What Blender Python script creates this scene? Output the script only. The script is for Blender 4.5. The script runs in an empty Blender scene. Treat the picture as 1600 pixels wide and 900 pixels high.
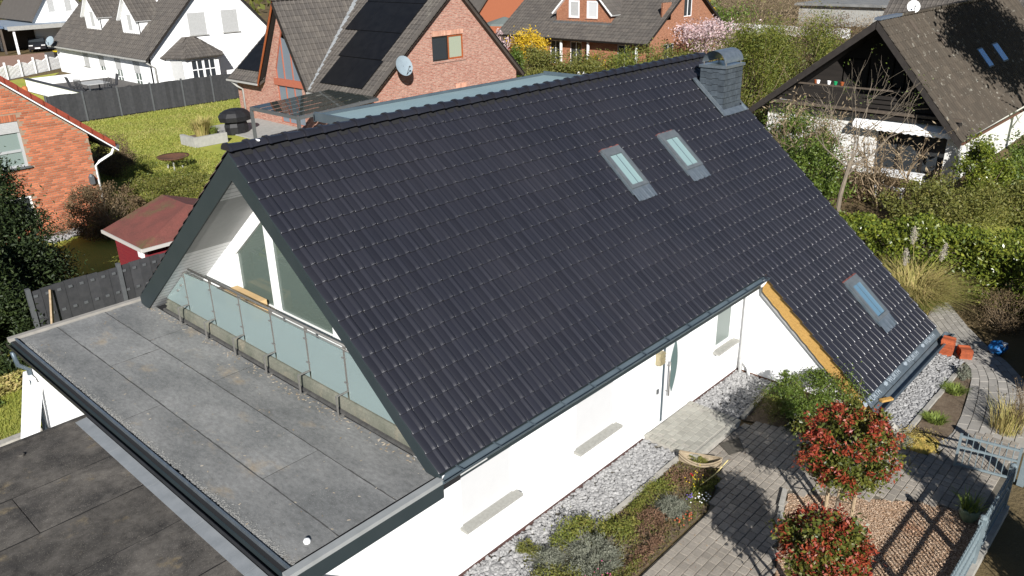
import bpy, math, random
import numpy as np
from mathutils import Vector, Matrix
from mathutils.geometry import tessellate_polygon

S = bpy.context.scene
COL = S.collection
rng = np.random.default_rng(7)
random.seed(7)
rad = math.radians

# ------------------------------------------------------------------ camera
cam_d = bpy.data.cameras.new('camera')
cam_d.sensor_width = 36.0
cam_d.lens = 1254.65 / 1600 * 36
cam_d.clip_end = 2000
cam = bpy.data.objects.new('camera', cam_d)
COL.objects.link(cam)
def cam_matrix(yaw, pitch, roll, loc):
    f = Vector((math.sin(yaw) * math.cos(pitch), math.cos(yaw) * math.cos(pitch), -math.sin(pitch)))
    r = Vector((math.cos(yaw), -math.sin(yaw), 0))
    u = r.cross(f)
    r2 = r * math.cos(roll) + u * math.sin(roll)
    u2 = -r * math.sin(roll) + u * math.cos(roll)
    m = Matrix((r2, u2, -f)).transposed().to_4x4()
    m.translation = loc
    return m
cam.matrix_world = cam_matrix(rad(46.8655), rad(22.8322), rad(-1.2036), (-6.2983, -7.409, 9.7287))
S.camera = cam

# ------------------------------------------------------------------ world, sun, exposure
SUN_EL, SHADOW_AZ = 28.3, 41.5          # shadows fall towards +x +y
w = bpy.data.worlds.new('World'); S.world = w; w.use_nodes = True
nt = w.node_tree
sky = nt.nodes.new('ShaderNodeTexSky'); sky.sky_type = 'NISHITA'; sky.sun_disc = False
sky.sun_elevation = rad(SUN_EL); sky.sun_rotation = rad(SHADOW_AZ + 180)
sky.air_density = 0.7; sky.dust_density = 0.1; sky.ozone_density = 1.0
bg = nt.nodes['Background']; bg.inputs['Strength'].default_value = 0.05
nt.links.new(sky.outputs[0], bg.inputs[0])
sd = bpy.data.lights.new('sun', 'SUN'); sd.energy = 5.0; sd.angle = rad(0.5); sd.color = (1.0, 0.975, 0.94)
sun = bpy.data.objects.new('sun', sd); COL.objects.link(sun)
tv = Vector((math.sin(rad(SHADOW_AZ)) * math.cos(rad(SUN_EL)), math.cos(rad(SHADOW_AZ)) * math.cos(rad(SUN_EL)), -math.sin(rad(SUN_EL))))
sun.rotation_euler = tv.to_track_quat('-Z', 'Y').to_euler()
sun.location = (-20, -20, 30)
S.view_settings.view_transform = 'Standard'; S.view_settings.look = 'None'
S.view_settings.exposure = 0.74; S.view_settings.gamma = 1.0
S.view_settings.use_curve_mapping = False
S.render.engine = 'CYCLES'
S.cycles.max_bounces = 6; S.cycles.transparent_max_bounces = 12

# ------------------------------------------------------------------ materials
MATS = {}
def pm(name, c1, c2=None, scale=4.0, rough=0.75, bump=0.0, bscale=40.0, metal=0.0, spec=0.35, rand=0.0,
       island=None, stretch=(1, 1, 1), c3=None, s3=0.6, t3=0.62, coat=0.0, trans=0.0, speck=None, grain=0.0, gscale=28.0, lo=0.35, hi=0.65, rvar=0.0):
    """noise-mixed principled material in world position space. island = second colour picked per loose piece"""
    if name in MATS: return MATS[name]
    m = bpy.data.materials.new(name); m.use_nodes = True; MATS[name] = m
    n = m.node_tree.nodes; L = m.node_tree.links
    b = n['Principled BSDF']
    b.inputs['Roughness'].default_value = rough; b.inputs['Metallic'].default_value = metal
    b.inputs['Specular IOR Level'].default_value = spec
    if coat: b.inputs['Coat Weight'].default_value = coat
    geo = n.new('ShaderNodeNewGeometry')
    mp = n.new('ShaderNodeMapping'); mp.inputs['Scale'].default_value = stretch
    L.new(geo.outputs['Position'], mp.inputs['Vector'])
    def noise(sc, det=6, ro=0.6):
        t = n.new('ShaderNodeTexNoise'); t.inputs['Scale'].default_value = sc
        t.inputs['Detail'].default_value = det; t.inputs['Roughness'].default_value = ro
        L.new(mp.outputs[0], t.inputs['Vector']); return t
    def ramp(src, a, z):
        r = n.new('ShaderNodeMapRange'); r.inputs[1].default_value = a; r.inputs[2].default_value = z
        L.new(src, r.inputs[0]); return r.outputs[0]
    def mix(f, a, c, bt='MIX'):
        x = n.new('ShaderNodeMix'); x.data_type = 'RGBA'; x.blend_type = bt
        if isinstance(f, (int, float)): x.inputs[0].default_value = f
        else: L.new(f, x.inputs[0])
        for i, v in ((6, a), (7, c)):
            if isinstance(v, tuple): x.inputs[i].default_value = v + (1,) if len(v) == 3 else v
            else: L.new(v, x.inputs[i])
        return x.outputs[2]
    col = c1
    if c2 is not None: col = mix(ramp(noise(scale).outputs['Fac'], lo, hi), c1, c2)
    if island is not None: col = mix(geo.outputs['Random Per Island'], col, island)
    if c3 is not None: col = mix(ramp(noise(s3, 8, 0.7).outputs['Fac'], t3, t3 + 0.12), col, c3)
    if grain:
        gr = n.new('ShaderNodeMapRange'); gr.inputs[1].default_value = 0.3; gr.inputs[2].default_value = 0.7; gr.inputs[3].default_value = 1 - grain; gr.inputs[4].default_value = 1 + grain
        L.new(noise(gscale, 10, 0.75).outputs['Fac'], gr.inputs[0]); gc = n.new('ShaderNodeCombineColor')
        for i in range(3): L.new(gr.outputs[0], gc.inputs[i])
        col = mix(1.0, col, gc.outputs[0], 'MULTIPLY')
    if speck is not None:
        sp_ = noise(70, 2, 0.5); col = mix(ramp(sp_.outputs['Fac'], 0.64, 0.70), col, speck)
    if rand:
        oi = n.new('ShaderNodeObjectInfo')
        add = n.new('ShaderNodeMath'); add.operation = 'ADD'
        L.new(oi.outputs['Random'], add.inputs[0]); L.new(geo.outputs['Random Per Island'], add.inputs[1])
        fr = n.new('ShaderNodeMath'); fr.operation = 'FRACT'; L.new(add.outputs[0], fr.inputs[0])
        mr = n.new('ShaderNodeMapRange'); mr.inputs[3].default_value = 1 - rand; mr.inputs[4].default_value = 1 + rand
        L.new(fr.outputs[0], mr.inputs[0])
        cc = n.new('ShaderNodeCombineColor')
        for i in range(3): L.new(mr.outputs[0], cc.inputs[i])
        col = mix(1.0, col, cc.outputs[0], 'MULTIPLY')
    if isinstance(col, tuple): b.inputs['Base Color'].default_value = col + (1,)
    else: L.new(col, b.inputs['Base Color'])
    if rvar:
        mr = n.new('ShaderNodeMapRange'); mr.inputs[3].default_value = rough - rvar; mr.inputs[4].default_value = rough + rvar
        L.new(noise(bscale * 0.2).outputs['Fac'], mr.inputs[0]); L.new(mr.outputs[0], b.inputs['Roughness'])
    if bump:
        bp = n.new('ShaderNodeBump'); bp.inputs['Strength'].default_value = 1.0; bp.inputs['Distance'].default_value = bump
        L.new(noise(bscale, 8, 0.65).outputs['Fac'], bp.inputs['Height']); L.new(bp.outputs[0], b.inputs['Normal'])
    if trans:
        tr = n.new('ShaderNodeBsdfTranslucent'); ms = n.new('ShaderNodeMixShader'); ms.inputs[0].default_value = trans
        if isinstance(col, tuple): tr.inputs[0].default_value = col + (1,)
        else: L.new(col, tr.inputs[0])
        out = n['Material Output']
        L.new(b.outputs[0], ms.inputs[1]); L.new(tr.outputs[0], ms.inputs[2]); L.new(ms.outputs[0], out.inputs[0])
    return m

def brick_mat(name, c1, c2, mortar, bw=0.25, bh=0.083, c3=None):
    m = bpy.data.materials.new(name); m.use_nodes = True
    n = m.node_tree.nodes; L = m.node_tree.links; b = n['Principled BSDF']
    b.inputs['Roughness'].default_value = 0.85; b.inputs['Specular IOR Level'].default_value = 0.2
    geo = n.new('ShaderNodeNewGeometry'); sp = n.new('ShaderNodeSeparateXYZ'); L.new(geo.outputs['Position'], sp.inputs[0])
    ad = n.new('ShaderNodeMath'); ad.operation = 'ADD'; L.new(sp.outputs[0], ad.inputs[0]); L.new(sp.outputs[1], ad.inputs[1])
    cb = n.new('ShaderNodeCombineXYZ'); L.new(ad.outputs[0], cb.inputs[0]); L.new(sp.outputs[2], cb.inputs[1])
    br = n.new('ShaderNodeTexBrick'); L.new(cb.outputs[0], br.inputs['Vector'])
    br.inputs['Scale'].default_value = 1.0; br.inputs['Brick Width'].default_value = bw; br.inputs['Row Height'].default_value = bh
    br.inputs['Mortar Size'].default_value = 0.009; br.inputs['Mortar Smooth'].default_value = 0.2
    br.inputs['Color1'].default_value = c1 + (1,); br.inputs['Color2'].default_value = c2 + (1,); br.inputs['Mortar'].default_value = mortar + (1,)
    br.inputs['Bias'].default_value = 0.0
    no = n.new('ShaderNodeTexNoise'); no.inputs['Scale'].default_value = 5.0; no.inputs['Detail'].default_value = 8
    st = n.new('ShaderNodeMapping'); st.inputs['Scale'].default_value = (1, 3, 1); L.new(cb.outputs[0], st.inputs['Vector']); L.new(st.outputs[0], no.inputs['Vector'])
    mr = n.new('ShaderNodeMapRange'); mr.inputs[1].default_value = 0.3; mr.inputs[2].default_value = 0.7
    mr.inputs[3].default_value = 0.7; mr.inputs[4].default_value = 1.25; L.new(no.outputs['Fac'], mr.inputs[0])
    cc = n.new('ShaderNodeCombineColor'); [L.new(mr.outputs[0], cc.inputs[i]) for i in range(3)]
    mx = n.new('ShaderNodeMix'); mx.data_type = 'RGBA'; mx.blend_type = 'MULTIPLY'; mx.inputs[0].default_value = 1
    L.new(br.outputs['Color'], mx.inputs[6]); L.new(cc.outputs[0], mx.inputs[7]); L.new(mx.outputs[2], b.inputs['Base Color'])
    bp = n.new('ShaderNodeBump'); bp.inputs['Distance'].default_value = 0.01; bp.invert = True
    L.new(br.outputs['Fac'], bp.inputs['Height']); L.new(bp.outputs[0], b.inputs['Normal'])
    return m

def glass_mat(name, tint, rough=0.03, see=0.3, spec=0.6):
    m = bpy.data.materials.new(name); m.use_nodes = True
    n = m.node_tree.nodes; L = m.node_tree.links; b = n['Principled BSDF']
    b.inputs['Base Color'].default_value = tint + (1,); b.inputs['Roughness'].default_value = rough
    b.inputs['Specular IOR Level'].default_value = spec
    if see:
        t = n.new('ShaderNodeBsdfTransparent'); ms = n.new('ShaderNodeMixShader'); ms.inputs[0].default_value = see
        t.inputs[0].default_value = tuple(min(1, 0.4 + c) for c in tint) + (1,)
        L.new(b.outputs[0], ms.inputs[1]); L.new(t.outputs[0], ms.inputs[2]); L.new(ms.outputs[0], n['Material Output'].inputs[0])
    return m

M = {}
M['tile'] = pm('anthracite glazed roof tile', (0.0152, 0.0158, 0.0215), (0.0190, 0.0190, 0.0245), 0.6, rough=0.30, bump=0.0004, bscale=60, spec=0.45, rand=0.14, rvar=0.03)
M['deck'] = pm('dark underlay', (0.012, 0.012, 0.013), rough=0.9)
M['render'] = pm('white render', (0.80, 0.80, 0.79), (0.77, 0.77, 0.76), 2.0, rough=0.9, bump=0.0015, bscale=160, spec=0.2)
M['board'] = pm('slate green fascia', (0.020, 0.029, 0.032), (0.025, 0.034, 0.037), 1.5, rough=0.55, bump=0.0004, bscale=30)
M['gutter'] = pm('grey blue gutter metal', (0.075, 0.10, 0.12), (0.10, 0.13, 0.15), 2, rough=0.45, metal=0.3)
M['zinc'] = pm('zinc sheet', (0.30, 0.34, 0.37), (0.22, 0.26, 0.29), 7, rough=0.38, metal=0.75, bump=0.002, bscale=14)
M['darkzinc'] = pm('weathered zinc', (0.11, 0.14, 0.165), (0.16, 0.19, 0.21), 5, rough=0.42, metal=0.5, bump=0.003, bscale=9)
M['steel'] = pm('brushed steel', (0.34, 0.325, 0.30), (0.25, 0.24, 0.225), 30, rough=0.33, metal=0.6)
M['white'] = pm('white paint', (0.78, 0.78, 0.77), (0.74, 0.74, 0.73), 4, rough=0.5)
M['offwhite'] = pm('white shutter', (0.53, 0.53, 0.53), (0.515, 0.515, 0.515), 4, rough=0.55)
M['greyshut'] = pm('grey shutter', (0.37, 0.37, 0.36), (0.41, 0.41, 0.40), 6, rough=0.6)
M['sill'] = pm('grey stone sill', (0.27, 0.265, 0.24), (0.33, 0.325, 0.295), 18, rough=0.75, bump=0.001, bscale=120)
M['glass'] = glass_mat('window glass', (0.15, 0.19, 0.165), see=0.42)
M['darkglass'] = glass_mat('dark window glass', (0.03, 0.035, 0.04), see=0.0)
M['satin'] = glass_mat('satin balustrade glass', (0.36, 0.44, 0.435), rough=0.08, see=0.5)
M['skyglass'] = glass_mat('skylight glass', (0.20, 0.285, 0.285), rough=0.06, see=0.0, spec=0.8)
M['blueglass'] = glass_mat('low skylight glass', (0.09, 0.165, 0.225), rough=0.05, see=0.0, spec=0.9)
M['soffit'] = pm('white soffit boards', (0.82, 0.82, 0.81), (0.78, 0.78, 0.77), 8, rough=0.5)
M['osb'] = pm('osb board', (0.34, 0.19, 0.05), (0.46, 0.28, 0.085), 26, rough=0.8, bump=0.002, bscale=60, stretch=(1, 1, 2.5), c3=(0.24, 0.125, 0.03), s3=18, t3=0.55, grain=0.3, gscale=40)
M['cardboard'] = pm('tan cardboard', (0.46, 0.31, 0.15), (0.50, 0.35, 0.18), 3, rough=0.85)
M['bitumen'] = pm('grey bitumen felt', (0.142, 0.145, 0.142), (0.222, 0.222, 0.214), 1.2, rough=0.9, bump=0.004, bscale=150, c3=(0.27, 0.225, 0.165), s3=1.0, t3=0.58, spec=0.2, rand=0.12, stretch=(1.3, 0.6, 1), speck=(0.30,0.29,0.27), grain=0.3, gscale=14)
M['bitumenold'] = pm('dark weathered bitumen felt', (0.043, 0.040, 0.037), (0.105, 0.095, 0.083), 1.6, rough=0.95, bump=0.004, bscale=90, c3=(0.17, 0.135, 0.085), s3=1.7, t3=0.60, spec=0.15, rand=0.15, speck=(0.2,0.18,0.15), grain=0.4, gscale=9)
M['gravelband'] = pm('pale grit', (0.26, 0.255, 0.24), (0.18, 0.18, 0.17), 60, rough=0.95, bump=0.006, bscale=120)
M['seam'] = pm('bitumen seam', (0.05, 0.049, 0.047), (0.085, 0.082, 0.077), 9, rough=0.9)
M['stone'] = pm('pale gravel stone', (0.37, 0.365, 0.355), (0.30, 0.295, 0.29), 8, rough=0.85, island=(0.20, 0.197, 0.195), bump=0.002, bscale=80)
M['paver'] = pm('grey brown paver', (0.225, 0.20, 0.168), (0.28, 0.25, 0.21), 1.1, rough=0.9, bump=0.003, bscale=70, rand=0.13, c3=(0.19, 0.165, 0.135), s3=3.0, t3=0.58, grain=0.22)
M['padpaver'] = pm('pale step paver', (0.265, 0.255, 0.22), (0.32, 0.31, 0.27), 4, rough=0.9, bump=0.002, bscale=80, rand=0.10)
M['slab'] = pm('grey path slab', (0.25, 0.235, 0.21), (0.30, 0.28, 0.25), 3, rough=0.9, bump=0.003, bscale=60, rand=0.13)
M['kerb'] = pm('concrete edging', (0.36, 0.34, 0.30), (0.27, 0.255, 0.225), 7, rough=0.9, bump=0.003, bscale=50)
M['joint'] = pm('joint sand', (0.13, 0.115, 0.09), (0.10, 0.09, 0.07), 9, rough=0.95)
M['soil'] = pm('garden soil', (0.10, 0.07, 0.045), (0.16, 0.12, 0.08), 5, rough=0.95, bump=0.02, bscale=18)
M['chipsoil'] = pm('bark bed base', (0.22, 0.13, 0.075), (0.30, 0.19, 0.11), 4, rough=0.95, bump=0.01, bscale=40)
M['chip'] = pm('bark chip', (0.38, 0.25, 0.16), (0.30, 0.18, 0.11), 7, rough=0.85, island=(0.56, 0.43, 0.31), c3=(0.42, 0.19, 0.10), s3=0.8, t3=0.60)
M['grass'] = pm('lawn', (0.36, 0.34, 0.07), (0.27, 0.30, 0.058), 0.5, rough=0.95, bump=0.03, bscale=25, c3=(0.25, 0.19, 0.085), s3=0.22, t3=0.60, spec=0.1)
M['rough'] = pm('rough ground', (0.14, 0.10, 0.055), (0.11, 0.085, 0.04), 0.3, rough=0.95, bump=0.05, bscale=10, c3=(0.16, 0.12, 0.07), s3=0.15, t3=0.55, spec=0.1)
M['blade'] = pm('grass blade', (0.38, 0.39, 0.08), (0.48, 0.41, 0.16), 0.35, rough=0.7, island=(0.24, 0.29, 0.055), trans=0.45)
M['asphalt'] = pm('asphalt', (0.085, 0.08, 0.075), (0.12, 0.11, 0.10), 2, rough=0.95, bump=0.003, bscale=60)
M['redpave'] = pm('red block paving', (0.24, 0.14, 0.10), (0.30, 0.19, 0.14), 3, rough=0.95)
M['bark'] = pm('grey brown bark', (0.20, 0.165, 0.12), (0.13, 0.105, 0.08), 12, rough=0.95, bump=0.006, bscale=30, stretch=(1, 1, 0.25))
M['darkbark'] = pm('dark bark', (0.09, 0.07, 0.05), (0.06, 0.045, 0.03), 12, rough=0.95)
M['twig'] = pm('dry twig', (0.17, 0.12, 0.075), (0.12, 0.085, 0.055), 6, rough=0.9, island=(0.24, 0.18, 0.11))
M['pine_post'] = pm('weathered stake', (0.33, 0.25, 0.16), (0.25, 0.18, 0.11), 14, rough=0.9)
M['greyfence'] = pm('anthracite plank', (0.032, 0.033, 0.036), (0.045, 0.045, 0.048), 6, rough=0.7, rand=0.18, bump=0.001, bscale=40)
M['fencepost'] = pm('grey post', (0.09, 0.095, 0.10), (0.11, 0.115, 0.12), 6, rough=0.55, metal=0.2)
M['fencemetal'] = pm('blue grey fence paint', (0.15, 0.19, 0.205), (0.18, 0.22, 0.235), 8, rough=0.5, metal=0.1)
M['redbrick'] = pm('orange red brick', (0.40, 0.115, 0.052), (0.31, 0.085, 0.040), 3, rough=0.85, bump=0.002, bscale=60, rand=0.30, island=(0.43, 0.145, 0.07))
M['mortar'] = pm('mortar', (0.31, 0.22, 0.155), (0.26, 0.185, 0.13), 12, rough=0.95)
M['pinkbrick'] = brick_mat('pink clinker brick', (0.33, 0.135, 0.095), (0.42, 0.235, 0.175), (0.40, 0.31, 0.26), 0.26, 0.085)
M['brownbrick'] = brick_mat('brown red brick', (0.30, 0.115, 0.06), (0.36, 0.15, 0.08), (0.30, 0.21, 0.15), 0.25, 0.083)
M['browntile'] = pm('brown grey roof tile', (0.085, 0.074, 0.064), (0.11, 0.097, 0.083), 2, rough=0.8, island=(0.07, 0.062, 0.055), c3=(0.135, 0.125, 0.105), s3=0.5, t3=0.6, bump=0.002, bscale=30)
M['lichentile'] = pm('lichen covered old tile', (0.062, 0.050, 0.039), (0.088, 0.073, 0.056), 2.5, rough=0.92, island=(0.056, 0.047, 0.037), c3=(0.30, 0.285, 0.24), s3=3.2, t3=0.585, bump=0.004, bscale=30, spec=0.15)
M['redtile'] = pm('red roof tile', (0.27, 0.055, 0.03), (0.20, 0.04, 0.022), 5, rough=0.6)
M['redfelt'] = pm('red shed felt', (0.155, 0.05, 0.04), (0.115, 0.042, 0.034), 2, rough=0.9, c3=(0.10, 0.075, 0.035), s3=0.7, t3=0.55, grain=0.3, bump=0.003, bscale=40)
M['redwood'] = pm('red shed boards', (0.15, 0.016, 0.022), (0.17, 0.015, 0.02), 6, rough=0.7)
M['solar'] = pm('black solar panel', (0.006, 0.0065, 0.008), (0.009, 0.0095, 0.011), 2, rough=0.5, spec=0.15)
M['orangewood'] = pm('orange stained timber', (0.30, 0.078, 0.022), (0.24, 0.062, 0.018), 6, rough=0.6)
M['salmonwood'] = pm('salmon painted timber', (0.36, 0.115, 0.068), (0.32, 0.10, 0.06), 6, rough=0.6)
M['darkwood'] = pm('dark stained timber', (0.012, 0.0095, 0.008), (0.020, 0.016, 0.013), 5, rough=0.8, stretch=(1, 0.2, 3))
M['greywood'] = pm('grey brown beam', (0.10, 0.078, 0.058), (0.07, 0.055, 0.043), 8, rough=0.85)
M['doorpaint'] = pm('white door paint', (0.60, 0.60, 0.60), (0.58, 0.58, 0.58), 4, rough=0.4)
M['black'] = pm('black cover', (0.010, 0.010, 0.011), (0.016, 0.016, 0.018), 6, rough=0.55)
M['rust'] = pm('rusty steel', (0.12, 0.055, 0.03), (0.085, 0.04, 0.025), 9, rough=0.85)
M['concrete'] = pm('pale concrete', (0.34, 0.335, 0.31), (0.27, 0.265, 0.245), 5, rough=0.9, bump=0.003, bscale=40)
M['dish'] = pm('pale blue grey dish', (0.22, 0.27, 0.30), (0.20, 0.245, 0.275), 5, rough=0.5)
M['tealroof'] = pm('pale teal sheet roof', (0.25, 0.34, 0.35), (0.29, 0.38, 0.385), 0.8, rough=0.5, metal=0.2)
M['slate'] = pm('slate shingle', (0.042, 0.052, 0.063), (0.066, 0.080, 0.093), 8, rough=0.55, rand=0.18, bump=0.002, bscale=50)
M['blueplastic'] = pm('blue plastic', (0.01, 0.10, 0.30), (0.02, 0.15, 0.38), 9, rough=0.4, bump=0.02, bscale=18)
M['greenplastic'] = pm('green plastic', (0.01, 0.26, 0.09), (0.01, 0.22, 0.08), 6, rough=0.5)
M['oldwood'] = pm('weathered driftwood', (0.31, 0.25, 0.17), (0.22, 0.17, 0.11), 10, rough=0.9, bump=0.004, bscale=30, stretch=(1, 1, 3))
M['moss'] = pm('yellow moss', (0.34, 0.23, 0.055), (0.20, 0.17, 0.03), 7, rough=0.95, bump=0.03, bscale=30)
M['carpaint'] = pm('dark car paint', (0.012, 0.013, 0.016), rough=0.25, spec=0.6, coat=0.6)
M['tyre'] = pm('tyre rubber', (0.012, 0.012, 0.012), rough=0.9)
M['lamp'] = pm('headlamp', (0.6, 0.6, 0.58), rough=0.15)
M['yellowplastic'] = pm('yellow bin lid', (0.55, 0.42, 0.01), rough=0.5)
M['lettering'] = pm('pale grey print', (0.27, 0.31, 0.34), rough=0.6)
M['whiteblue'] = pm('blue sky panel', (0.02, 0.20, 0.55), (0.03, 0.24, 0.62), 3, rough=0.2, spec=0.8)
M['rosepink'] = pm('pink petals', (0.55, 0.10, 0.24), rough=0.7)
def leafm(name, a, b, c, rough=0.5, trans=0.25, spec=0.4):
    M[name] = pm(name, a, b, 2.2, rough=rough, island=c, trans=trans, spec=spec)
leafm('laurel leaf', (0.16, 0.195, 0.025), (0.25, 0.26, 0.035), (0.07, 0.105, 0.017), 0.33)
leafm('dark conifer needle', (0.030, 0.050, 0.014), (0.055, 0.078, 0.018), (0.017, 0.030, 0.010), 0.6)
leafm('photinia green leaf', (0.11, 0.125, 0.02), (0.18, 0.16, 0.03), (0.055, 0.075, 0.016), 0.4)
leafm('photinia red leaf', (0.26, 0.032, 0.022), (0.17, 0.021, 0.015), (0.31, 0.072, 0.028), 0.45)
leafm('box leaf', (0.11, 0.155, 0.022), (0.15, 0.19, 0.03), (0.06, 0.10, 0.016))
leafm('olive leaf', (0.145, 0.145, 0.03), (0.19, 0.165, 0.04), (0.10, 0.115, 0.022), 0.6)
leafm('bamboo leaf', (0.15, 0.165, 0.025), (0.21, 0.19, 0.035), (0.085, 0.12, 0.018), 0.6)
leafm('brown leaf', (0.15, 0.10, 0.05), (0.20, 0.14, 0.07), (0.09, 0.062, 0.034), 0.8)
leafm('tan twig leaf', (0.26, 0.19, 0.11), (0.21, 0.15, 0.085), (0.32, 0.25, 0.16), 0.8)
leafm('forsythia petal', (0.62, 0.40, 0.015), (0.55, 0.34, 0.01), (0.50, 0.36, 0.03), 0.6)
leafm('blossom petal', (0.52, 0.36, 0.36), (0.45, 0.30, 0.31), (0.62, 0.50, 0.49), 0.7)
leafm('straw blade', (0.48, 0.36, 0.16), (0.40, 0.31, 0.12), (0.30, 0.29, 0.08), 0.7)
leafm('green blade', (0.20, 0.25, 0.05), (0.27, 0.29, 0.07), (0.13, 0.19, 0.03), 0.6)
leafm('plume', (0.50, 0.45, 0.37), (0.44, 0.39, 0.31), (0.55, 0.50, 0.42), 0.9)
leafm('lavender leaf', (0.22, 0.23, 0.18), (0.28, 0.28, 0.22), (0.15, 0.16, 0.115), 0.8)
leafm('heather leaf', (0.17, 0.18, 0.03), (0.24, 0.20, 0.05), (0.11, 0.14, 0.02), 0.7)
leafm('rust leaf', (0.17, 0.09, 0.055), (0.13, 0.075, 0.045), (0.22, 0.13, 0.08), 0.8)

# ------------------------------------------------------------------ mesh helpers
def V(*a): return np.array(a, float)
def wl(o):
    p = np.zeros(3)
    while o is not None: p = p + np.array(o.location); o = o.parent
    return p
def mesh_arrays(name, verts, faces):
    me = bpy.data.meshes.new(name); me.from_pydata([tuple(map(float, v)) for v in verts], [], faces); me.update(); return me
def quads_mesh(name, verts):
    """verts (N,4,3): separate quads, fast"""
    n = len(verts); me = bpy.data.meshes.new(name)
    me.vertices.add(n * 4); me.vertices.foreach_set('co', np.ascontiguousarray(verts, dtype=np.float32).ravel())
    me.loops.add(n * 4); me.loops.foreach_set('vertex_index', np.arange(n * 4, dtype=np.int32))
    me.polygons.add(n); me.polygons.foreach_set('loop_start', np.arange(0, n * 4, 4, dtype=np.int32))
    me.polygons.foreach_set('loop_total', np.full(n, 4, dtype=np.int32)); me.update(calc_edges=True); return me
def multi_mesh(name, base_v, base_f, mats, smooth=False):
    """many transformed copies of one small mesh joined: base_v (k,3), mats (N,4,4)"""
    k = len(base_v); N = len(mats); bv = np.c_[base_v, np.ones(k)]
    P = np.einsum('nij,kj->nki', mats, bv)[:, :, :3].reshape(-1, 3)
    me = bpy.data.meshes.new(name)
    lt = np.array([len(f) for f in base_f]); lv = np.array([i for f in base_f for i in f])
    loops = (lv[None] + (np.arange(N) * k)[:, None]).ravel(); tot = np.tile(lt, N)
    me.vertices.add(len(P)); me.vertices.foreach_set('co', P.astype(np.float32).ravel())
    me.loops.add(len(loops)); me.loops.foreach_set('vertex_index', loops.astype(np.int32))
    me.polygons.add(len(tot)); me.polygons.foreach_set('loop_start', np.r_[0, np.cumsum(tot)[:-1]].astype(np.int32))
    me.polygons.foreach_set('loop_total', tot.astype(np.int32)); me.update(calc_edges=True)
    if not smooth: me.shade_flat()
    return me
def link(name, me, mat, parent=None, loc=None, local=False):
    """link a mesh given in world coordinates (or local) under parent"""
    o = bpy.data.objects.new(name, me); COL.objects.link(o)
    if mat is not None and not me.materials: me.materials.append(M[mat] if isinstance(mat, str) else mat)
    if parent is not None:
        o.parent = parent
        if not local: me.transform(Matrix.Translation(-Vector(wl(parent))))
    elif loc is None and len(me.vertices):
        co = np.empty(len(me.vertices) * 3); me.vertices.foreach_get('co', co); co = co.reshape(-1, 3)
        c = (co.min(0) + co.max(0)) / 2; c[2] = co[:, 2].min()
        me.transform(Matrix.Translation(-Vector(c))); o.location = c
    return o
def tag(o, label=None, cat=None, group=None, kind=None):
    if label: o['label'] = label
    if cat: o['category'] = cat
    if group: o['group'] = group
    if kind: o['kind'] = kind
    return o
def thing(name, loc, label, cat, group=None):
    o = bpy.data.objects.new(name, None); COL.objects.link(o); o.location = loc; o.empty_display_size = 0.2
    return tag(o, label, cat, group)

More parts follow.
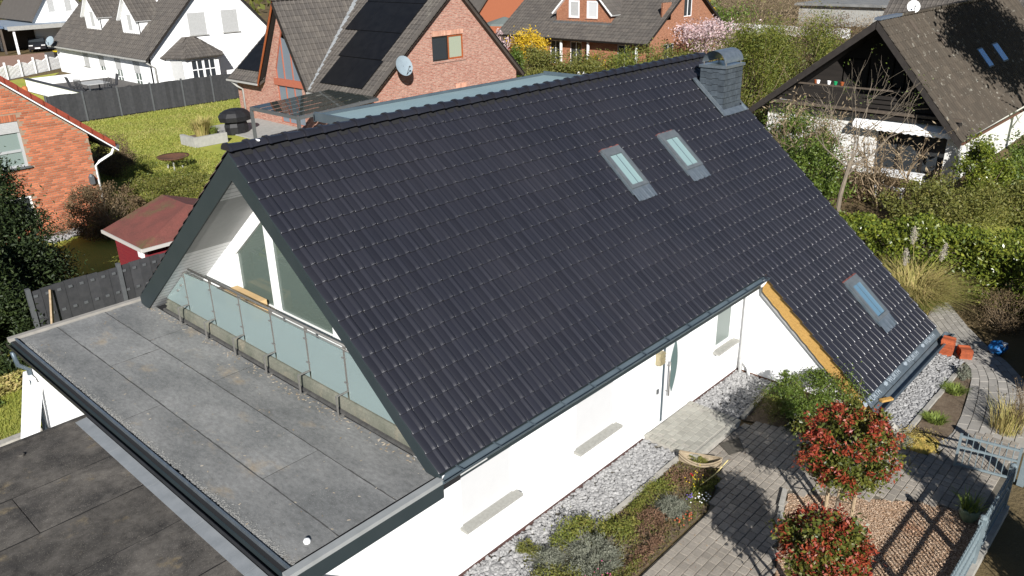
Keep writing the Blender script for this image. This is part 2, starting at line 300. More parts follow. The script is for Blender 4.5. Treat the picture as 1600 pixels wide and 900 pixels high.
class MB:
    def __init__(s): s.v = []; s.f = []
    def add(s, vs, fs):
        k = len(s.v); s.v += [tuple(map(float, v)) for v in vs]; s.f += [tuple(i + k for i in f) for f in fs]; return s
    def box(s, x0, x1, y0, y1, z0, z1):
        return s.hexa([(x0, y0, z0), (x1, y0, z0), (x1, y1, z0), (x0, y1, z0), (x0, y0, z1), (x1, y0, z1), (x1, y1, z1), (x0, y1, z1)])
    def hexa(s, p): return s.add(p, [(0, 3, 2, 1), (4, 5, 6, 7), (0, 1, 5, 4), (1, 2, 6, 5), (2, 3, 7, 6), (3, 0, 4, 7)])
    def cbox(s, x0, x1, y0, y1, z0, z1, c=0.01):
        """box with chamfered top edge"""
        p = [(x0, y0, z0), (x1, y0, z0), (x1, y1, z0), (x0, y1, z0), (x0, y0, z1 - c), (x1, y0, z1 - c), (x1, y1, z1 - c), (x0, y1, z1 - c),
             (x0 + c, y0 + c, z1), (x1 - c, y0 + c, z1), (x1 - c, y1 - c, z1), (x0 + c, y1 - c, z1)]
        return s.add(p, [(0, 1, 5, 4), (1, 2, 6, 5), (2, 3, 7, 6), (3, 0, 4, 7), (4, 5, 9, 8), (5, 6, 10, 9), (6, 7, 11, 10), (7, 4, 8, 11), (8, 9, 10, 11)])
    def prism(s, pts, vec):
        n = len(pts); a = [np.array(p, float) for p in pts]; b = [p + np.array(vec, float) for p in a]
        return s.add(a + b, [tuple(range(n))[::-1], tuple(range(n, 2 * n))] + [(i, (i + 1) % n, n + (i + 1) % n, n + i) for i in range(n)])
    def slab(s, p0, p1, p2, p3, t):
        p = [np.array(q, float) for q in (p0, p1, p2, p3)]; n = np.cross(p[1] - p[0], p[3] - p[0]); n /= np.linalg.norm(n)
        return s.hexa([q - n * t for q in p] + p)
    def bar(s, a, b, w, h, up=(0, 0, 1)):
        a = np.array(a, float); b = np.array(b, float); d = b - a; d /= np.linalg.norm(d); u = np.array(up, float)
        if abs(d @ u) > 0.95: u = np.array((1.0, 0, 0))
        r = np.cross(d, u); r /= np.linalg.norm(r); u = np.cross(r, d); r = r * w / 2; u = u * h / 2
        return s.hexa([a - r - u, a + r - u, b + r - u, b - r - u, a - r + u, a + r + u, b + r + u, b - r + u])
    def tube(s, path, r, n=8, cap=True):
        path = [np.array(p, float) for p in path]; k = len(path); rr = r if hasattr(r, '__len__') else [r] * k; vs = []
        ref = np.array((0.31, 0.17, 0.93))
        for i, p in enumerate(path):
            d = path[min(i + 1, k - 1)] - path[max(i - 1, 0)]; d /= np.linalg.norm(d) + 1e-9
            a = np.cross(d, ref); a /= np.linalg.norm(a) + 1e-9; b = np.cross(d, a)
            for j in range(n):
                t = 2 * math.pi * j / n; vs.append(p + (a * math.cos(t) + b * math.sin(t)) * rr[i])
        fs = [(i * n + j, i * n + (j + 1) % n, (i + 1) * n + (j + 1) % n, (i + 1) * n + j) for i in range(k - 1) for j in range(n)]
        if cap: fs += [tuple(range(n))[::-1], tuple(range((k - 1) * n, k * n))]
        return s.add(vs, fs)
    def lathe(s, prof, c, n=20, sx=1, sy=1):
        vs = [(c[0] + r * math.cos(2 * math.pi * j / n) * sx, c[1] + r * math.sin(2 * math.pi * j / n) * sy, c[2] + z) for r, z in prof for j in range(n)]
        k = len(prof)
        return s.add(vs, [(i * n + j, i * n + (j + 1) % n, (i + 1) * n + (j + 1) % n, (i + 1) * n + j) for i in range(k - 1) for j in range(n)])
    def build(s, name, mat, parent=None, smooth=False, local=False, loc=None):
        me = mesh_arrays(name, s.v, s.f)
        if smooth:
            for p in me.polygons: p.use_smooth = True
        return link(name, me, mat, parent, loc, local)

def struct(name, mb, mat, parent=None):
    o = mb.build(name, mat, parent)
    if parent is None: tag(o, kind='structure')
    return o
def poly_sheet(name, pts, z, mat):
    """flat polygon sheet; concave allowed"""
    tri = tessellate_polygon([[Vector((p[0], p[1], 0)) for p in pts]])
    me = mesh_arrays(name, [(p[0], p[1], z) for p in pts], [tuple(t) for t in tri])
    for p in me.polygons:
        if p.normal.z < 0: p.flip()
    return tag(link(name, me, mat), kind='structure')
def inside(pts, x, y):
    c = False; j = len(pts) - 1
    for i in range(len(pts)):
        if (pts[i][1] > y) != (pts[j][1] > y) and x < (pts[j][0] - pts[i][0]) * (y - pts[i][1]) / (pts[j][1] - pts[i][1]) + pts[i][0]: c = not c
        j = i
    return c
def _area(l): return abs(sum(l[i][0] * l[(i + 1) % len(l)][1] - l[(i + 1) % len(l)][0] * l[i][1] for i in range(len(l)))) / 2
def tess(loops):
    """triangulate outer loop minus holes; checks the area and tries other hole orders"""
    want = _area(loops[0]) - sum(_area(l) for l in loops[1:]); best = None
    for od in (0, 1):
        for rv in (0, 1):
            idx = list(range(1, len(loops)));
            if od: idx = idx[::-1]
            base = [0]
            for l in loops: base.append(base[-1] + len(l))
            ls = [[(p, base[0] + i) for i, p in enumerate(loops[0])]] + [[(p, base[k] + i) for i, p in enumerate(loops[k])][::-1 if rv else 1] for k in idx]
            flat = [q for l in ls for q in l]
            tri = tessellate_polygon([[Vector((q[0][0], q[0][1], 0)) for q in l] for l in ls])
            ar = sum(_area([flat[i][0] for i in t]) for t in tri); er = abs(ar - want)
            out = [tuple(flat[i][1] for i in t) for t in tri]
            if best is None or er < best[0]: best = (er, out)
            if er < 1e-3: return out
    return best[1]
def P3(axis, coord, a, z, d=0.0):
    return (a, coord + d, z) if axis == 'y' else (coord + d, a, z)
def wall(name, mat, parent, axis, coord, outer, holes=(), depth=0.14, thick=0.24):
    """wall face in the plane axis=coord looking to the negative side, with openings and reveals"""
    loops = [outer] + [[(h[0], h[2]), (h[1], h[2]), (h[1], h[3]), (h[0], h[3])] for h in holes]
    flat = [p for l in loops for p in l]
    tri = tess(loops)
    mb = MB(); mb.add([P3(axis, coord, p[0], p[1]) for p in flat], [tuple(t) for t in tri])
    for l, dp in [(outer, thick)] + [(l, depth) for l in loops[1:]]:
        for i in range(len(l)):
            a, b = l[i], l[(i + 1) % len(l)]
            mb.add([P3(axis, coord, *a), P3(axis, coord, *b), P3(axis, coord, *b, dp), P3(axis, coord, *a, dp)], [(0, 1, 2, 3)])
    return mb.build(name, mat, parent)
def pbox(mb, axis, coord, a0, a1, z0, z1, d0, d1):
    if axis == 'y': return mb.box(a0, a1, coord + d0, coord + d1, z0, z1)
    return mb.box(coord + d0, coord + d1, a0, a1, z0, z1)
def window(parent, axis, coord, a0, a1, z0, z1, frame='white', glass='glass', mull=(), trans=(), sill=None, shut=0.0, shutm='greyshut', fw=0.06, d=0.1, over=0.08, slats=True, name='window'):
    mb = MB(); q = 0.05
    for (x0, x1, y0, y1) in [(a0, a0 + fw, z0, z1), (a1 - fw, a1, z0, z1), (a0 + fw, a1 - fw, z0, z0 + fw), (a0 + fw, a1 - fw, z1 - fw, z1)]:
        pbox(mb, axis, coord, x0, x1, y0, y1, d - q, d)
    for m in mull: pbox(mb, axis, coord, m - fw / 2, m + fw / 2, z0 + fw, z1 - fw, d - q - 0.004, d)
    for t in trans: pbox(mb, axis, coord, a0 + fw, a1 - fw, t - fw / 2, t + fw / 2, d - q - 0.008, d)
    w_ = mb.build(name, frame, parent)
    xs = [a0 + fw] + sorted(mull) + [a1 - fw]; zs = [z0 + fw] + sorted(trans) + [z1 - fw]
    for i in range(len(xs) - 1):
        for j in range(len(zs) - 1):
            g = MB(); pbox(g, axis, coord, xs[i], xs[i + 1], zs[j], zs[j + 1], d - 0.02, d - 0.008); g.build('pane', glass, w_)
    if sill:
        g = MB(); pbox(g, axis, coord, a0 - 0.06, a1 + 0.08, z0 - 0.05, z0 + 0.004, -over, d - q - 0.003); g.build('sill', sill, w_)
    if shut:
        g = MB(); zt = z1 - 0.01; zb = z1 - (z1 - z0) * shut; k = max(1, int((zt - zb) / 0.05)); h = (zt - zb) / k
        for i in range(k if slats else 1):
            hh = h if slats else zt - zb
            pbox(g, axis, coord, a0 + 0.01, a1 - 0.01, zb + i * h, zb + i * h + hh - 0.002, d - q - 0.03 - (0.004 if i % 2 else 0), d - q - 0.012)
        g.build('shutter', shutm, w_)
    return w_
def rotx(a): return Matrix.Rotation(a, 4, 'X')

# tiles for a roof plane: o = lower left corner, u along the eave, v up the slope
def tile_grid(name, mat, parent, o, u, v, lu, lv, tw=0.3, tl=0.36, poly=None, roll=0.03, flip=False):
    o = np.array(o, float); u = np.array(u, float); u /= np.linalg.norm(u); v = np.array(v, float); v /= np.linalg.norm(v)
    n = np.cross(u, v); n = n / np.linalg.norm(n)
    if n[2] < 0: n = -n
    nu = max(1, round(lu / tw)); nv = max(1, round(lv / tl)); tw = lu / nu; tl = lv / nv
    xs = [0, 0.62 * tw, 0.74 * tw, 0.9 * tw, tw]; hs = [0.0, 0.0, roll, roll, 0.0]
    bv = [(x, y, h + (0.028 if y == 0 else 0.0)) for y in (0, tl * 1.06) for x, h in zip(xs, hs)] + [(0, 0, -0.01), (tw, 0, -0.01)]
    bf = [(i, i + 1, 6 + i, 5 + i) for i in range(4)] + [(10, 11, 4, 3, 2, 1, 0)]
    B = np.eye(4); B[:3, 0] = u; B[:3, 1] = v; B[:3, 2] = n; ms = []
    for j in range(nv):
        for i in range(nu):
            cx, cy = (i + 0.5) * tw, (j + 0.5) * tl
            if poly is not None and not inside(poly, cx, cy): continue
            T = B.copy(); T[:3, 3] = o + u * (i * tw) + v * (j * tl) + n * random.uniform(0, 0.004); ms.append(T)
    me = multi_mesh(name, np.array(bv), bf, np.array(ms))
    return tag(link(name, me, mat, parent), kind='stuff')

# ---- foliage
def leaves(name, C, size, mat, parent=None, up=0.35, aspect=0.5, out=None):
    N = len(C); n = rng.normal(size=(N, 3)); n[:, 2] += up
    if out is not None: n += out
    n /= np.linalg.norm(n, axis=1, keepdims=True) + 1e-9
    t = np.cross(n, rng.normal(size=(N, 3))); t /= np.linalg.norm(t, axis=1, keepdims=True) + 1e-9
    b = np.cross(n, t); s = (size * rng.uniform(0.6, 1.3, N))[:, None] / 2
    q = np.stack([C - t * s, C + b * s * aspect - n * s * 0.15, C + t * s, C - b * s * aspect - n * s * 0.15], 1)
    return link(name, quads_mesh(name, q), mat, parent)
def blob_pts(n, c, r, clumps=30, cr=0.28, shell=0.55, flat=0.0):
    """points in uneven clumps spread through an ellipsoid, denser outside"""
    c = np.array(c, float); r = np.array(r, float) * np.ones(3)
    d = rng.normal(size=(clumps, 3)); d /= np.linalg.norm(d, axis=1, keepdims=True)
    k = d * (shell + (1 - shell) * rng.uniform(0, 1, (clumps, 1)) ** 0.7) * rng.uniform(0.72, 1.16, (clumps, 1))
    w_ = rng.uniform(0.5, 1.5, clumps); idx = rng.choice(clumps, n, p=w_ / w_.sum())
    p = k[idx] + rng.normal(size=(n, 3)) * cr * rng.uniform(0.5, 1.0, (clumps, 1))[idx]
    P = c + p * r
    P[:, 2] = np.maximum(P[:, 2], flat + 0.02)
    return P
def twigs(name, base, tips, mat, parent, r=0.008, n=3, sag=0.1):
    mb = MB()
    for b, t in zip(base, tips):
        b = np.array(b); t = np.array(t); m = (b + t) / 2 + rng.normal(size=3) * np.linalg.norm(t - b) * sag
        mb.tube([b, m, t], [r, r * 0.7, r * 0.3], n, cap=False)
    return mb.build(name, mat, parent)
def shrub(name, label, cat, loc, r, n, size, leaf, group=None, clumps=28, cr=0.26, shell=0.5, stems=14, stem_mat='twig', zc=None, aspect=0.5, sr=0.012, up=0.35):
    loc = np.array(loc, float); r = np.array(r, float); t = thing(name, loc, label, cat, group)
    c = loc + V(0, 0, r[2] * 0.95 if zc is None else zc)
    P = blob_pts(n, c, r, clumps, cr, shell, loc[2]); leaves('foliage', P, size, leaf, t, aspect=aspect, up=up)
    k = rng.choice(len(P), stems); base = loc + rng.normal(size=(stems, 3)) * r * 0.12; base[:, 2] = loc[2] - 0.02
    twigs('stem', base, P[k], stem_mat, t, sr)
    return t
def branch_tree(mb, p, d, L, r, depth, tips, spread=0.5, n=6, upb=0.15):
    p = np.array(p, float); d = np.array(d, float); d /= np.linalg.norm(d)
    q = p + d * L * 0.5 + rng.normal(size=3) * L * 0.05; e = p + d * L + rng.normal(size=3) * L * 0.07
    mb.tube([p, q, e], [r, r * 0.82, r * 0.62], n, cap=False)
    tips.append(e)
    if depth == 0: return
    for _ in range(random.choice((2, 3, 3))):
        nd = d + rng.normal(size=3) * spread + V(0, 0, upb)
        branch_tree(mb, p + (e - p) * random.uniform(0.55, 1.0), nd, L * random.uniform(0.6, 0.85), r * 0.55, depth - 1, tips, spread, max(3, n - 1), upb)
# ================================================================== main house
TH = rad(40.5688); RB = 0.347125; ZE = 2.7595; TA = 0.24
CT, ST = math.cos(TH), math.sin(TH); TAN = math.tan(TH)
YR = 18 * RB * CT; ZR = ZE + 18 * RB * ST          # ridge
def Rp(c, r, n=0.0):
    s = (18 - r) * RB
    return np.array((TA * (c - 0.13), s * CT - n * ST, ZE + s * ST + n * CT))
house = thing('house', (5, 4.7, 0), 'white rendered house under the large black tiled roof in the foreground', 'house')

# --- roof deck
mb = MB()
for cs in ([(0.25, 0), (62.0, 0), (62.0, 28), (42.2, 28), (42.2, 18), (0.25, 18)],):
    pts = [Rp(c, r, -0.075) for c, r in cs]
    # two rectangles keep it convex
    mb.slab(Rp(0.25, 17.9, -0.075), Rp(62, 17.9, -0.075), Rp(62, 0, -0.075), Rp(0.25, 0, -0.075), 0.10)
    mb.slab(Rp(42.62, 27.8, -0.075), Rp(62, 27.8, -0.075), Rp(62, 17.9, -0.075), Rp(42.62, 17.9, -0.075), 0.10)
x0, x1 = TA * 0.12, TA * 61.9
TB = 0.80; THB = math.atan(TB); CTB, STB = math.cos(THB), math.sin(THB)
def Bk(x, s, n=0.0):   # back slope, s metres down from the ridge
    return np.array((x, YR + s * CTB + n * STB, ZR + 0.03 - s * STB + n * CTB))
mb.slab(Bk(x1, 6.2, -0.075), Bk(x0, 6.2, -0.075), Bk(x0, 0, -0.075), Bk(x1, 0, -0.075), 0.10)
roof = mb.build('roof', 'deck', house)

# --- roof tiles
def tile_mesh():
    xs = [0.0, 0.006, 0.132, 0.132, 0.150, 0.171, 0.171, 0.1752, 0.1752, 0.193, 0.213, 0.231, 0.24]; hs = [-0.006, 0.0, 0.0, 0.0, 0.0085, 0.0190, 0.0190, 0.0240, 0.0240, 0.0290, 0.0290, 0.014, -0.004]
    Lg = 0.385; k = len(xs); v = []
    for y, dz in ((0.0, -0.034), (0.0, -0.010), (0.0, -0.010), (0.006, -0.004), (0.022, -0.001), (0.07, 0.0), (Lg, -0.034)):
        for x, h in zip(xs, hs): v.append((x, y, (h + dz) if dz != -0.034 or y > 0 else -0.034))
    f = [(r * k + i, r * k + i + 1, (r + 1) * k + i + 1, (r + 1) * k + i) for r in (0, 2, 3, 4, 5) for i in range(k - 1) if xs[i] != xs[i + 1]]
    # little interlock knob at the lower end of the roll
    n0 = len(v); v += [(0.190 + 0.017 * q * math.cos(t), 0.012 + 0.015 * q * math.sin(t), 0.018 + h) for q, h in ((1.0, 0.0), (0.75, 0.013)) for t in (0, 1.05, 2.1, 3.14, 4.19, 5.24)] + [(0.190, 0.012, 0.036)]
    f += [(n0 + i, n0 + (i + 1) % 6, n0 + 6 + (i + 1) % 6, n0 + 6 + i) for i in range(6)] + [(n0 + 6 + i, n0 + 6 + (i + 1) % 6, n0 + 12) for i in range(6)]
    return np.array(v), f
tv_, tf_ = tile_mesh()
tile_me = mesh_arrays('roof_tile', tv_, tf_); tile_me.materials.append(M['tile']); tile_me.polygons.foreach_set('use_smooth', [True] * len(tile_me.polygons))
camp = np.array((-6.3, -7.4, 9.73)); slots = []
for r in range(28):
    for i in range(62):
        if r >= 18 and i < 42: continue
        cx, rr = i + 0.62, r + 0.5
        if any(a < cx < b_ and c < rr < d_ for a, b_, c, d_ in ((33.7, 35.9, 6.3, 9.4), (43.1, 45.6, 6.4, 9.5), (53, 55.2, 21.9, 25.2), (57.3, 61.2, 3.0, 5.0))): continue
        p = Rp(i + 0.12, r + 1); slots.append((np.linalg.norm(p - camp), i, r, p))
slots.sort(key=lambda t: t[0]); rest = []
for k, (d_, i, r, p) in enumerate(slots):
    m = Matrix.Translation(Vector(p) + Vector((random.gauss(0, 0.0015), 0, random.gauss(0, 0.0012)))) @ rotx(TH) @ Matrix.Rotation(random.gauss(0, 0.004), 4, 'Z') @ Matrix.Rotation(random.gauss(0, 0.004), 4, 'Y')
    if k < 300:
        o = bpy.data.objects.new('roof_tile', tile_me); COL.objects.link(o); o.parent = roof
        o.matrix_basis = Matrix.Translation(-Vector(wl(roof))) @ m
    else: rest.append(np.array(m))
for r in range(18):                                    # back slope
    for i in range(62):
        if 15.5 < i < 48 and r < 12: continue
        p = Bk(TA * (i + 1 - 0.01), (r + 1) * RB)
        rest.append(np.array(Matrix.Translation(Vector(p)) @ Matrix.Rotation(math.pi, 4, 'Z') @ rotx(THB)))
tag(link('remaining_roof_tiles', multi_mesh('remaining_roof_tiles', tv_, tf_, np.array(rest), True), 'tile', roof), kind='stuff')
# ridge caps
mb = MB(); n_ = 9; vs = []
for x, r_ in ((0.0, 0.140), (0.05, 0.143), (0.062, 0.122), (0.395, 0.100)):
    for j in range(n_):
        t = math.pi * (0.02 + 0.96 * j / (n_ - 1)); vs.append((x, -math.cos(t) * r_ * 1.05, math.sin(t) * r_ * 0.92))
mb.add(vs, [(a * n_ + j, a * n_ + j + 1, (a + 1) * n_ + j + 1, (a + 1) * n_ + j) for a in range(3) for j in range(n_ - 1)] + [tuple(range(n_))])
rm = mesh_arrays('ridge_tile', mb.v, mb.f); rm.materials.append(M['tile'])
nr = 41; stp = (x1 + 0.06) / nr
for k in range(nr):
    o = bpy.data.objects.new('ridge_tile', rm); COL.objects.link(o); o.parent = roof
    o.location = Vector((-0.04 + k * stp, YR + random.gauss(0, 0.003), ZR - 0.005)) - Vector(wl(roof)); o.rotation_euler = (0, random.gauss(0, 0.006) - 0.01, random.gauss(0, 0.006))
mb = MB(); mb.box(0.9 - 0.4, 0.53, YR - 0.12, YR - 0.02, ZR + 0.075, ZR + 0.1); mb.build('ridge_marker', 'white', roof)

# --- barge boards, soffit, gable wall behind the balcony
def gl(y, c): return ZR - c - (TAN * (YR - y) if y < YR else TB * (y - YR) - 0.03 * min(1, y - YR))
def board(pts): MB().prism([(-0.012, y, z) for y, z in pts], (0.035, 0, 0)).build('barge_board', 'board', house)
board([(YR, gl(YR, 0.05)), (-0.02, gl(-0.02, 0.05)), (-0.02, 2.668), (YR - (ZR - 0.34 - 2.668) / TAN, 2.668), (2.2, gl(2.2, 0.32)), (YR, gl(YR, 0.50))])
board([(YR, gl(YR, 0.05)), (9.70, gl(9.70, 0.03)), (9.70, 2.70), (9.55, 2.668), (YR + (ZR - 0.47 - 2.668) / TB, 2.668), (YR, gl(YR, 0.50))])
GX = 1.0
mb = MB(); soff = MB(); nb = 34; Ls = (YR - 0.02) / CT
for k in range(nb):
    s0, s1 = 0.02 + k * Ls / nb, 0.02 + (k + 1) * Ls / nb - 0.02
    for sgn in (1,):
        a = [(x, YR + sgn * s * CT, gl(YR + sgn * s * CT, 0.50)) for x, s in ((0.026, s0), (GX, s0), (GX, s1), (0.026, s1))]
        soff.add(a, [(0, 1, 2, 3)])
for sgn in (1, -1):
    mb.add([(x, YR + sgn * s * CT, gl(YR + sgn * s * CT, 0.485 if sgn > 0 else 0.28)) for x, s in ((0.026, 0), (GX, 0), (GX, Ls), (0.026, Ls))], [(0, 1, 2, 3)])
mb.build('soffit_underlay', 'greyshut', house); soff.build('soffit', 'soffit', house)
def wall_poly(name, mat, parent, axis, coord, loops, depth, thick):
    flat = [p for l in loops for p in l]
    tri = tess(loops)
    mb = MB(); mb.add([P3(axis, coord, *p) for p in flat], [tuple(t) for t in tri])
    for q, l in enumerate(loops):
        dp = thick if q == 0 else depth
        for i in range(len(l)):
            a, b = l[i], l[(i + 1) % len(l)]
            mb.add([P3(axis, coord, *a), P3(axis, coord, *b), P3(axis, coord, *b, dp), P3(axis, coord, *a, dp)], [(0, 1, 2, 3)])
    return mb.build(name, mat, parent)
hole = [(2.4, 3.32), (7.08, 3.32), (7.08, gl(7.08, 0.78)), (YR, gl(YR, 0.78)), (2.4, gl(2.4, 0.78))]
wall_poly('gable_wall', 'render', house, 'x', GX, [[(1.3, 2.6), (9.3, 2.6), (9.3, gl(9.3, 0.49)), (YR, gl(YR, 0.49)), (1.3, gl(1.3, 0.39))], hole], 0.1, 0.2)
mb = MB(); hp = [V(GX + 0.05, y, z) for y, z in hole]
for i in range(5): mb.bar(hp[i], hp[(i + 1) % 5], 0.07, 0.09, (1, 0, 0))
for y in (5.72, 3.78): mb.bar((GX + 0.045, y, 3.33), (GX + 0.045, y, gl(y, 0.8)), 0.2, 0.075, (1, 0, 0))
gw = mb.build('gable_window', 'white', house)
for ya, yb in ((7.05, 5.82), (5.62, 3.88), (3.68, 2.43)):
    mid = [YR] if yb < YR < ya else []
    pts = [(GX + 0.06, ya, 3.34), (GX + 0.06, yb, 3.34), (GX + 0.06, yb, gl(yb, 0.8))] + [(GX + 0.06, y, gl(y, 0.8)) for y in mid] + [(GX + 0.06, ya, gl(ya, 0.8))]
    g = MB(); g.prism(pts, (0.012, 0, 0)); g.build('pane', 'glass', gw)
mb = MB(); mb.box(GX + 0.25, 5.0, 1.2, 8.6, 3.0, 3.27); mb.add([(4.5, 1.2, 3.2), (4.5, 8.6, 3.2), (4.5, 8.6, 3.6), (4.5, YR, 6.6), (4.5, 1.2, 3.6)], [(0, 1, 2, 3, 4)])
mb.build('room_interior', pm('pale room', (0.36, 0.40, 0.33), (0.30, 0.34, 0.28), 1.2, rough=0.8), house)
# balcony deck and kerb
mb = MB(); mb.box(0.42, GX - 0.004, 0.95, 8.6, 2.664, 3.14); mb.box(0.40, 0.60, 1.3, 8.3, 3.143, 3.19); mb.build('balcony_deck', 'sill', house)
mb = MB(); path = [(0.205, 2.70), (0.212, 2.79), (0.232, 2.87), (0.265, 2.905), (0.41, 2.915)]
for i in range(len(path) - 1):
    a, b = path[i], path[i + 1]; ea, eb = 0.28, 9.0
    mb.add([(a[0], ea, a[1]), (a[0], eb, a[1]), (b[0], eb - 0.1, b[1]), (b[0], ea + 0.1, b[1])], [(0, 1, 2, 3)])
mb.build('balcony_kerb', pm('algae stained kerb', (0.10, 0.105, 0.08), (0.155, 0.152, 0.12), 2.5, rough=0.85, c3=(0.22, 0.19, 0.14), s3=1.5, t3=0.56, grain=0.25), house)
MB().box(0.15, 0.20, 0.30, 9.0, 2.664, 2.715).build('kerb_foot', 'seam', house)
# railing
RX = 0.30; ys = [7.98 - 1.092 * k for k in range(6)]
rail = MB().tube([(RX, 7.74, 3.90), (RX, 1.63, 3.90)], 0.022, 10).tube([(RX - 0.03, 7.78, 3.85), (RX - 0.03, 1.60, 3.85)], 0.008, 6).build('balcony_railing', 'steel', house, smooth=True)
for y in ys:
    p = MB()
    for dy in (-0.014, 0.014):
        p.bar((RX, y + dy, 3.05), (RX, y + dy, 3.90), 0.012, 0.04, (1, 0, 0))
    p.bar((0.035, y, 3.06), (RX + 0.02, y, 3.06), 0.026, 0.022).bar((0.046, y, 2.668), (0.046, y, 3.05), 0.026, 0.022, (1, 0, 0)).bar((0.05, y, 2.676), (0.20, y, 2.676), 0.05, 0.014)
    p.tube([(RX, y, 3.07), (RX + 0.38, y, 3.07)], 0.006, 5)
    for z in (3.22, 3.68):
        p.tube([(RX - 0.03, y - 0.05, z), (RX - 0.03, y + 0.05, z)], 0.014, 6)
    p.build('post', 'steel', rail)
def zc(y): return gl(y, 0.53)
segs = [[(ys[0] + 0.035, 2.92), (9.0, 2.92), (8.98, 2.95), (ys[0] + 0.035, zc(ys[0] + 0.035))]]
for k in range(5):
    a, b = ys[k] - 0.035, ys[k + 1] + 0.035; segs.append([(a, 2.92), (b, 2.92), (b, 3.80), (a, min(3.80, zc(a)))])
segs.append([(ys[5] - 0.035, 2.92), (0.60, 2.92), (1.60, 3.74), (ys[5] - 0.035, 3.80)])
for sg in segs:
    MB().prism([(RX - 0.02, y, z) for y, z in sg], (0.012, 0, 0)).build('glass_panel', 'satin', rail)
for y, z in ((8.35, 3.28), (8.15, 3.45), (1.15, 3.25), (1.4, 3.48), (0.98, 3.1)):
    MB().tube([(RX - 0.05, y, z), (RX + 0.01, y, z)], 0.022, 8).build('glass_clamp', 'steel', rail)
mb = MB(); mb.box(0.64, 0.94, 5.95, 7.05, 3.144, 3.53); o = mb.build('box', 'cardboard'); tag(o, 'long tan cardboard box lying on the balcony behind the glass railing', 'box')
mb = MB(); mb.box(0.66, 1.0, 7.2, 7.9, 3.195, 3.26); o = mb.build('plank', 'greywood'); tag(o, 'short weathered brown plank on the balcony at the end of the box', 'plank')

# --- front wall, windows, door
holes = [(0.88, 2.10, 1.00, 2.30), (3.85, 5.07, 0.96, 2.30), (6.80, 7.95, 0.17, 2.35), (9.02, 9.86, 1.03, 2.32)]
wall('front_wall', 'render', house, 'y', 0.54, [(0.05, 0), (10.3, 0), (10.3, 2.64), (0.05, 2.64)], holes)
window(house, 'y', 0.54, 0.88, 2.10, 1.0, 2.30, sill='sill', shut=1.0, shutm='offwhite', over=0.17, d=0.10, slats=False)
window(house, 'y', 0.54, 3.85, 5.07, 0.96, 2.30, sill='sill', shut=1.0, shutm='offwhite', over=0.17, d=0.10, slats=False)
window(house, 'y', 0.54, 9.02, 9.86, 1.03, 2.32, sill='sill', glass=glass_mat('frosted pane', (0.15, 0.18, 0.165), rough=0.3, see=0), over=0.17, fw=0.075, d=0.075)
mb = MB(); mb.box(6.90, 7.93, 0.60, 0.645, 0.19, 2.33); door = mb.build('door', 'doorpaint', house)
mb = MB(); mb.box(6.801, 6.88, 0.535, 0.64, 0.172, 2.348); mb.build('side_frame', 'gutter', door)
pts = []
for t in np.linspace(-1, 1, 15): pts.append((7.335 + 0.035 * t + 0.14 * (1 - t * t), 0.59, 1.32 + t * 0.63))
for t in np.linspace(1, -1, 15)[1:-1]: pts.append((7.335 + 0.035 * t - 0.15 * (1 - t * t), 0.59, 1.32 + t * 0.63))
MB().prism(pts, (0, 0.012, 0)).build('lens_window', glass_mat('door lens glass', (0.10, 0.145, 0.14), rough=0.15, see=0), door)
mb = MB(); mb.tube([(7.07, 0.52, 0.72), (7.07, 0.52, 1.55)], 0.016, 8)
for z in (0.82, 1.45): mb.tube([(7.07, 0.52, z), (7.07, 0.60, z)], 0.009, 6)
mb.build('handle', 'steel', door, smooth=True)
mb = MB(); mb.box(6.50, 6.68, 0.42, 0.538, 1.70, 1.98)
for k in range(4): mb.box(6.49, 6.69, 0.41, 0.43, 1.73 + k * 0.065, 1.755 + k * 0.065)
mb.build('wall_lamp', pm('brass lamp', (0.42, 0.36, 0.22), (0.3, 0.26, 0.17), 20, rough=0.4, metal=0.4), house)
MB().box(6.60, 6.67, 0.515, 0.538, 0.95, 1.06).build('bell_panel', 'fencepost', house)
MB().box(-2.3, 6.15, 0.52, 0.538, 0, 0.075).box(8.1, 10.29, 0.52, 0.538, 0, 0.075).build('base_strip', pm('rust red base strip', (0.085, 0.042, 0.036), (0.06, 0.034, 0.03), 4, rough=0.8), house)
# recess gable under the low wing
wall('wing_wall', 'render', house, 'x', 10.3, [(0.54, 0), (-2.78, 0), (-2.78, 0.06), (0.54, 2.84)], [], thick=0.2)
MB().box(10.28, 10.3, -2.75, 0.51, 0, 0.06).build('base_strip', 'rust', house)
def zl(y, c): return ZE + TAN * y - c
mb = MB(); st = np.linspace(0.05, -2.86, 40); lo_ = [0.50 + 0.012 * math.sin(k * 1.9) + random.uniform(-.008, .008) for k in range(40)]
for k in range(39):
    a, b = st[k], st[k + 1]
    mb.hexa([(10.165, a, zl(a, lo_[k])), (10.19, a, zl(a, lo_[k])), (10.19, b, zl(b, lo_[k + 1])), (10.165, b, zl(b, lo_[k + 1])),
             (10.165, a, zl(a, 0.035)), (10.19, a, zl(a, 0.075)), (10.19, b, zl(b, 0.075)), (10.165, b, zl(b, 0.035))])
mb.build('osb_verge_board', 'osb', house)
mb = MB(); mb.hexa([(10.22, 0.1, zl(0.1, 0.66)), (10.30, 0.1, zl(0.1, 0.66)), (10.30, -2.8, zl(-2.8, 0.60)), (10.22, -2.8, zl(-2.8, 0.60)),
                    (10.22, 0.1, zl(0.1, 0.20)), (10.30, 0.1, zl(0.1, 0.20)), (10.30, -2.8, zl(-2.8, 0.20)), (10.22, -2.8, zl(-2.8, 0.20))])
mb.build('verge_trim', pm('grey trim and wall top shade', (0.30, 0.30, 0.29), rough=0.8), house)  # grey strip for the soffit trim, with the wall top shadow put in
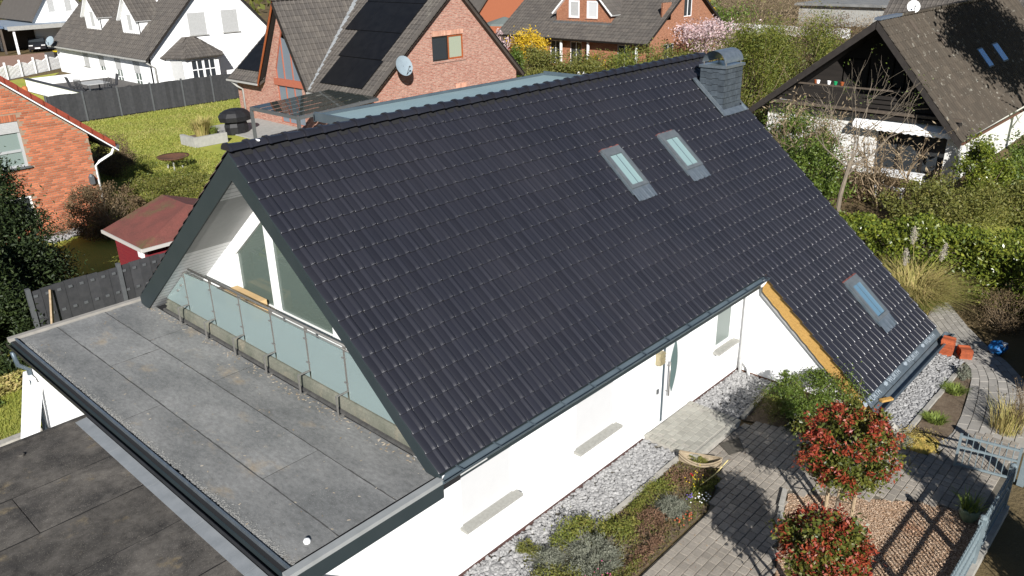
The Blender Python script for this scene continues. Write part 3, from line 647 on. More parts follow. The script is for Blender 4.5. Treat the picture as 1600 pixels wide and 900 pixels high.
mb = MB(); mb.box(0.3, 14.6, 8.8, 8.95, 0, 3.0).box(14.45, 14.6, -2.6, 8.8, 0, 0.3); mb.add([(14.6, -2.6, 0.3), (14.6, 8.8, 0.3), (14.6, 8.8, 3.0), (14.6, YR, 6.5), (14.6, -2.4, 0.4)], [(0, 1, 2, 3, 4)])
mb.build('rear_walls', 'render', house)
# eave gutter of the main roof
def gutter(x0, x1, y, z, r, mat, parent, name='gutter', n=9):
    mb = MB(); pr = [(-r * math.cos(math.pi * k / (n - 1)), -r * math.sin(math.pi * k / (n - 1))) for k in range(n)]
    pr = [(pr[0][0] - 0.012, pr[0][1] + 0.012), (pr[0][0] - 0.016, pr[0][1])] + pr
    for th, flip in ((0, 0), (0.006, 1)):
        vs = [(x, y + a * (1 - th / r), z + b * (1 - th / r) + (0)) for x in (x0, x1) for a, b in pr]; k = len(pr)
        mb.add(vs, [(i, i + 1, k + i + 1, k + i) for i in range(k - 1)])
    for x in (x0, x1): mb.add([(x, y + a, z + b) for a, b in pr[2:]], [tuple(range(n))])
    return mb.build(name, mat, parent, smooth=True)
gutter(-0.02, 10.12, -0.05, 2.70, 0.075, 'gutter', house)
MB().box(-0.02, 10.10, 0.035, 0.06, 2.44, 2.70).box(-0.02, 10.10, 0.062, 0.535, 2.47, 2.495).build('fascia', 'board', house)
for k in range(13): x = 0.35 + k * 0.8; MB().bar((x, -0.135, 2.712), (x, 0.06, 2.722), 0.03, 0.006).build('gutter_bracket', 'gutter', house)
dp = MB().tube([(10.16, 0.40, 0.0), (10.16, 0.40, 2.15), (10.14, 0.30, 2.32), (10.05, 0.02, 2.50), (10.04, -0.05, 2.64)], 0.042, 10).build('downpipe', 'white', house, smooth=True)
MB().tube([(10.21, 0.20, 0.0), (10.23, 0.22, 0.22), (10.27, 0.42, 0.35)], 0.05, 10).build('drain_pipe', 'white', house, smooth=True)
MB().box(10.26, 10.298, -0.75, -0.68, 0.42, 0.46).build('wall_socket', 'fencepost', house)
MB().box(9.86, 9.90, 0.515, 0.539, 0.86, 0.98).build('wall_socket', 'fencepost', house)
# bottom edge of the low wing: metal apron with print, box gutter
mb = MB()
cs = np.linspace(42.0, 61.95, 30)
for k in range(29):
    w0, w1 = random.uniform(-0.006, 0.006), random.uniform(-0.006, 0.006)
    mb.add([Rp(cs[k], 27.78, -0.012), Rp(cs[k + 1], 27.78, -0.012), Rp(cs[k + 1], 28.62, -0.03 + w1), Rp(cs[k], 28.62, -0.03 + w0)], [(0, 1, 2, 3)])
    mb.add([Rp(cs[k], 28.62, -0.03), Rp(cs[k + 1], 28.62, -0.03), Rp(cs[k + 1], 28.68, -0.10), Rp(cs[k], 28.68, -0.10)], [(0, 1, 2, 3)])
ap = mb.build('eave_apron', 'darkzinc', house)
gutter(Rp(42.0, 28)[0] + 0.02, Rp(62.6, 28)[0] + 0.1, -2.90, 0.34, 0.105, 'darkzinc', house)
mb = MB(); mb.bar((Rp(42.0, 28)[0] + 0.02, -3.02, 0.345), (Rp(62.6, 28)[0] + 0.1, -3.02, 0.345), 0.05, 0.012); mb.build('gutter_lip', 'darkzinc', house)
MB().bar((10.45, -2.83, 0.37), (10.72, -2.98, 0.365), 0.10, 0.05).build('wood_block', 'osb', house)
MB().box(10.2, 14.5, -2.76, -2.62, 0.0, 0.30).build('wing_plinth', 'board', house)
def text_mesh(txt, size):
    cu = bpy.data.curves.new('t', 'FONT'); cu.body = txt; cu.size = size; cu.extrude = 0.0008; cu.align_x = 'CENTER'; cu.offset = 0.003
    o = bpy.data.objects.new('t', cu); COL.objects.link(o); dg = bpy.context.evaluated_depsgraph_get(); dg.update()
    me = bpy.data.meshes.new_from_object(o.evaluated_get(dg)); bpy.data.objects.remove(o); return me
tm = text_mesh('WÜRTH', 0.19); tm.materials.clear(); tm.materials.append(M['lettering'])
lm = MB().box(-0.55, -0.50, 0.02, 0.14, -0.001, 0.001).box(-0.49, -0.44, 0.02, 0.14, -0.001, 0.001).box(-0.58, -0.41, 0.05, 0.09, -0.0014, 0.0014); lme = mesh_arrays('print_mark', lm.v, lm.f); lme.materials.append(M['lettering'])
for c in (43.6, 48.7, 54.0, 59.2):
    for nm, me_ in (('printed_lettering', tm), ('printed_mark', lme)):
        o = bpy.data.objects.new(nm, me_); COL.objects.link(o); o.parent = ap
        o.matrix_basis = Matrix.Translation(Vector(Rp(c, 28.40, -0.012)) - Vector(wl(ap))) @ rotx(TH - 0.06)

# --- skylights
def skylight(c0, c1, r0, r1, gm):
    def box(mb, a0, a1, b0, b1, n0, n1): mb.hexa([Rp(a0, b1, n0), Rp(a1, b1, n0), Rp(a1, b0, n0), Rp(a0, b0, n0), Rp(a0, b1, n1), Rp(a1, b1, n1), Rp(a1, b0, n1), Rp(a0, b0, n1)])
    f = MB(); fw = 0.38; fh = 0.26; hb = 0.95
    for a in ((c0 + .15, c0 + .15 + fw, r0 + .35, r1 - hb), (c1 - .15 - fw, c1 - .15, r0 + .35, r1 - hb), (c0 + .15 + fw, c1 - .15 - fw, r0 + .35, r0 + .35 + fh), (c0 + .15 + fw, c1 - .15 - fw, r1 - hb - fh, r1 - hb)): box(f, *a, 0.0, 0.085)
    box(f, c0 + .1, c1 - .1, r0, r0 + .35, 0.0, 0.065)
    w_ = f.build('skylight', pm('grey skylight frame', (0.105, 0.12, 0.13), (0.135, 0.15, 0.16), 6, rough=0.45, metal=0.3), house)
    g = MB(); box(g, c0 + .15 + fw, c1 - .15 - fw, r0 + .35 + fh, r1 - hb - fh, 0.035, 0.045); g.build('pane', gm, w_)
    g = MB(); box(g, (c0 + c1) / 2 + 0.12, (c0 + c1) / 2 + 0.18, r0 + .35 + fh, r1 - hb - fh, 0.046, 0.052); g.build('glazing_bar', 'gutter', w_)
    s = MB(); box(s, c0, c0 + .14, r0 + .2, r1 - .6, 0, 0.04); box(s, c1 - .14, c1, r0 + .2, r1 - .6, 0, 0.04); s.build('side_flashing', 'darkzinc', w_)
    a = MB(); nn = 12
    for k in range(nn):
        ca, cb = c0 + (c1 - c0) * k / nn, c0 + (c1 - c0) * (k + 1) / nn; ha, hb_ = 0.035 + 0.012 * math.sin(k * 1.57 * 1.3), 0.035 + 0.012 * math.sin((k + 1) * 1.57 * 1.3)
        ra, rb_ = r1 + random.uniform(-.05, .05), r1 + random.uniform(-.05, .05)
        a.add([Rp(ca, r1 - hb, 0.045), Rp(cb, r1 - hb, 0.045), Rp(cb, rb_, hb_), Rp(ca, ra, ha)], [(0, 1, 2, 3)])
    a.build('apron', 'zinc', w_)
    s = MB()
    for k in range(9):
        box(s, c0 + (c1 - c0) * k / 9, c0 + (c1 - c0) * (k + 1) / 9 + .01, r0 - random.uniform(.02, .11), r0, 0.0, 0.045)
    s.build('seal_strip', pm('red sealing foam', (0.17, 0.055, 0.045), rough=0.8), w_)
skylight(33.4, 36.4, 5.75, 10.0, 'skyglass'); skylight(42.75, 46.0, 5.85, 10.1, 'skyglass'); skylight(52.6, 55.7, 21.4, 25.9, 'blueglass')

# --- chimney
cx0, cx1, cy0, cy1, czt = 13.64, 14.60, 3.33, 4.05, 6.70
mb = MB(); mb.box(cx0 + .02, cx1 - .02, cy0 + .02, cy1 - .02, 5.3, czt); ch = mb.build('chimney', 'deck', house)
sl = mesh_arrays('slate', *[(lambda m: (m.v, m.f))(MB().box(-0.092, 0.092, -0.009, 0.009, -0.074, 0.074))][0]); sl.materials.append(M['slate'])
def put_slate(p, rz):
    o = bpy.data.objects.new('slate', sl); COL.objects.link(o); o.parent = ch
    o.matrix_basis = Matrix.Translation(Vector(p) - Vector(wl(ch))) @ Matrix.Rotation(rz, 4, 'Z') @ rotx(random.uniform(0.03, 0.07)) @ Matrix.Rotation(random.gauss(0, 0.015), 4, 'Y')
for j in range(8):
    z = 5.52 + j * 0.16
    if z > czt - 0.05: continue
    for k in range(5):
        put_slate((cx0 + 0.09 + k * 0.197 + (0.0 if j % 2 else 0.0), cy0 + 0.004 - (k % 2) * 0.003, z), 0)
    for k in range(4):
        y = cy0 + 0.09 + k * 0.185
        if z > ZE + TAN * y - 0.05: put_slate((cx0 + 0.004 - (k % 2) * 0.003, y, z + (0.03 if k % 2 else 0)), -math.pi / 2)
        if z > ZE + TAN * y - 0.05: put_slate((cx1 - 0.004, y, z), math.pi / 2)
mb = MB(); mb.box(cx0 - .05, cx1 + .05, cy0 - .05, cy1 + .05, czt, czt + 0.07); mb.build('coping', 'zinc', ch)
mb = MB(); nn = 14; R_ = (cy1 - cy0) / 2 - 0.02; yc = (cy0 + cy1) / 2; zb = czt + 0.13
for rr, xx in ((R_, 0.0), (R_ - 0.012, 0.004)):
    vs = [(x, yc - math.cos(math.pi * k / nn) * rr, zb + math.sin(math.pi * k / nn) * rr * 0.92) for x in (cx0 - 0.02 + xx, cx1 + 0.04 - xx) for k in range(nn + 1)]
    mb.add(vs, [(k, k + 1, nn + 2 + k, nn + 1 + k) for k in range(nn)])
mb.build('vault_cap', 'zinc', ch, smooth=True)
for x in (cx0 + 0.08, cx1 - 0.08):
    for y in (yc - R_ + 0.01, yc + R_ - 0.01): MB().box(x - 0.015, x + 0.015, y - 0.01, y + 0.01, czt + 0.06, zb + 0.02).build('cap_support', 'steel', ch)
def rbox(mb, x0, x1, y0, y1, n0, n1):
    f = lambda x, y, n: (x, y - n * ST, ZE + TAN * y + n * CT)
    mb.hexa([f(x0, y0, n0), f(x1, y0, n0), f(x1, y1, n0), f(x0, y1, n0), f(x0, y0, n1), f(x1, y0, n1), f(x1, y1, n1), f(x0, y1, n1)])
mb = MB(); rbox(mb, cx0 - 0.19, cx0 - 0.001, cy0 - 0.16, cy1 + 0.12, 0.02, 0.045); rbox(mb, cx0, cx1 + 0.1, cy0 - 0.17, cy0 - 0.02, 0.02, 0.047); rbox(mb, cx0 - 0.20, cx0 - 0.05, cy1 + 0.0, cy1 + 0.16, 0.046, 0.07)
rbox(mb, cx0 - 0.18, cx0 - 0.15, cy0 - 0.12, cy1 + 0.1, 0.045, 0.075); rbox(mb, cx1 + 0.06, cx1 + 0.1, cy0 - 0.17, cy0 + 0.2, 0.047, 0.08)
mb.build('flashing', 'zinc', ch)

# --- flat roofed rear dormer
mb = MB(); mb.hexa([(3.75, YR - 0.05, 6.40), (11.4, YR - 0.05, 6.40), (11.4, 7.75, 6.34), (3.75, 7.75, 6.34), (3.75, YR - 0.05, 6.50), (11.4, YR - 0.05, 6.50), (11.4, 7.75, 6.44), (3.75, 7.75, 6.44)])
dm = mb.build('rear_dormer', 'tealroof', house)
MB().box(3.9, 11.25, 7.3, 7.5, 4.0, 6.34).box(3.9, 4.0, YR + 0.3, 7.3, 4.0, 6.34).box(11.15, 11.25, YR + 0.3, 7.3, 4.0, 6.34).build('cheek', 'tealroof', dm)
MB().box(3.69, 3.75, YR, 7.78, 6.36, 6.55).box(11.4, 11.46, YR, 7.78, 6.36, 6.55).box(3.69, 11.46, 7.75, 7.80, 6.34, 6.50).build('edge_trim', 'gutter', dm)

# ================================================================== flat garage roof at the gable
gar = thing('garage', (-1.3, 5, 0), 'flat roofed white garage with grey felt roof attached to the gable of the tiled house', 'garage')
FZ = 2.655
MB().box(-2.38, 0.04, 0.538, 9.9, 0, FZ - 0.2).build('wall', 'render', gar)
MB().box(-2.56, 0.40, 0.0, 10.02, FZ - 0.2, FZ - 0.02).build('roof_slab', 'deck', gar)
lanes = [(-2.42, -1.706, [0.12, 5.2, 9.95]), (-1.70, -0.726, [0.12, 2.0, 7.3, 9.95]), (-0.72, 0.14, [0.12, 5.26, 7.8, 9.95])]
for li, (a, b, cuts) in enumerate(lanes):
    for k in range(len(cuts) - 1):
        y0, y1 = cuts[k], cuts[k + 1] - 0.012; nx, ny = 4, 10; mb = MB()
        grid = [(a + (b - a) * i / nx + (random.gauss(0, .003) if 0 < i < nx else random.gauss(0, .004)), y0 + (y1 - y0) * j / ny, FZ + random.gauss(0, 0.0022)) for j in range(ny + 1) for i in range(nx + 1)]
        mb.add(grid, [(j * (nx + 1) + i, j * (nx + 1) + i + 1, (j + 1) * (nx + 1) + i + 1, (j + 1) * (nx + 1) + i) for j in range(ny) for i in range(nx)])
        mb.build('roofing_sheet', 'bitumen', gar, smooth=True)
        s = MB()
        if k: s.box(a, b, y0 - 0.012, y0 - 0.003, FZ - 0.01, FZ + 0.003)
        if li < 2:
            n2 = max(2, int((y1 - y0) / 0.12))
            for q in range(n2): ya = y0 + (y1 - y0) * q / n2; s.box(b - 0.002 + random.uniform(-.005, .002), b + 0.010 + random.uniform(-.004, .008), ya, ya + (y1 - y0) / n2, FZ - 0.01, FZ + 0.004 + random.uniform(0, .002))
        if s.v: s.build('seam', 'seam', gar)
ng = 3600; gx = -2.46 + np.abs(rng.normal(0, 0.06, ng)); gy = rng.uniform(0.1, 9.6, ng); keep = rng.uniform(0, 1, ng) < (0.35 + 0.65 * np.abs(np.sin(gy * 0.8 + 0.6))); gm_ = []
for x, y in zip(gx[keep], gy[keep]):
    q = rng.uniform(.004, .011); gm_.append(np.array(Matrix.Translation((x, y, FZ + .003)) @ Matrix.Rotation(rng.uniform(0, 6.3), 4, 'Z') @ Matrix.Diagonal((q * 1.3, q, q * .7, 1))))
ob = np.array([(-1, -1, 0), (1, -1, 0), (1, 1, 0), (-1, 1, 0), (0, 0, 1)]); tag(link('roof_grit', multi_mesh('roof_grit', ob, [(0, 1, 4), (1, 2, 4), (2, 3, 4), (3, 0, 4)], np.array(gm_)), 'gravelband', gar), kind='stuff')
MB().box(-2.50, -2.468, 0.05, 9.98, FZ - 0.06, FZ + 0.035).build('edge_trim', 'zinc', gar)
MB().box(-2.60, 0.0, -0.075, 0.045, FZ - 0.02, FZ + 0.045).build('edge_trim', pm('pale zinc trim', (0.34, 0.35, 0.345), (0.28, 0.29, 0.285), 3, rough=0.5, metal=0.2), gar)
MB().box(-2.60, 0.25, 9.96, 10.08, FZ - 0.04, FZ + 0.05).build('edge_trim', pm('stone trim', (0.30, 0.28, 0.25), (0.24, 0.225, 0.2), 4, rough=0.8), gar)
MB().box(-2.56, 0.02, -0.045, 0.0, FZ - 0.29, FZ - 0.022).box(-2.585, -2.562, -0.045, 10.02, FZ - 0.20, FZ - 0.022).box(-2.56, 0.3, 10.022, 10.06, FZ - 0.26, FZ - 0.045).build('fascia', 'board', gar)
gt = MB(); pr = [(-0.0, 0.0), (0.0, -0.10), (0.07, -0.10), (0.07, -0.02)]
gt.box(-2.645, -2.59, -0.1, 10.05, FZ - 0.12, FZ - 0.105).box(-2.652, -2.645, -0.1, 10.05, FZ - 0.12, FZ - 0.04).build('gutter', 'black', gar)
MB().tube([(-2.66, 9.7, FZ - 0.13), (-2.62, 9.75, 2.2), (-2.44, 9.82, 2.0), (-2.44, 9.82, 0.05)], 0.045, 10).build('downpipe', 'gutter', gar, smooth=True)
MB().lathe([(0.045, 0), (0.05, 0.03), (0.03, 0.06), (0.0, 0.065)], (-2.05, 0.33, FZ), 12).build('roof_vent', 'white', gar, smooth=True)
MB().tube([(0.02, -0.02, FZ + 0.02), (0.03, -0.03, FZ + 0.07), (0.07, -0.02, FZ + 0.07)], 0.012, 6).build('corner_clip', 'white', gar, smooth=True)

nd = 420; dx_ = np.where(rng.uniform(0, 1, nd) < .7, .12 - np.abs(rng.normal(0, .10, nd)), rng.uniform(-2.4, .1, nd)); dm_ = []
for x, y in zip(dx_, rng.uniform(.15, 9.8, nd)):
    q = rng.uniform(.004, .016); dm_.append(np.array(Matrix.Translation((x, y, FZ + .004)) @ Matrix.Rotation(rng.uniform(0, 6.3), 4, 'Z') @ Matrix.Diagonal((q * 1.6, q * .7, q * .4, 1))))
tag(link('leaf_debris', multi_mesh('leaf_debris', ob, [(0, 1, 4), (1, 2, 4), (2, 3, 4), (3, 0, 4)], np.array(dm_)), pm('dry debris', (.22, .16, .09), rough=.9, island=(.42, .37, .30)), gar), kind='stuff')
# neighbouring lower flat roof
low = thing('flat_roof_garage', (-4.6, 3, 0), 'lower garage with dark brown weathered felt roof beside the grey flat roof', 'garage'); LZ = 2.50
MB().box(-7.4, -2.75, -3.5, 5.9, 0, LZ - 0.1).build('wall', 'render', low)
MB().box(-7.6, -2.60, -4.0, 6.06, LZ - 0.12, LZ - 0.012).build('roof_slab', 'deck', low)
yy = [6.02, 4.55, 3.42, 2.22, 1.0, -.2, -1.4, -2.5, -3.6]
for k in range(8):
    xs_ = [-7.5, random.uniform(-4.6, -3.7), -2.83] if k % 2 else [-7.5, random.uniform(-5.6, -4.4), -2.83]
    for q in range(2):
        a, b = xs_[q], xs_[q + 1] - 0.01; y1, y0 = yy[k] - 0.008, yy[k + 1]; nx, ny = 8, 4; mb = MB(); z0_ = LZ + random.uniform(0, .004)
        grid = [(a + (b - a) * i / nx, y0 + (y1 - y0) * j / ny, z0_ + (0.006 if j == 0 else 0) + random.gauss(0, 0.003)) for j in range(ny + 1) for i in range(nx + 1)]
        mb.add(grid, [(j * (nx + 1) + i, j * (nx + 1) + i + 1, (j + 1) * (nx + 1) + i + 1, (j + 1) * (nx + 1) + i) for j in range(ny) for i in range(nx)])
        mb.build('roofing_sheet', 'bitumenold', low, smooth=True)
mb = MB(); yv = np.linspace(-3.5, 6.02, 8)
for k in range(7):
    MB().hexa([(-2.85, yv[k], LZ + .006), (-2.66, yv[k], LZ + .016), (-2.66, yv[k + 1] - .01, LZ + .016), (-2.85, yv[k + 1] - .01, LZ + .006), (-2.85, yv[k], LZ + .012), (-2.66, yv[k], LZ + .03), (-2.66, yv[k + 1] - .01, LZ + .03), (-2.85, yv[k + 1] - .01, LZ + .012)]).build('lead_flashing', pm('pale lead', (0.21, 0.225, 0.235), (0.26, 0.275, 0.285), 4, rough=0.6, metal=0.2), low)
MB().box(-7.6, -2.62, 6.0, 6.08, LZ - 0.03, LZ + 0.05).build('edge_trim', 'bitumenold', low)
MB().lathe([(0.05, 0), (0.05, 0.03), (0.035, 0.035), (0.0, 0.03)], (-3.8, 5.65, LZ), 10).build('roof_outlet', 'bitumenold', low)
# things beside the garage wall
for k, (dx, dy, tp) in enumerate(((0.0, 0.0, 0.14), (0.03, -0.16, 0.10))):
    mb = MB(); a = V(-2.95 + dx, 9.55 + dy, 0.0); b = V(-2.46 + dx, 9.55 + dy, 1.85 - 0.1 * k); d_ = V(0, 0.5, 0)
    mb.bar(a, b, 0.07, 0.09, (0, 1, 0)).bar(a + d_, b + d_, 0.07, 0.09, (0, 1, 0)).bar(a, a + d_, 0.07, 0.07).bar(b, b + d_, 0.07, 0.07)
    o = mb.build('window_frame', 'white'); tag(o, ('outer' if k == 0 else 'inner') + ' white frame leaning against the garage wall beneath the flat roof', 'frame', 'frames leaning on the garage')
t = thing('crate', (-2.85, 9.6, 0), 'small crate with red and blue packs on the ground behind the leaning white frames', 'crate')
MB().box(-3.05, -2.7, 9.35, 9.85, 0, 0.25).build('body', 'deck', t); MB().box(-3.03, -2.72, 9.38, 9.6, 0.25, 0.36).build('pack', pm('red pack', (0.42, 0.03, 0.02), rough=0.5), t); MB().box(-3.03, -2.72, 9.62, 9.83, 0.25, 0.33).build('pack', 'blueplastic', t)
# ================================================================== neighbouring houses
def pyr(pts, mat, name, parent): return MB().add(pts, [tuple(range(len(pts)))]).build(name, mat, parent)
# ---- orange red brick house, left
lb = thing('brick_house', (0, 30, 0), 'orange red brick house with red verge tiles at the left edge', 'house')
LY = 25.6
def lz(x): return 8.0 - 0.87 * abs(x - 0.2)
lh = [(1.45, 2.92, 2.70, 4.36), (1.5, 2.74, 0.55, 1.62)]
lw = wall('wall', 'mortar', lb, 'y', LY, [(-4.8, 0), (5.18, 0), (5.18, lz(5.18) - 0.12), (0.2, lz(0.2) - 0.12), (-4.8, lz(-4.8) - 0.12)], lh, thick=8)
window(lb, 'y', LY, 1.45, 2.92, 2.70, 4.36, frame=pm('grey window frame', (0.36, 0.37, 0.37), rough=0.5), glass=glass_mat('green pane', (0.20, 0.25, 0.23), see=0), trans=(3.3,), sill='fencepost', shut=0.24, shutm='greyshut', fw=0.09, over=0.1)
window(lb, 'y', LY, 1.5, 2.74, 0.55, 1.62, glass='darkglass')
bk = mesh_arrays('brick', *[(m.v, m.f) for m in [MB().box(-0.113, 0.113, -0.012, 0.03, -0.030, 0.030)]][0]); bk.materials.append(M['redbrick'])
bks = mesh_arrays('brick_header', *[(m.v, m.f) for m in [MB().box(-0.034, 0.034, -0.012, 0.03, -0.118, 0.118)]][0]); bks.materials.append(M['redbrick'])
sl_ = []
for j in range(88):
    z = 0.05 + j * 0.0815
    off = (j % 2) * 0.124 + (0.06 if j % 4 > 1 else 0)
    for i in range(-10, 25):
        x = i * 0.248 + off
        if x > 5.13 or z > lz(x + (0.12 if x > .2 else -.12)) - 0.13: continue
        if any(a - 0.1 < x < b + 0.1 and c - 0.12 < z < d + (0.30 if c > 2 else 0.05) for a, b, c, d in lh): continue
        sl_.append((abs(x - 3.9) * 1.3 + abs(z - 3.2) * 0.9, x, z))
sl_.sort(); restb = []
for k, (d_, x, z) in enumerate(sl_):
    if k < 285:
        o = bpy.data.objects.new('brick', bk); COL.objects.link(o); o.parent = lw; o.location = Vector((x, LY + random.uniform(-.002, .003), z)) - Vector(wl(lw))
    else:
        T = np.eye(4); T[:3, 3] = (x, LY + random.uniform(-.002, .003), z); restb.append(T)
for k in range(18):
    o = bpy.data.objects.new('brick_header', bks); COL.objects.link(o); o.parent = lw; o.location = Vector((1.42 + k * 0.085, LY, 4.36 + 0.13)) - Vector(wl(lw))
me = multi_mesh('remaining_bricks', np.array([v.co for v in bk.vertices]), [tuple(p.vertices) for p in bk.polygons], np.array(restb))
tag(link('remaining_bricks', me, 'redbrick', lw), kind='stuff')
mb = MB()
for s in (1, -1):
    xe = 0.2 + s * 5.95
    mb.slab(*([(xe, LY - 0.32, lz(xe)), (xe, 33.6, lz(xe)), (0.2, 33.6, lz(0.2)), (0.2, LY - 0.32, lz(0.2))] if s > 0 else [(0.2, LY - 0.32, lz(0.2)), (0.2, 33.6, lz(0.2)), (xe, 33.6, lz(xe)), (xe, LY - 0.32, lz(xe))]), 0.12)
lr = mb.build('roof', 'deck', lb)
vt = mesh_arrays('verge_tile', *[(m.v, m.f) for m in [MB().hexa([(0, 0, -.10), (.40, 0, -.44), (.40, .34, -.44), (0, .34, -.10), (0, 0, .12), (.40, 0, -.21), (.40, .34, -.21), (0, .34, .12)])]][0]); vt.materials.append(M['redtile'])
for k in range(16):
    x = 0.2 + k * 0.36
    o = bpy.data.objects.new('verge_tile', vt); COL.objects.link(o); o.parent = lr; o.location = Vector((x, LY - 0.36, lz(x) + 0.03 + 0.01 * (k % 2))) - Vector(wl(lr))
MB().slab((0.2, LY - 0.335, lz(0.2) - 0.14), (6.1, LY - 0.335, lz(6.1) - 0.14), (6.1, LY - 0.335, lz(6.1) - 0.08), (0.2, LY - 0.335, lz(0.2) - 0.08), 0.02).build('verge_trim', 'white', lb)
gutter(5.98, 6.02, 25.3, 2.9, 0.05, 'white', lb)
MB().box(6.02, 6.14, 25.25, 33.6, 2.86, 2.96).build('eave_gutter', 'fencepost', lb)
MB().tube([(6.05, 25.5, 2.9), (5.9, 25.55, 2.62), (5.4, 25.6, 2.4), (5.25, 25.62, 2.25), (5.25, 25.62, 0.05)], 0.05, 8).build('downpipe', 'white', lb, smooth=True)
MB().lathe([(0.10, 0), (0.12, 0.15), (0.09, 0.2), (0.10, 0.5), (0.07, 0.55)], (3.9, 27.2, lz(3.9)), 10).build('roof_pipe', pm('terracotta', (0.42, 0.15, 0.05), rough=0.8), lb, smooth=True)
MB().box(4.86, 5.02, 25.42, 25.58, 1.6, 1.9).lathe([(0.1, 0), (0.04, 0.1)], (4.94, 25.5, 1.9), 8).build('wall_lamp', 'fencepost', lb)

# ---- pink brick house with solar panels
mh = thing('brick_house', (26, 36, 0), 'pink brick house with black solar panels behind the black roof', 'house')
A0 = (20.2, 2.43); AP = (27.1, 7.95); A1 = (32.75, 2.43); Y0, Y1 = 27.7, 42.2; MY = 28.0
def mz(x): return A0[1] + (x - A0[0]) * 0.8 if x < AP[0] else AP[1] - (x - AP[0]) * 0.977
mw = wall('gable_wall', 'pinkbrick', mh, 'y', MY, [(20.65, 0), (32.3, 0), (32.3, mz(32.3) - 0.15), (AP[0], AP[1] - 0.15), (20.65, mz(20.65) - 0.15)], [(25.3, 27.75, 3.92, 5.28), (21.9, 22.15, 1.5, 1.7)], thick=0.3)
wm = window(mh, 'y', MY, 26.55, 27.75, 3.92, 5.28, frame='orangewood', glass=glass_mat('room pane', (0.30, 0.33, 0.25), see=0), fw=0.10)
window(mh, 'y', MY, 25.3, 26.54, 3.92, 5.28, frame='darkwood', glass='darkglass', fw=0.08)
MB().box(25.2, 27.85, MY - 0.05, MY + 0.1, 3.80, 3.915).build('brick_sill', 'pinkbrick', mw)
hb = mesh_arrays('header_brick', *[(m.v, m.f) for m in [MB().box(-0.05, 0.05, -0.012, 0.05, -0.13, 0.13)]][0]); hb.materials.append(pm('pink header brick', (0.45, 0.22, 0.15), (0.52, 0.31, 0.22), 4, rough=0.85, rand=0.2))
for x0_, n_, z_ in ((25.3, 21, 5.42), (23.2, 12, 2.0), (27.0, 8, 2.35)):
    for k in range(n_):
        o = bpy.data.objects.new('header_brick', hb); COL.objects.link(o); o.parent = mw; o.location = Vector((x0_ + 0.06 + k * 0.117, MY, z_)) - Vector(wl(mw))
CGx, cy_a, cy_b, cyp, czp = 20.2, 33.2, 38.5, 35.75, 7.35
MB().box(20.66, 20.85, MY + .02, cy_a + 0.5, 0, 2.6).build('side_wall', 'pinkbrick', mh); MB().box(20.65, 20.85, cy_b - 0.4, 41.9, 0, 2.6).build('side_wall', 'pinkbrick', mh)
cg = [(cy_a + 0.25, 0), (cy_b - 0.25, 0), (cy_b - 0.25, 2.6), (cyp, czp - 0.35), (cy_a + 0.25, 2.6)]
gl_hole = [(34.35, 0.2), (36.95, 0.2), (36.95, 3.4), (cyp - 0.05, 6.1), (34.35, 3.4)]
wall_poly('cross_gable_wall', 'pinkbrick', mh, 'x', CGx + 0.35, [cg, gl_hole], 0.12, 0.3)
mb = MB(); hp = [V(CGx + 0.42, y, z) for y, z in gl_hole]
for i in range(5): mb.bar(hp[i], hp[(i + 1) % 5], 0.07, 0.08, (1, 0, 0))
for y in (35.2, 36.1): mb.bar((CGx + 0.42, y, 0.2), (CGx + 0.42, y, 4.6 if y < 35.5 else 5.3), 0.06, 0.06, (1, 0, 0))
mb.box(CGx + 0.30, CGx + 0.46, 34.1, 37.2, 2.45, 2.85)
gg = mb.build('glazed_front', 'salmonwood', mh)
for ya, yb in ((34.4, 35.17), (35.23, 36.07), (36.13, 36.9)):
    f_ = lambda y: 3.35 + (6.05 - 3.4) * (1 - abs(y - 35.7) / 1.3)
    MB().prism([(CGx + 0.44, ya, 0.22), (CGx + 0.44, yb, 0.22), (CGx + 0.44, yb, f_(yb)), (CGx + 0.44, ya, f_(ya))], (0.01, 0, 0)).build('pane', glass_mat('blue grey pane', (0.15, 0.18, 0.21), see=0), gg)
# roofs
xr = A0[0] + (czp - A0[1]) / 0.8; mb = MB(); mb.slab((A0[0], cy_a, A0[1]), (A0[0], Y0, A0[1]), (AP[0], Y0, AP[1]), (AP[0], cy_a, AP[1]), 0.16).slab((A0[0], Y1, A0[1]), (A0[0], cy_b, A0[1]), (AP[0], cy_b, AP[1]), (AP[0], Y1, AP[1]), 0.16).slab((xr, cyp, czp), (A0[0], cy_a, A0[1]), (AP[0], cy_a, AP[1]), (AP[0], cyp, AP[1]), 0.16).slab((A0[0], cy_b, A0[1]), (xr, cyp, czp), (AP[0], cyp, AP[1]), (AP[0], cy_b, AP[1]), 0.16); mb.slab((AP[0], Y1, AP[1]), (AP[0], Y0, AP[1]), (A1[0], Y0, A1[1]), (A1[0], Y1, A1[1]), 0.16)
mr_ = mb.build('roof', pm('dark verge', (0.045, 0.035, 0.028), (0.06, 0.048, 0.04), 3, rough=0.8), mh)
sl_main = math.hypot(6.9, 5.52); uu = (0, -1, 0); vv = (6.9, 0, 5.52)
tile_grid('roof_tiles', 'browntile', mr_, (A0[0], Y1, A0[1] + 0.01), (0, -1, 0), vv, Y1 - Y0, sl_main, poly=[(0, 0), (Y1 - cy_b, 0), (Y1 - cyp, sl_main * 0.92), (Y1 - cy_a, 0), (Y1 - Y0, 0), (Y1 - Y0, sl_main), (0, sl_main)])
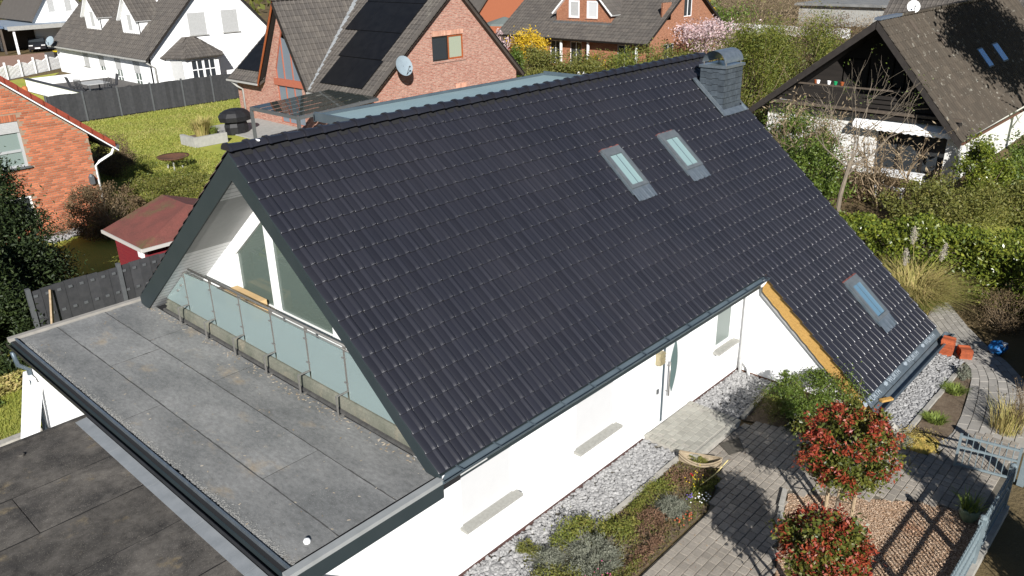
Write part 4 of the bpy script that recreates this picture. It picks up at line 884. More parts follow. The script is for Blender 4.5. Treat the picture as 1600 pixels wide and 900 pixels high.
# cross gable roof slopes
xr = A0[0] + (czp - A0[1]) / 0.8
mb = MB(); x_f = CGx - 0.05
mb.slab((x_f, cy_a, 2.37), (A0[0] + 0.0, cy_a, 2.37), (xr, cyp, czp), (x_f, cyp, czp), 0.12)
mb.slab((x_f, cyp, czp), (xr, cyp, czp), (A0[0] + 0.0, cy_b, 2.6), (x_f, cy_b, 2.6), 0.12)
cr_ = mb.build('cross_gable_roof', 'darkwood', mh)
MB().slab((x_f - .03, cyp, czp - .10), (x_f - .03, cy_b, 2.50), (x_f - .03, cy_b, 2.25), (x_f - .03, cyp, czp - .40), .03).build('barge_board', 'orangewood', mh)
MB().slab((x_f - .03, cyp, czp - .10), (x_f - .03, cy_a, 2.27), (x_f - .03, cy_a, 2.10), (x_f - .03, cyp, czp - .30), .03).build('barge_board', 'darkwood', mh)
ls = math.hypot(cyp - cy_a, czp - 2.37)
tile_grid('roof_tiles', 'browntile', cr_, (x_f, cy_a, 2.385), (1, 0, 0), (0, cyp - cy_a, czp - 2.37), xr - x_f, ls, poly=[(-.1, 0), (0.35, 0), (xr - x_f, ls), (-.1, ls)])
ls2 = math.hypot(cy_b - cyp, czp - 2.6)
tile_grid('roof_tiles', 'browntile', cr_, (x_f, cy_b, 2.615), (1, 0, 0), (0, cyp - cy_b, czp - 2.6), xr - x_f, ls2, poly=[(-.1, 0), (0.35, 0), (xr - x_f, ls2), (-.1, ls2)])
mb = MB(); vl = [V(A0[0] + 0.1, cy_a, 2.45), V(xr, cyp, czp + 0.05)]
for k in range(14):
    a = vl[0] + (vl[1] - vl[0]) * k / 14; b = vl[0] + (vl[1] - vl[0]) * (k + 1) / 14; o_ = V(0, 0, random.uniform(0.04, 0.07)); mb.bar(a + o_ + V(0, -0.08, 0), b + o_ + V(0, -0.08, 0), random.uniform(0.2, 0.32), 0.02, (-.4, -.3, 1))
mb.build('valley_flashing', pm('pale valley lead', (0.24, 0.25, 0.255), (0.18, 0.19, 0.195), 6, rough=0.6), cr_)
def mpt(x, y, n=0.0): k = math.hypot(6.9, 5.52); return V(x - n * 5.52 / k, y, A0[1] + (x - A0[0]) * 0.8 + n * 6.9 / k)
def panel(xa, xb, ya, yb):
    p = [mpt(xa, yb, .06), mpt(xa, ya, .06), mpt(xb, ya, .06), mpt(xb, yb, .06), mpt(xa, yb, .11), mpt(xa, ya, .11), mpt(xb, ya, .11), mpt(xb, yb, .11)]
    MB().hexa(p).build('solar_panel', 'solar', mh)
for xa, xb, ys_ in ((20.75, 22.36, (28.75, 30.68, 32.62)), (22.40, 23.97, (28.95, 30.9, 32.9)), (24.01, 25.8, (29.0, 30.75, 32.5, 34.2)), (25.84, 27.0, (29.0, 30.75, 32.5, 34.2)), (20.85, 22.5, (38.9, 40.4, 41.9)), (22.54, 24.2, (38.3, 40.1, 41.9))):
    for k in range(len(ys_) - 1): panel(xa, xb, ys_[k] + 0.01, ys_[k + 1] - 0.01)
mb = MB(); mb.bar((A0[0] - 0.08, Y0, 2.36), (A0[0] - 0.08, cy_a, 2.36), 0.13, 0.10).bar((A0[0] - 0.08, cy_b, 2.36), (A0[0] - 0.08, Y1, 2.36), 0.13, 0.10); mb.build('gutter', pm('pale gutter', (0.34, 0.33, 0.31), rough=0.6), mh)
MB().tube([(A0[0] - 0.05, Y1 - 0.4, 2.32), (A0[0] + 0.1, Y1 - 0.9, 2.0), (20.58, Y1 - 1.0, 1.8), (20.58, Y1 - 1.0, 0.0)], 0.06, 8).build('downpipe', 'concrete', mh, smooth=True)
for k in range(24):       # verge cap tiles along the near gable
    x = A0[0] + 0.1 + k * 0.285; MB().bar(mpt(x, Y0 - 0.02, 0.05), mpt(x + 0.27, Y0 - 0.02, 0.07), 0.26, 0.07, (-.6, 0, .8)).build('verge_tile', 'browntile', mr_)
for k in range(20):
    x = AP[0] + 0.1 + k * 0.28; MB().bar((x, Y0, mz(x) + 0.03), (x + 0.26, Y0, mz(x + 0.26) + 0.05), 0.14, 0.06, (.6, 0, .8)).build('verge_tile', 'darkwood', mr_)
def dish(loc, r, az, el, label, mat='dish', wallv=None):
    t = thing('satellite_dish', loc, label, 'satellite dish'); n_ = 24; mb = MB(); prof = [(0, 0.0), (0.4, 0.02), (0.75, 0.075), (1.0, 0.14)]
    R = Matrix.Rotation(az, 3, 'Z') @ Matrix.Rotation(math.pi / 2 - el, 3, 'X')
    vs = []
    for a, h in prof:
        for j in range(n_):
            q = R @ Vector((a * r * math.cos(2 * math.pi * j / n_) * 0.92, a * r * math.sin(2 * math.pi * j / n_), h * r)); vs.append(tuple(q))
    mb.add(vs, [(i * n_ + j, i * n_ + (j + 1) % n_, (i + 1) * n_ + (j + 1) % n_, (i + 1) * n_ + j) for i in range(3) for j in range(n_)])
    mb.build('reflector', mat, t, smooth=True, local=True)
    e = R @ Vector((0, -0.9 * r, 0.15 * r)); f = R @ Vector((0, -0.35 * r, 1.0 * r)); m2 = MB(); m2.tube([tuple(e), tuple(f)], 0.018, 6); m2.tube([tuple(f), tuple(f * 1.12)], 0.045, 8); m2.build('feed_arm', 'fencepost', t, local=True)
    m3 = MB(); wv = wallv or (0, 0, -1); m3.tube([(0, 0, 0), (wv[0] * 0.5, wv[1] * 0.5, -0.1), wv], 0.03, 6); m3.build('bracket', 'fencepost', t, local=True)
    return t
dish((22.5, 27.25, 4.05), 0.55, rad(-8), rad(22), 'pale grey satellite dish on the pink brick gable', wallv=(-0.1, 0.75, -0.25))
# glass canopy with posts
t = thing('pergola', (18, 29, 0), 'dark framed glass canopy on the patio of the pink brick house', 'pergola')
pz = lambda x: 2.38 + (x - 15.4) * 0.05
mb = MB(); mb.bar((15.4, 26.9, 2.38), (15.4, 31.3, 2.38), 0.12, 0.16).bar((15.4, 26.9, 2.38), (20.3, 26.9, 2.62), 0.12, 0.16).bar((15.4, 31.3, 2.38), (20.3, 31.3, 2.62), 0.12, 0.16)
for k in range(1, 5): mb.bar((15.4, 26.9 + k * 0.88, 2.38), (20.3, 26.9 + k * 0.88, 2.62), 0.06, 0.12)
mb.build('frame', 'fencepost', t)
for k in range(5): MB().hexa([(15.46, 26.96 + k * .88, 2.47), (20.3, 26.96 + k * .88, 2.71), (20.3, 27.74 + k * .88, 2.71), (15.46, 27.74 + k * .88, 2.47), (15.46, 26.96 + k * .88, 2.48), (20.3, 26.96 + k * .88, 2.72), (20.3, 27.74 + k * .88, 2.72), (15.46, 27.74 + k * .88, 2.48)]).build('glass_pane', glass_mat('canopy glass%d' % k, (0.06, 0.07, 0.065), see=0.45), t)
for x, y in ((15.4, 26.95), (15.4, 31.25)): MB().box(x - .07, x + .07, y - .07, y + .07, 0, 2.32).build('post', 'fencepost', t)

# ---- white house with dormers, top left
wh = thing('white_house', (27, 66, 0), 'large white house with two dormers and a bay window at the upper left', 'house')
WY = 57.0; WE = (21.4, 2.42); WA = (28.0, 8.9); W1_ = (34.2, 2.42); WY1 = 76.8
def wz(x): return WE[1] + (x - WE[0]) * (WA[1] - WE[1]) / (WA[0] - WE[0]) if x < WA[0] else WA[1] - (x - WA[0]) * (WA[1] - W1_[1]) / (W1_[0] - WA[0])
wall('gable_wall', 'render', wh, 'y', WY, [(21.9, 0), (33.7, 0), (33.7, wz(33.7) - .15), (WA[0], WA[1] - .15), (21.9, wz(21.9) - .15)], [(25.45, 26.95, 3.9, 5.6), (28.35, 29.8, 3.92, 5.65)], thick=0.3)
window(wh, 'y', WY, 25.45, 26.95, 3.9, 5.6, sill='concrete', shut=0.98, over=0.12); window(wh, 'y', WY, 28.35, 29.8, 3.92, 5.65, sill='concrete', shut=0.98, over=0.12)
sw_h = [(69.3, 70.5, 0.95, 2.2), (66.0, 67.2, 0.0, 2.2), (62.7, 63.9, 0.0, 2.15), (59.2, 60.4, 0.0, 2.1)]
wall('side_wall', 'render', wh, 'x', 21.9, [(WY + .02, 0), (76.5, 0), (76.5, 2.7), (WY + .02, 2.7)], sw_h, thick=0.3)
for k, h in enumerate(sw_h): window(wh, 'x', 21.9, h[0], h[1], h[2], h[3], sill='concrete' if k == 0 else None, shut=0.97 if k == 0 else 0.45, glass='glass', mull=() if k == 0 else ((h[0] + h[1]) / 2,), trans=() if k == 0 else (0.6,))
mb = MB(); mb.slab((WE[0], WY1, WE[1]), (WE[0], WY - .3, WE[1]), (WA[0], WY - .3, WA[1]), (WA[0], WY1, WA[1]), 0.15); mb.slab((WA[0], WY1, WA[1]), (WA[0], WY - .3, WA[1]), (W1_[0], WY - .3, W1_[1]), (W1_[0], WY1, W1_[1]), 0.15)
wr = mb.build('roof', 'darkwood', wh); lsw = math.hypot(WA[0] - WE[0], WA[1] - WE[1])
tile_grid('roof_tiles', 'browntile', wr, (WE[0], WY1, WE[1] + .01), (0, -1, 0), (WA[0] - WE[0], 0, WA[1] - WE[1]), WY1 - WY + .3, lsw, tw=0.34, tl=0.42)
MB().bar((WE[0] - .08, WY - .3, WE[1] - .06), (WE[0] - .08, WY1, WE[1] - .06), .14, .12).build('gutter', 'concrete', wh)
MB().tube([(WE[0] - .05, WY - .1, 2.3), (21.75, WY - .12, 2.0), (22.1, WY - .08, 1.8), (22.1, WY - .08, 0)], .06, 8).build('downpipe', 'concrete', wh, smooth=True)
for k, yc_ in enumerate((62.1, 69.6)):
    fx = 23.0; zb_ = wz(fx) - .1; hw = 1.55; ze_ = zb_ + 1.35; zp = zb_ + 3.0; xb_ = WE[0] + (zp - WE[1]) / 0.982
    d_ = wall('dormer', 'white', wh, 'x', fx, [(yc_ - hw, zb_), (yc_ + hw, zb_), (yc_ + hw, ze_), (yc_, zp - .1), (yc_ - hw, ze_)], [(yc_ - 0.35, yc_ + 0.45, zb_ + .35, zb_ + 1.55)], thick=0.1)
    mb = MB()
    for sg in (-1, 1): mb.add([(fx + .02, yc_ + sg * hw, zb_), (fx + .02, yc_ + sg * hw, ze_), (WE[0] + (ze_ - WE[1]) / .982, yc_ + sg * hw, ze_)], [(0, 1, 2)])
    mb.build('cheek', 'white', d_)
    mb = MB(); g_ = MB(); pbox(g_, 'x', fx, yc_ - .35, yc_ + .45, zb_ + .35, zb_ + 1.55, .04, .06); g_.build('pane', 'greyshut', d_)
    for sg in (-1, 1):
        p = [(fx - .3, yc_ + sg * (hw + .2), ze_ - .2), (WE[0] + (ze_ - .2 - WE[1]) / .982, yc_ + sg * (hw + .2), ze_ - .2), (xb_, yc_, zp), (fx - .3, yc_, zp)]
        mb.slab(*(p if sg < 0 else p[::-1]), .1)
        ld = math.hypot(hw + .2, zp - ze_ + .2); lx = xb_ - fx + .3; l0 = WE[0] + (ze_ - .2 - WE[1]) / .982 - fx + .3
        tile_grid('dormer_tiles', 'browntile', d_, (fx - .3, yc_ + sg * (hw + .2), ze_ - .18), (1, 0, 0), (0, -sg * (hw + .2), zp - ze_ + .2), lx, ld, tw=.34, tl=.42, poly=[(-.1, -.1), (l0, -.1), (lx, ld + .1), (-.1, ld + .1)])
    mb.build('dormer_roof', 'white', d_)
# bay window
bx0, bx1, by = 22.9, 27.7, 55.4
mb = MB(); mb.prism([(bx0 + .2, WY, 0), (bx0 + 1.0, by, 0), (bx1 - 1.0, by, 0), (bx1 - .2, WY, 0)], (0, 0, 2.35)); bay = mb.build('bay', 'render', wh)
rp = [V(bx0 - .25, WY, 2.42), V(bx0 + .75, by - .45, 2.42), V(bx1 - .75, by - .45, 2.42), V(bx1 + .25, WY, 2.42)]; tp = [V(24.7, WY, 3.85), V(24.9, WY - .25, 3.8), V(25.6, WY - .25, 3.8), V(25.8, WY, 3.85)]
mb = MB()
for i in range(3): mb.slab(rp[i], rp[i + 1], tp[i + 1], tp[i], .08)
mb.slab(rp[0], rp[3], rp[2], rp[1], .05); mb.add(tp, [(0, 1, 2, 3)]); br_ = mb.build('bay_roof', 'browntile', wh)
for i in range(3):
    u_ = rp[i + 1] - rp[i]; lu_ = np.linalg.norm(u_); un = u_ / lu_; m_ = (tp[i] + tp[i + 1]) / 2; v_ = m_ - rp[i]; v_ = v_ - un * (v_ @ un); lv_ = np.linalg.norm(v_)
    tile_grid('bay_tiles', 'browntile', br_, rp[i] + V(0, 0, .01), un, v_, lu_, lv_, tw=.32, tl=.34, poly=[(0, -.1), (lu_, -.1), ((tp[i + 1] - rp[i]) @ un, lv_), ((tp[i] - rp[i]) @ un, lv_)])
mb = MB()
for x in (24.3, 25.35): window(bay, 'y', by, x, x + 1.0, .05, 2.2, d=-.01, glass='darkglass', mull=(x + .5,), trans=(.75, 1.45), fw=.07)
t_ = MB().hexa([(23.3, by + 1.25, .2), (23.75, by + .2, .2), (23.8, by + .25, .2), (23.35, by + 1.3, .2), (23.25, by + 1.22, 2.2), (23.7, by + .17, 2.2), (23.8, by + .25, 2.2), (23.35, by + 1.3, 2.2)]).build('shutter', 'greyshut', bay)
# terrace with low wall and table set
t = thing('terrace', (19, 60, 0), 'raised white walled terrace in front of the white house', 'terrace')
MB().box(15.5, 15.7, 53.2, 66.0, 0, .95).box(15.7, 21.85, 53.2, 53.4, 0, .95).box(15.7, 21.85, 65.8, 66, 0, .95).build('parapet', 'render', t); MB().box(15.7, 21.88, 53.4, 65.8, 0, .35).build('deck', 'asphalt', t); MB().box(15.42, 15.78, 53.1, 66.1, .953, 1.0).build('coping', 'greyfence', t)
tb = thing('garden_table', (17.8, 58, .35), 'grey garden table on the raised terrace', 'table'); MB().box(17.0, 18.6, 57.2, 59.2, 1.03, 1.09).build('top', 'greyshut', tb)
for x in (17.1, 18.5):
    for y in (57.3, 59.1): MB().box(x - .04, x + .04, y - .04, y + .04, .35, 1.03).build('leg', 'fencepost', tb)
def chair(x, y, a, lab):
    c = thing('garden_chair', (x, y, .35), lab, 'chair', 'garden chairs on the terrace'); c.rotation_euler = (0, 0, a)
    MB().box(-.3, .3, -.3, .3, .42, .47).build('seat', 'greyfence', c, local=True)
    for k in range(6): MB().bar((-.25 + k * .1, .3, .47), (-.25 + k * .1, .52, 1.25), .05, .03, (0, 1, 0)).build('back_slat', 'greyfence', c, local=True)
    for s1 in (-.27, .27):
        for s2 in (-.27, .27): MB().bar((s1, s2, 0), (s1 * .95, -s2, .62), .04, .04).build('leg', 'greyfence', c, local=True)
chair(16.6, 57.3, 2.2, 'reclining grey chair at the near left corner of the terrace table'); chair(16.7, 59.0, 1.6, 'grey chair at the far left side of the terrace table'); chair(18.9, 57.6, -1.6, 'grey chair between the terrace table and the white house'); chair(18.0, 56.3, 3.0, 'grey chair at the end of the terrace table nearest the fence')
dish((21.0, 75, 2.9), .45, rad(-60), rad(30), 'white satellite dish beside the white house', 'dish', wallv=(1.6, 0.2, -.3))
# picket fence
pf = thing('picket_fence', (18, 76, 0), 'white picket fence with scalloped tops at the upper left', 'fence')
pa, pb = V(15.2, 73.6, 0), V(23.2, 79.6, 0); n_ = 62; pk = []
for k in range(n_):
    p = pa + (pb - pa) * k / n_; h = 1.0 + 0.22 * abs(math.cos(math.pi * k / 12.4)); post = k % 12 == 0
    mb = MB(); w2 = .07 if post else .035; hh = h + .25 if post else h
    mb.box(p[0] - w2, p[0] + w2, p[1] - w2, p[1] + w2, 0, hh); mb.build('post' if post else 'picket', 'white', pf)
MB().bar(pa + V(0, 0, .25), pb + V(0, 0, .25), .04, .08).bar(pa + V(0, 0, .85), pb + V(0, 0, .85), .04, .08).build('rail', 'white', pf)
# second white house, carport, car
w2h = thing('white_house', (31, 104, 0), 'distant white gabled house behind the carport', 'house')
wall('gable_wall', 'render', w2h, 'y', 100, [(27.9, 0), (34.6, 0), (34.6, 2.8), (31.3, 8.2), (27.9, 3.6)], [(29.9, 30.6, 4.0, 5.6), (31.8, 32.5, 4.0, 5.6)], thick=.3)
window(w2h, 'y', 100, 29.9, 30.6, 4, 5.6, shut=.95); window(w2h, 'y', 100, 31.8, 32.5, 4, 5.6, shut=.95)
MB().slab((35.0, 99.6, 2.4), (35.0, 112, 2.4), (31.3, 112, 8.4), (31.3, 99.6, 8.4), .2).slab((31.3, 99.6, 8.4), (31.3, 112, 8.4), (27.5, 112, 3.2), (27.5, 99.6, 3.2), .2).build('roof', 'browntile', w2h)
cp = thing('carport', (27, 100, 0), 'flat roofed carport over a dark car at the upper left', 'carport')
MB().box(24.1, 31.3, 96.3, 110, 2.65, 2.95).build('roof', pm('pale blue grey roof', (0.20, 0.24, 0.29), (0.25, 0.29, 0.33), 1, rough=.6), cp)
MB().box(24.0, 31.4, 96.2, 96.3, 2.55, 3.0).build('fascia', 'concrete', cp); MB().box(24.3, 31.2, 103, 103.2, 0, 2.6).box(31.0, 31.2, 97, 103, 0, 2.6).build('wall', 'greywood', cp)
for x, y in ((24.6, 96.5), (31.0, 96.5), (24.6, 102)): MB().box(x - .1, x + .1, y - .1, y + .1, 0, 2.6).build('post', 'white', cp)
cp2 = thing('carport', (20, 101, 0), 'shaded dark carport at the upper left corner', 'carport'); MB().box(12, 24.0, 97.5, 110, 2.75, 3.0).build('roof', pm('blue grey roof', (0.10, 0.14, 0.20), rough=.5), cp2); MB().box(12, 24, 104, 104.2, 0, 2.7).build('wall', 'darkwood', cp2)
for x in (12.2, 23.7): MB().box(x - .1, x + .1, 97.6, 97.8, 0, 2.75).build('post', 'greywood', cp2)
def car(loc, rz, label, paint):
    c = thing('car', loc, label, 'car'); c.rotation_euler = (0, 0, rz)
    prof = [(-2.1, .35), (-2.15, .7), (-1.95, .95), (-1.2, 1.05), (-.6, 1.45), (.9, 1.48), (1.7, 1.05), (2.1, .95), (2.15, .5), (2.1, .3)]
    mb = MB(); mb.prism([(x, -.85, z) for x, z in prof], (0, 1.7, 0)); mb.build('body', paint, c, local=True)
    mb = MB(); mb.hexa([(-1.15, -.78, 1.06), (-1.15, .78, 1.06), (-.62, .7, 1.43), (-.62, -.7, 1.43), (-1.19, -.78, 1.08), (-1.19, .78, 1.08), (-.66, .7, 1.45), (-.66, -.7, 1.45)]); mb.build('windscreen', 'darkglass', c, local=True)
    for s in (-1, 1):
        for x in (-1.35, 1.35):
            w_ = MB().tube([(x, s * .72, .32), (x, s * .9, .32)], .32, 16).build('wheel', 'tyre', c, local=True); MB().tube([(x, s * .9, .32), (x, s * .915, .32)], .2, 12).build('rim', 'steel', w_, local=True)
        MB().box(-2.13, -1.95, s * .62 - .2, s * .62 + .2, .66, .82).build('headlight', 'lamp', c, local=True)
        MB().hexa([(-.9, s * .851, 1.06), (1.3, s * .851, 1.06), (.85, s * .851, 1.42), (-.5, s * .851, 1.42), (-.9, s * .86, 1.06), (1.3, s * .86, 1.06), (.85, s * .86, 1.42), (-.5, s * .86, 1.42)]).build('side_window', 'darkglass', c, local=True)
    MB().box(-2.18, -2.14, -.27, .27, .42, .54).build('number_plate', 'white', c, local=True)
    return c
car((27.4, 98.6, 0), rad(70), 'dark car parked under the carport', 'carpaint')
t = thing('bin', (24.8, 85, 0), 'dark wheeled bin with a yellow lid by the driveway', 'bin'); MB().box(24.5, 25.1, 84.7, 85.3, 0, 1.0).build('body', 'black', t); MB().box(24.45, 25.15, 84.65, 85.35, 1.0, 1.1).build('lid', 'yellowplastic', t)

# ---- brown brick house behind the hedges
h3 = thing('brick_house', (56, 38, 0), 'brown brick house with a gabled dormer behind the hedges at the top centre', 'house')
HE = (50.3, 2.5); HA = (57.0, 7.1); HY0, HY1 = 30.2, 47.0
hz3 = lambda x: HE[1] + (x - HE[0]) * (HA[1] - HE[1]) / (HA[0] - HE[0])
sh = [(37.6, 38.9, .2, 2.2), (40.0, 41.2, .2, 2.2), (32.4, 33.8, .2, 2.2)]
wall('side_wall', 'brownbrick', h3, 'x', 51.3, [(HY0 + .42, 0), (HY1 - .3, 0), (HY1 - .3, 2.9), (HY0 + .42, 2.9)], sh)
for h in sh: window(h3, 'x', 51.3, *h, glass='darkglass', mull=((h[0] + h[1]) / 2,))
gh = [(53.0, 54.3, 4.1, 5.5), (56.3, 57.6, 4.2, 5.7), (53.4, 55.0, .3, 2.2)]
wall('gable_wall', 'brownbrick', h3, 'y', HY0 + .4, [(51.3, 0), (62.7, 0), (62.7, 2.9), (57, 6.9), (51.3, 2.9)], gh)
for h in gh: window(h3, 'y', HY0 + .4, *h, glass='darkglass', mull=((h[0] + h[1]) / 2,))
mb = MB(); mb.slab((HE[0], HY1, HE[1]), (HE[0], HY0, HE[1]), (HA[0], HY0, HA[1]), (HA[0], HY1, HA[1]), .18).slab((HA[0], HY1, HA[1]), (HA[0], HY0, HA[1]), (63.7, HY0, HE[1]), (63.7, HY1, HE[1]), .18); hr = mb.build('roof', 'darkwood', h3)
lh3 = math.hypot(HA[0] - HE[0], HA[1] - HE[1]); tile_grid('roof_tiles', 'browntile', hr, (HE[0], HY1, HE[1] + .01), (0, -1, 0), (HA[0] - HE[0], 0, HA[1] - HE[1]), HY1 - HY0, lh3, tw=.34, tl=.42)
fx, yc_, hw = 52.2, 38.2, 3.0; zb_ = hz3(fx) - .1; zp = 7.6
dd = wall('dormer', 'brownbrick', h3, 'x', fx, [(yc_ - hw, zb_), (yc_ + hw, zb_), (yc_ + hw, zb_ + 1.0), (yc_, zp), (yc_ - hw, zb_ + 1.0)], [(38.6, 39.8, zb_ + .4, zb_ + 1.85), (36.6, 37.8, zb_ + .4, zb_ + 1.85)], thick=4)
window(dd, 'x', fx, 38.6, 39.8, zb_ + .4, zb_ + 1.85, sill='pinkbrick', fw=.16, glass='greyshut', d=.05); window(dd, 'x', fx, 36.6, 37.8, zb_ + .4, zb_ + 1.85, sill='pinkbrick', glass='offwhite', fw=.14, d=.05)
mb = MB()
for sg in (-1, 1):
    p = [(fx - .3, yc_ + sg * (hw + .35), zb_ + .75), (57.5, yc_ + sg * (hw + .35), zb_ + .75), (57.5, yc_, zp + .1), (fx - .3, yc_, zp + .1)]; mb.slab(*(p if sg < 0 else p[::-1]), .14)
    tile_grid('dormer_tiles', 'browntile', dd, (fx - .3, yc_ + sg * (hw + .35), zb_ + .77), (1, 0, 0), (0, -sg * (hw + .35), zp - zb_ - .65), 4, math.hypot(hw + .35, zp - zb_ - .65), tw=.34, tl=.42)
mb.build('dormer_roof', 'white', dd); MB().box(fx - .25, fx - .02, yc_ - hw - .2, yc_ + hw + .2, zb_ - .12, zb_ + .02).build('apron', 'zinc', dd)
for y in (31.5, 36.5, 39.5, 43): MB().box(50.7, 50.85, y - .08, y + .08, 0, 2.45).build('veranda_post', 'white', h3)
# orange brick house and parasol at the top
oh = thing('brick_house', (74, 68, 0), 'distant orange brick gable at the top behind the solar roof', 'house')
wall('gable_wall', 'redbrick', oh, 'y', 66, [(66, 0), (80, 0), (80, 2.5), (73, 9), (66, 2.5)], [(71, 72.2, 4.2, 5.6)]); window(oh, 'y', 66, 71, 72.2, 4.2, 5.6, frame=pm('ochre frame', (.5, .3, .03), rough=.6))
MB().slab((80.8, 65.5, 1.8), (80.8, 76, 1.8), (73, 76, 9.2), (73, 65.5, 9.2), .3).slab((73, 65.5, 9.2), (73, 76, 9.2), (65.2, 76, 1.8), (65.2, 65.5, 1.8), .3).build('roof', 'browntile', oh)
t = thing('parasol', (60, 55, 0), 'folded back grey green parasol behind the pink brick gable', 'parasol')
MB().lathe([(2.2, 2.3), (2.0, 2.5), (0.1, 3.1)], (60, 55, 0), 12).build('canopy', pm('grey green canvas', (.13, .15, .14), rough=.8), t); MB().tube([(60, 55, 0), (60, 55, 3.1)], .04, 6).build('pole', 'fencepost', t)

# ---- white house with the dark timber gable, right
rh = thing('gabled_house', (38, 6, 0), 'white house with dark timber gable and lichen covered roof at the right', 'house')
RX0 = 30.3; RA = (5.3, 6.72); RR = (1.25, 2.12); RLf = (10.7, 2.50); RX1 = 52
rzr = lambda y: RA[1] - (RA[0] - y) * (RA[1] - RR[1]) / (RA[0] - RR[0]) if y < RA[0] else RA[1] - (y - RA[0]) * (RA[1] - RLf[1]) / (RLf[0] - RA[0])
wall('white_wall', pm('aged white render', (0.66, 0.65, 0.62), (0.58, 0.57, 0.54), 0.8, rough=.9, bump=.002, bscale=60), rh, 'x', RX0 + .7, [(1.65, 0), (10.2, 0), (10.2, 2.75), (1.65, 2.55)], [(2.05, 5.0, 0.05, 2.12)], depth=.3, thick=18)
MB().box(RX0 + 1.0, RX0 + 1.03, 2.0, 5.05, 0, 2.2).build('terrace_door', 'darkglass', rh)
mb = MB()
for y in (3.0, 4.0): mb.box(RX0 + .94, RX0 + .99, y - .06, y + .06, 0, 2.15)
mb.build('door_frame', 'darkwood', rh)
# timber gable: recessed balcony
pyr([(RX0 + 1.6, 1.9, 2.6), (RX0 + 1.6, 10.0, 2.7), (RX0 + 1.6, RA[0], RA[1] - .2)], 'darkwood', 'gable_back', rh)
window(rh, 'x', RX0 + 1.55, 4.4, 5.0, 3.7, 5.3, frame='darkwood', glass=glass_mat('blue pane', (.12, .17, .24), see=0)); window(rh, 'x', RX0 + 1.55, 6.0, 7.2, 3.6, 4.9, frame='darkwood', glass='darkglass')
for k, z in enumerate((2.78, 2.98, 3.18, 3.38)):
    ya = 1.25 + (z - 2.12) / 1.136 + .3; yb = 10.7 - (z - 2.5) / .78 - .35
    MB().box(RX0 + .45, RX0 + .49, ya, yb, z, z + .15).build('gable_board', 'darkwood', rh)
MB().box(RX0 + .25, RX0 + .4, 1.55, 9.9, 2.80, 2.92).build('balcony_beam', 'greywood', rh); MB().box(RX0 + .3, RX0 + .7, 1.6, 10.0, 2.56, 2.72).build('balcony_edge', 'darkwood', rh)
MB().box(RX0 + .38, RX0 + .44, 2.6, 9.3, 3.75, 3.82).build('balcony_rail', 'greywood', rh)
mb = MB(); mb.slab((RX0 - .35, RR[0], RR[1]), (RX1, RR[0], RR[1]), (RX1, RA[0], RA[1]), (RX0 - .35, RA[0], RA[1]), .2).slab((RX0 - .35, RA[0], RA[1]), (RX1, RA[0], RA[1]), (RX1, RLf[0], RLf[1]), (RX0 - .35, RLf[0], RLf[1]), .2); rr_ = mb.build('roof', 'darkwood', rh)
lr1 = math.hypot(RA[0] - RR[0], RA[1] - RR[1]); tile_grid('roof_tiles', 'lichentile', rr_, (RX0 - .35, RR[0], RR[1] + .01), (1, 0, 0), (0, RA[0] - RR[0], RA[1] - RR[1]), RX1 - RX0, lr1, tw=.3, tl=.42, roll=.05)
lr2 = math.hypot(RLf[0] - RA[0], RA[1] - RLf[1]); tile_grid('roof_tiles', 'lichentile', rr_, (RX1, RLf[0], RLf[1] + .01), (-1, 0, 0), (0, RA[0] - RLf[0], RA[1] - RLf[1]), RX1 - RX0, lr2, tw=.3, tl=.42, roll=.05)
for k in range(40): MB().bar((RX0 - .35 + k * .42, RA[0], RA[1] + .05), (RX0 + .08 + k * .42, RA[0], RA[1] + .075), .28, .1).build('ridge_tile', pm('blue grey ridge', (.10, .12, .15), rough=.6) if k < 6 else 'lichentile', rr_)
for s, (ye, ze2) in ((1, RR), (-1, RLf)): MB().slab((RX0 - .37, RA[0], RA[1] - .02), (RX0 - .37, ye, ze2 - .02), (RX0 - .37, ye, ze2 - .32), (RX0 - .37, RA[0], RA[1] - .34), .03).build('barge_board', pm('brown black barge', (.022, .018, .016), (.032, .027, .023), 4, rough=.7), rh)
def rpt(x, y, n): k = math.hypot(4.05, 4.6); return V(x, y - n * 4.6 / k, rzr(y) + n * 4.05 / k)
for xa, xb in ((38.9, 39.75), (41.5, 42.5)):
    w_ = MB().hexa([rpt(xa, 2.85, .02), rpt(xb, 2.85, .02), rpt(xb, 3.6, .02), rpt(xa, 3.6, .02), rpt(xa, 2.85, .09), rpt(xb, 2.85, .09), rpt(xb, 3.6, .09), rpt(xa, 3.6, .09)]).build('skylight', 'fencepost', rh)
    MB().hexa([rpt(xa + .06, 2.9, .09), rpt(xb - .06, 2.9, .09), rpt(xb - .06, 3.55, .09), rpt(xa + .06, 3.55, .09), rpt(xa + .06, 2.9, .1), rpt(xb - .06, 2.9, .1), rpt(xb - .06, 3.55, .1), rpt(xa + .06, 3.55, .1)]).build('pane', 'whiteblue', w_)
for x, y in ((33.0, 4.6), (35.2, 4.0)): MB().hexa([rpt(x, y, .05), rpt(x + .3, y, .05), rpt(x + .3, y + .5, .05), rpt(x, y + .5, .05), rpt(x, y, .09), rpt(x + .3, y, .09), rpt(x + .3, y + .5, .09), rpt(x, y + .5, .09)]).build('glass_tile', 'greywood', rr_)
MB().tube([(RX0 - .3, 1.2, 2.05), (40, 1.2, 1.95), (52, 1.2, 1.9)], .06, 8).build('gutter', 'rust', rh); MB().tube([(RX0 - .0, 1.25, 2.0), (RX0 + .5, 1.5, 1.7), (RX0 + .6, 1.55, 0)], .05, 8).build('downpipe', 'white', rh, smooth=True)
mb = MB(); ys_ = np.linspace(1.75, 5.9, 30)   # scalloped awning
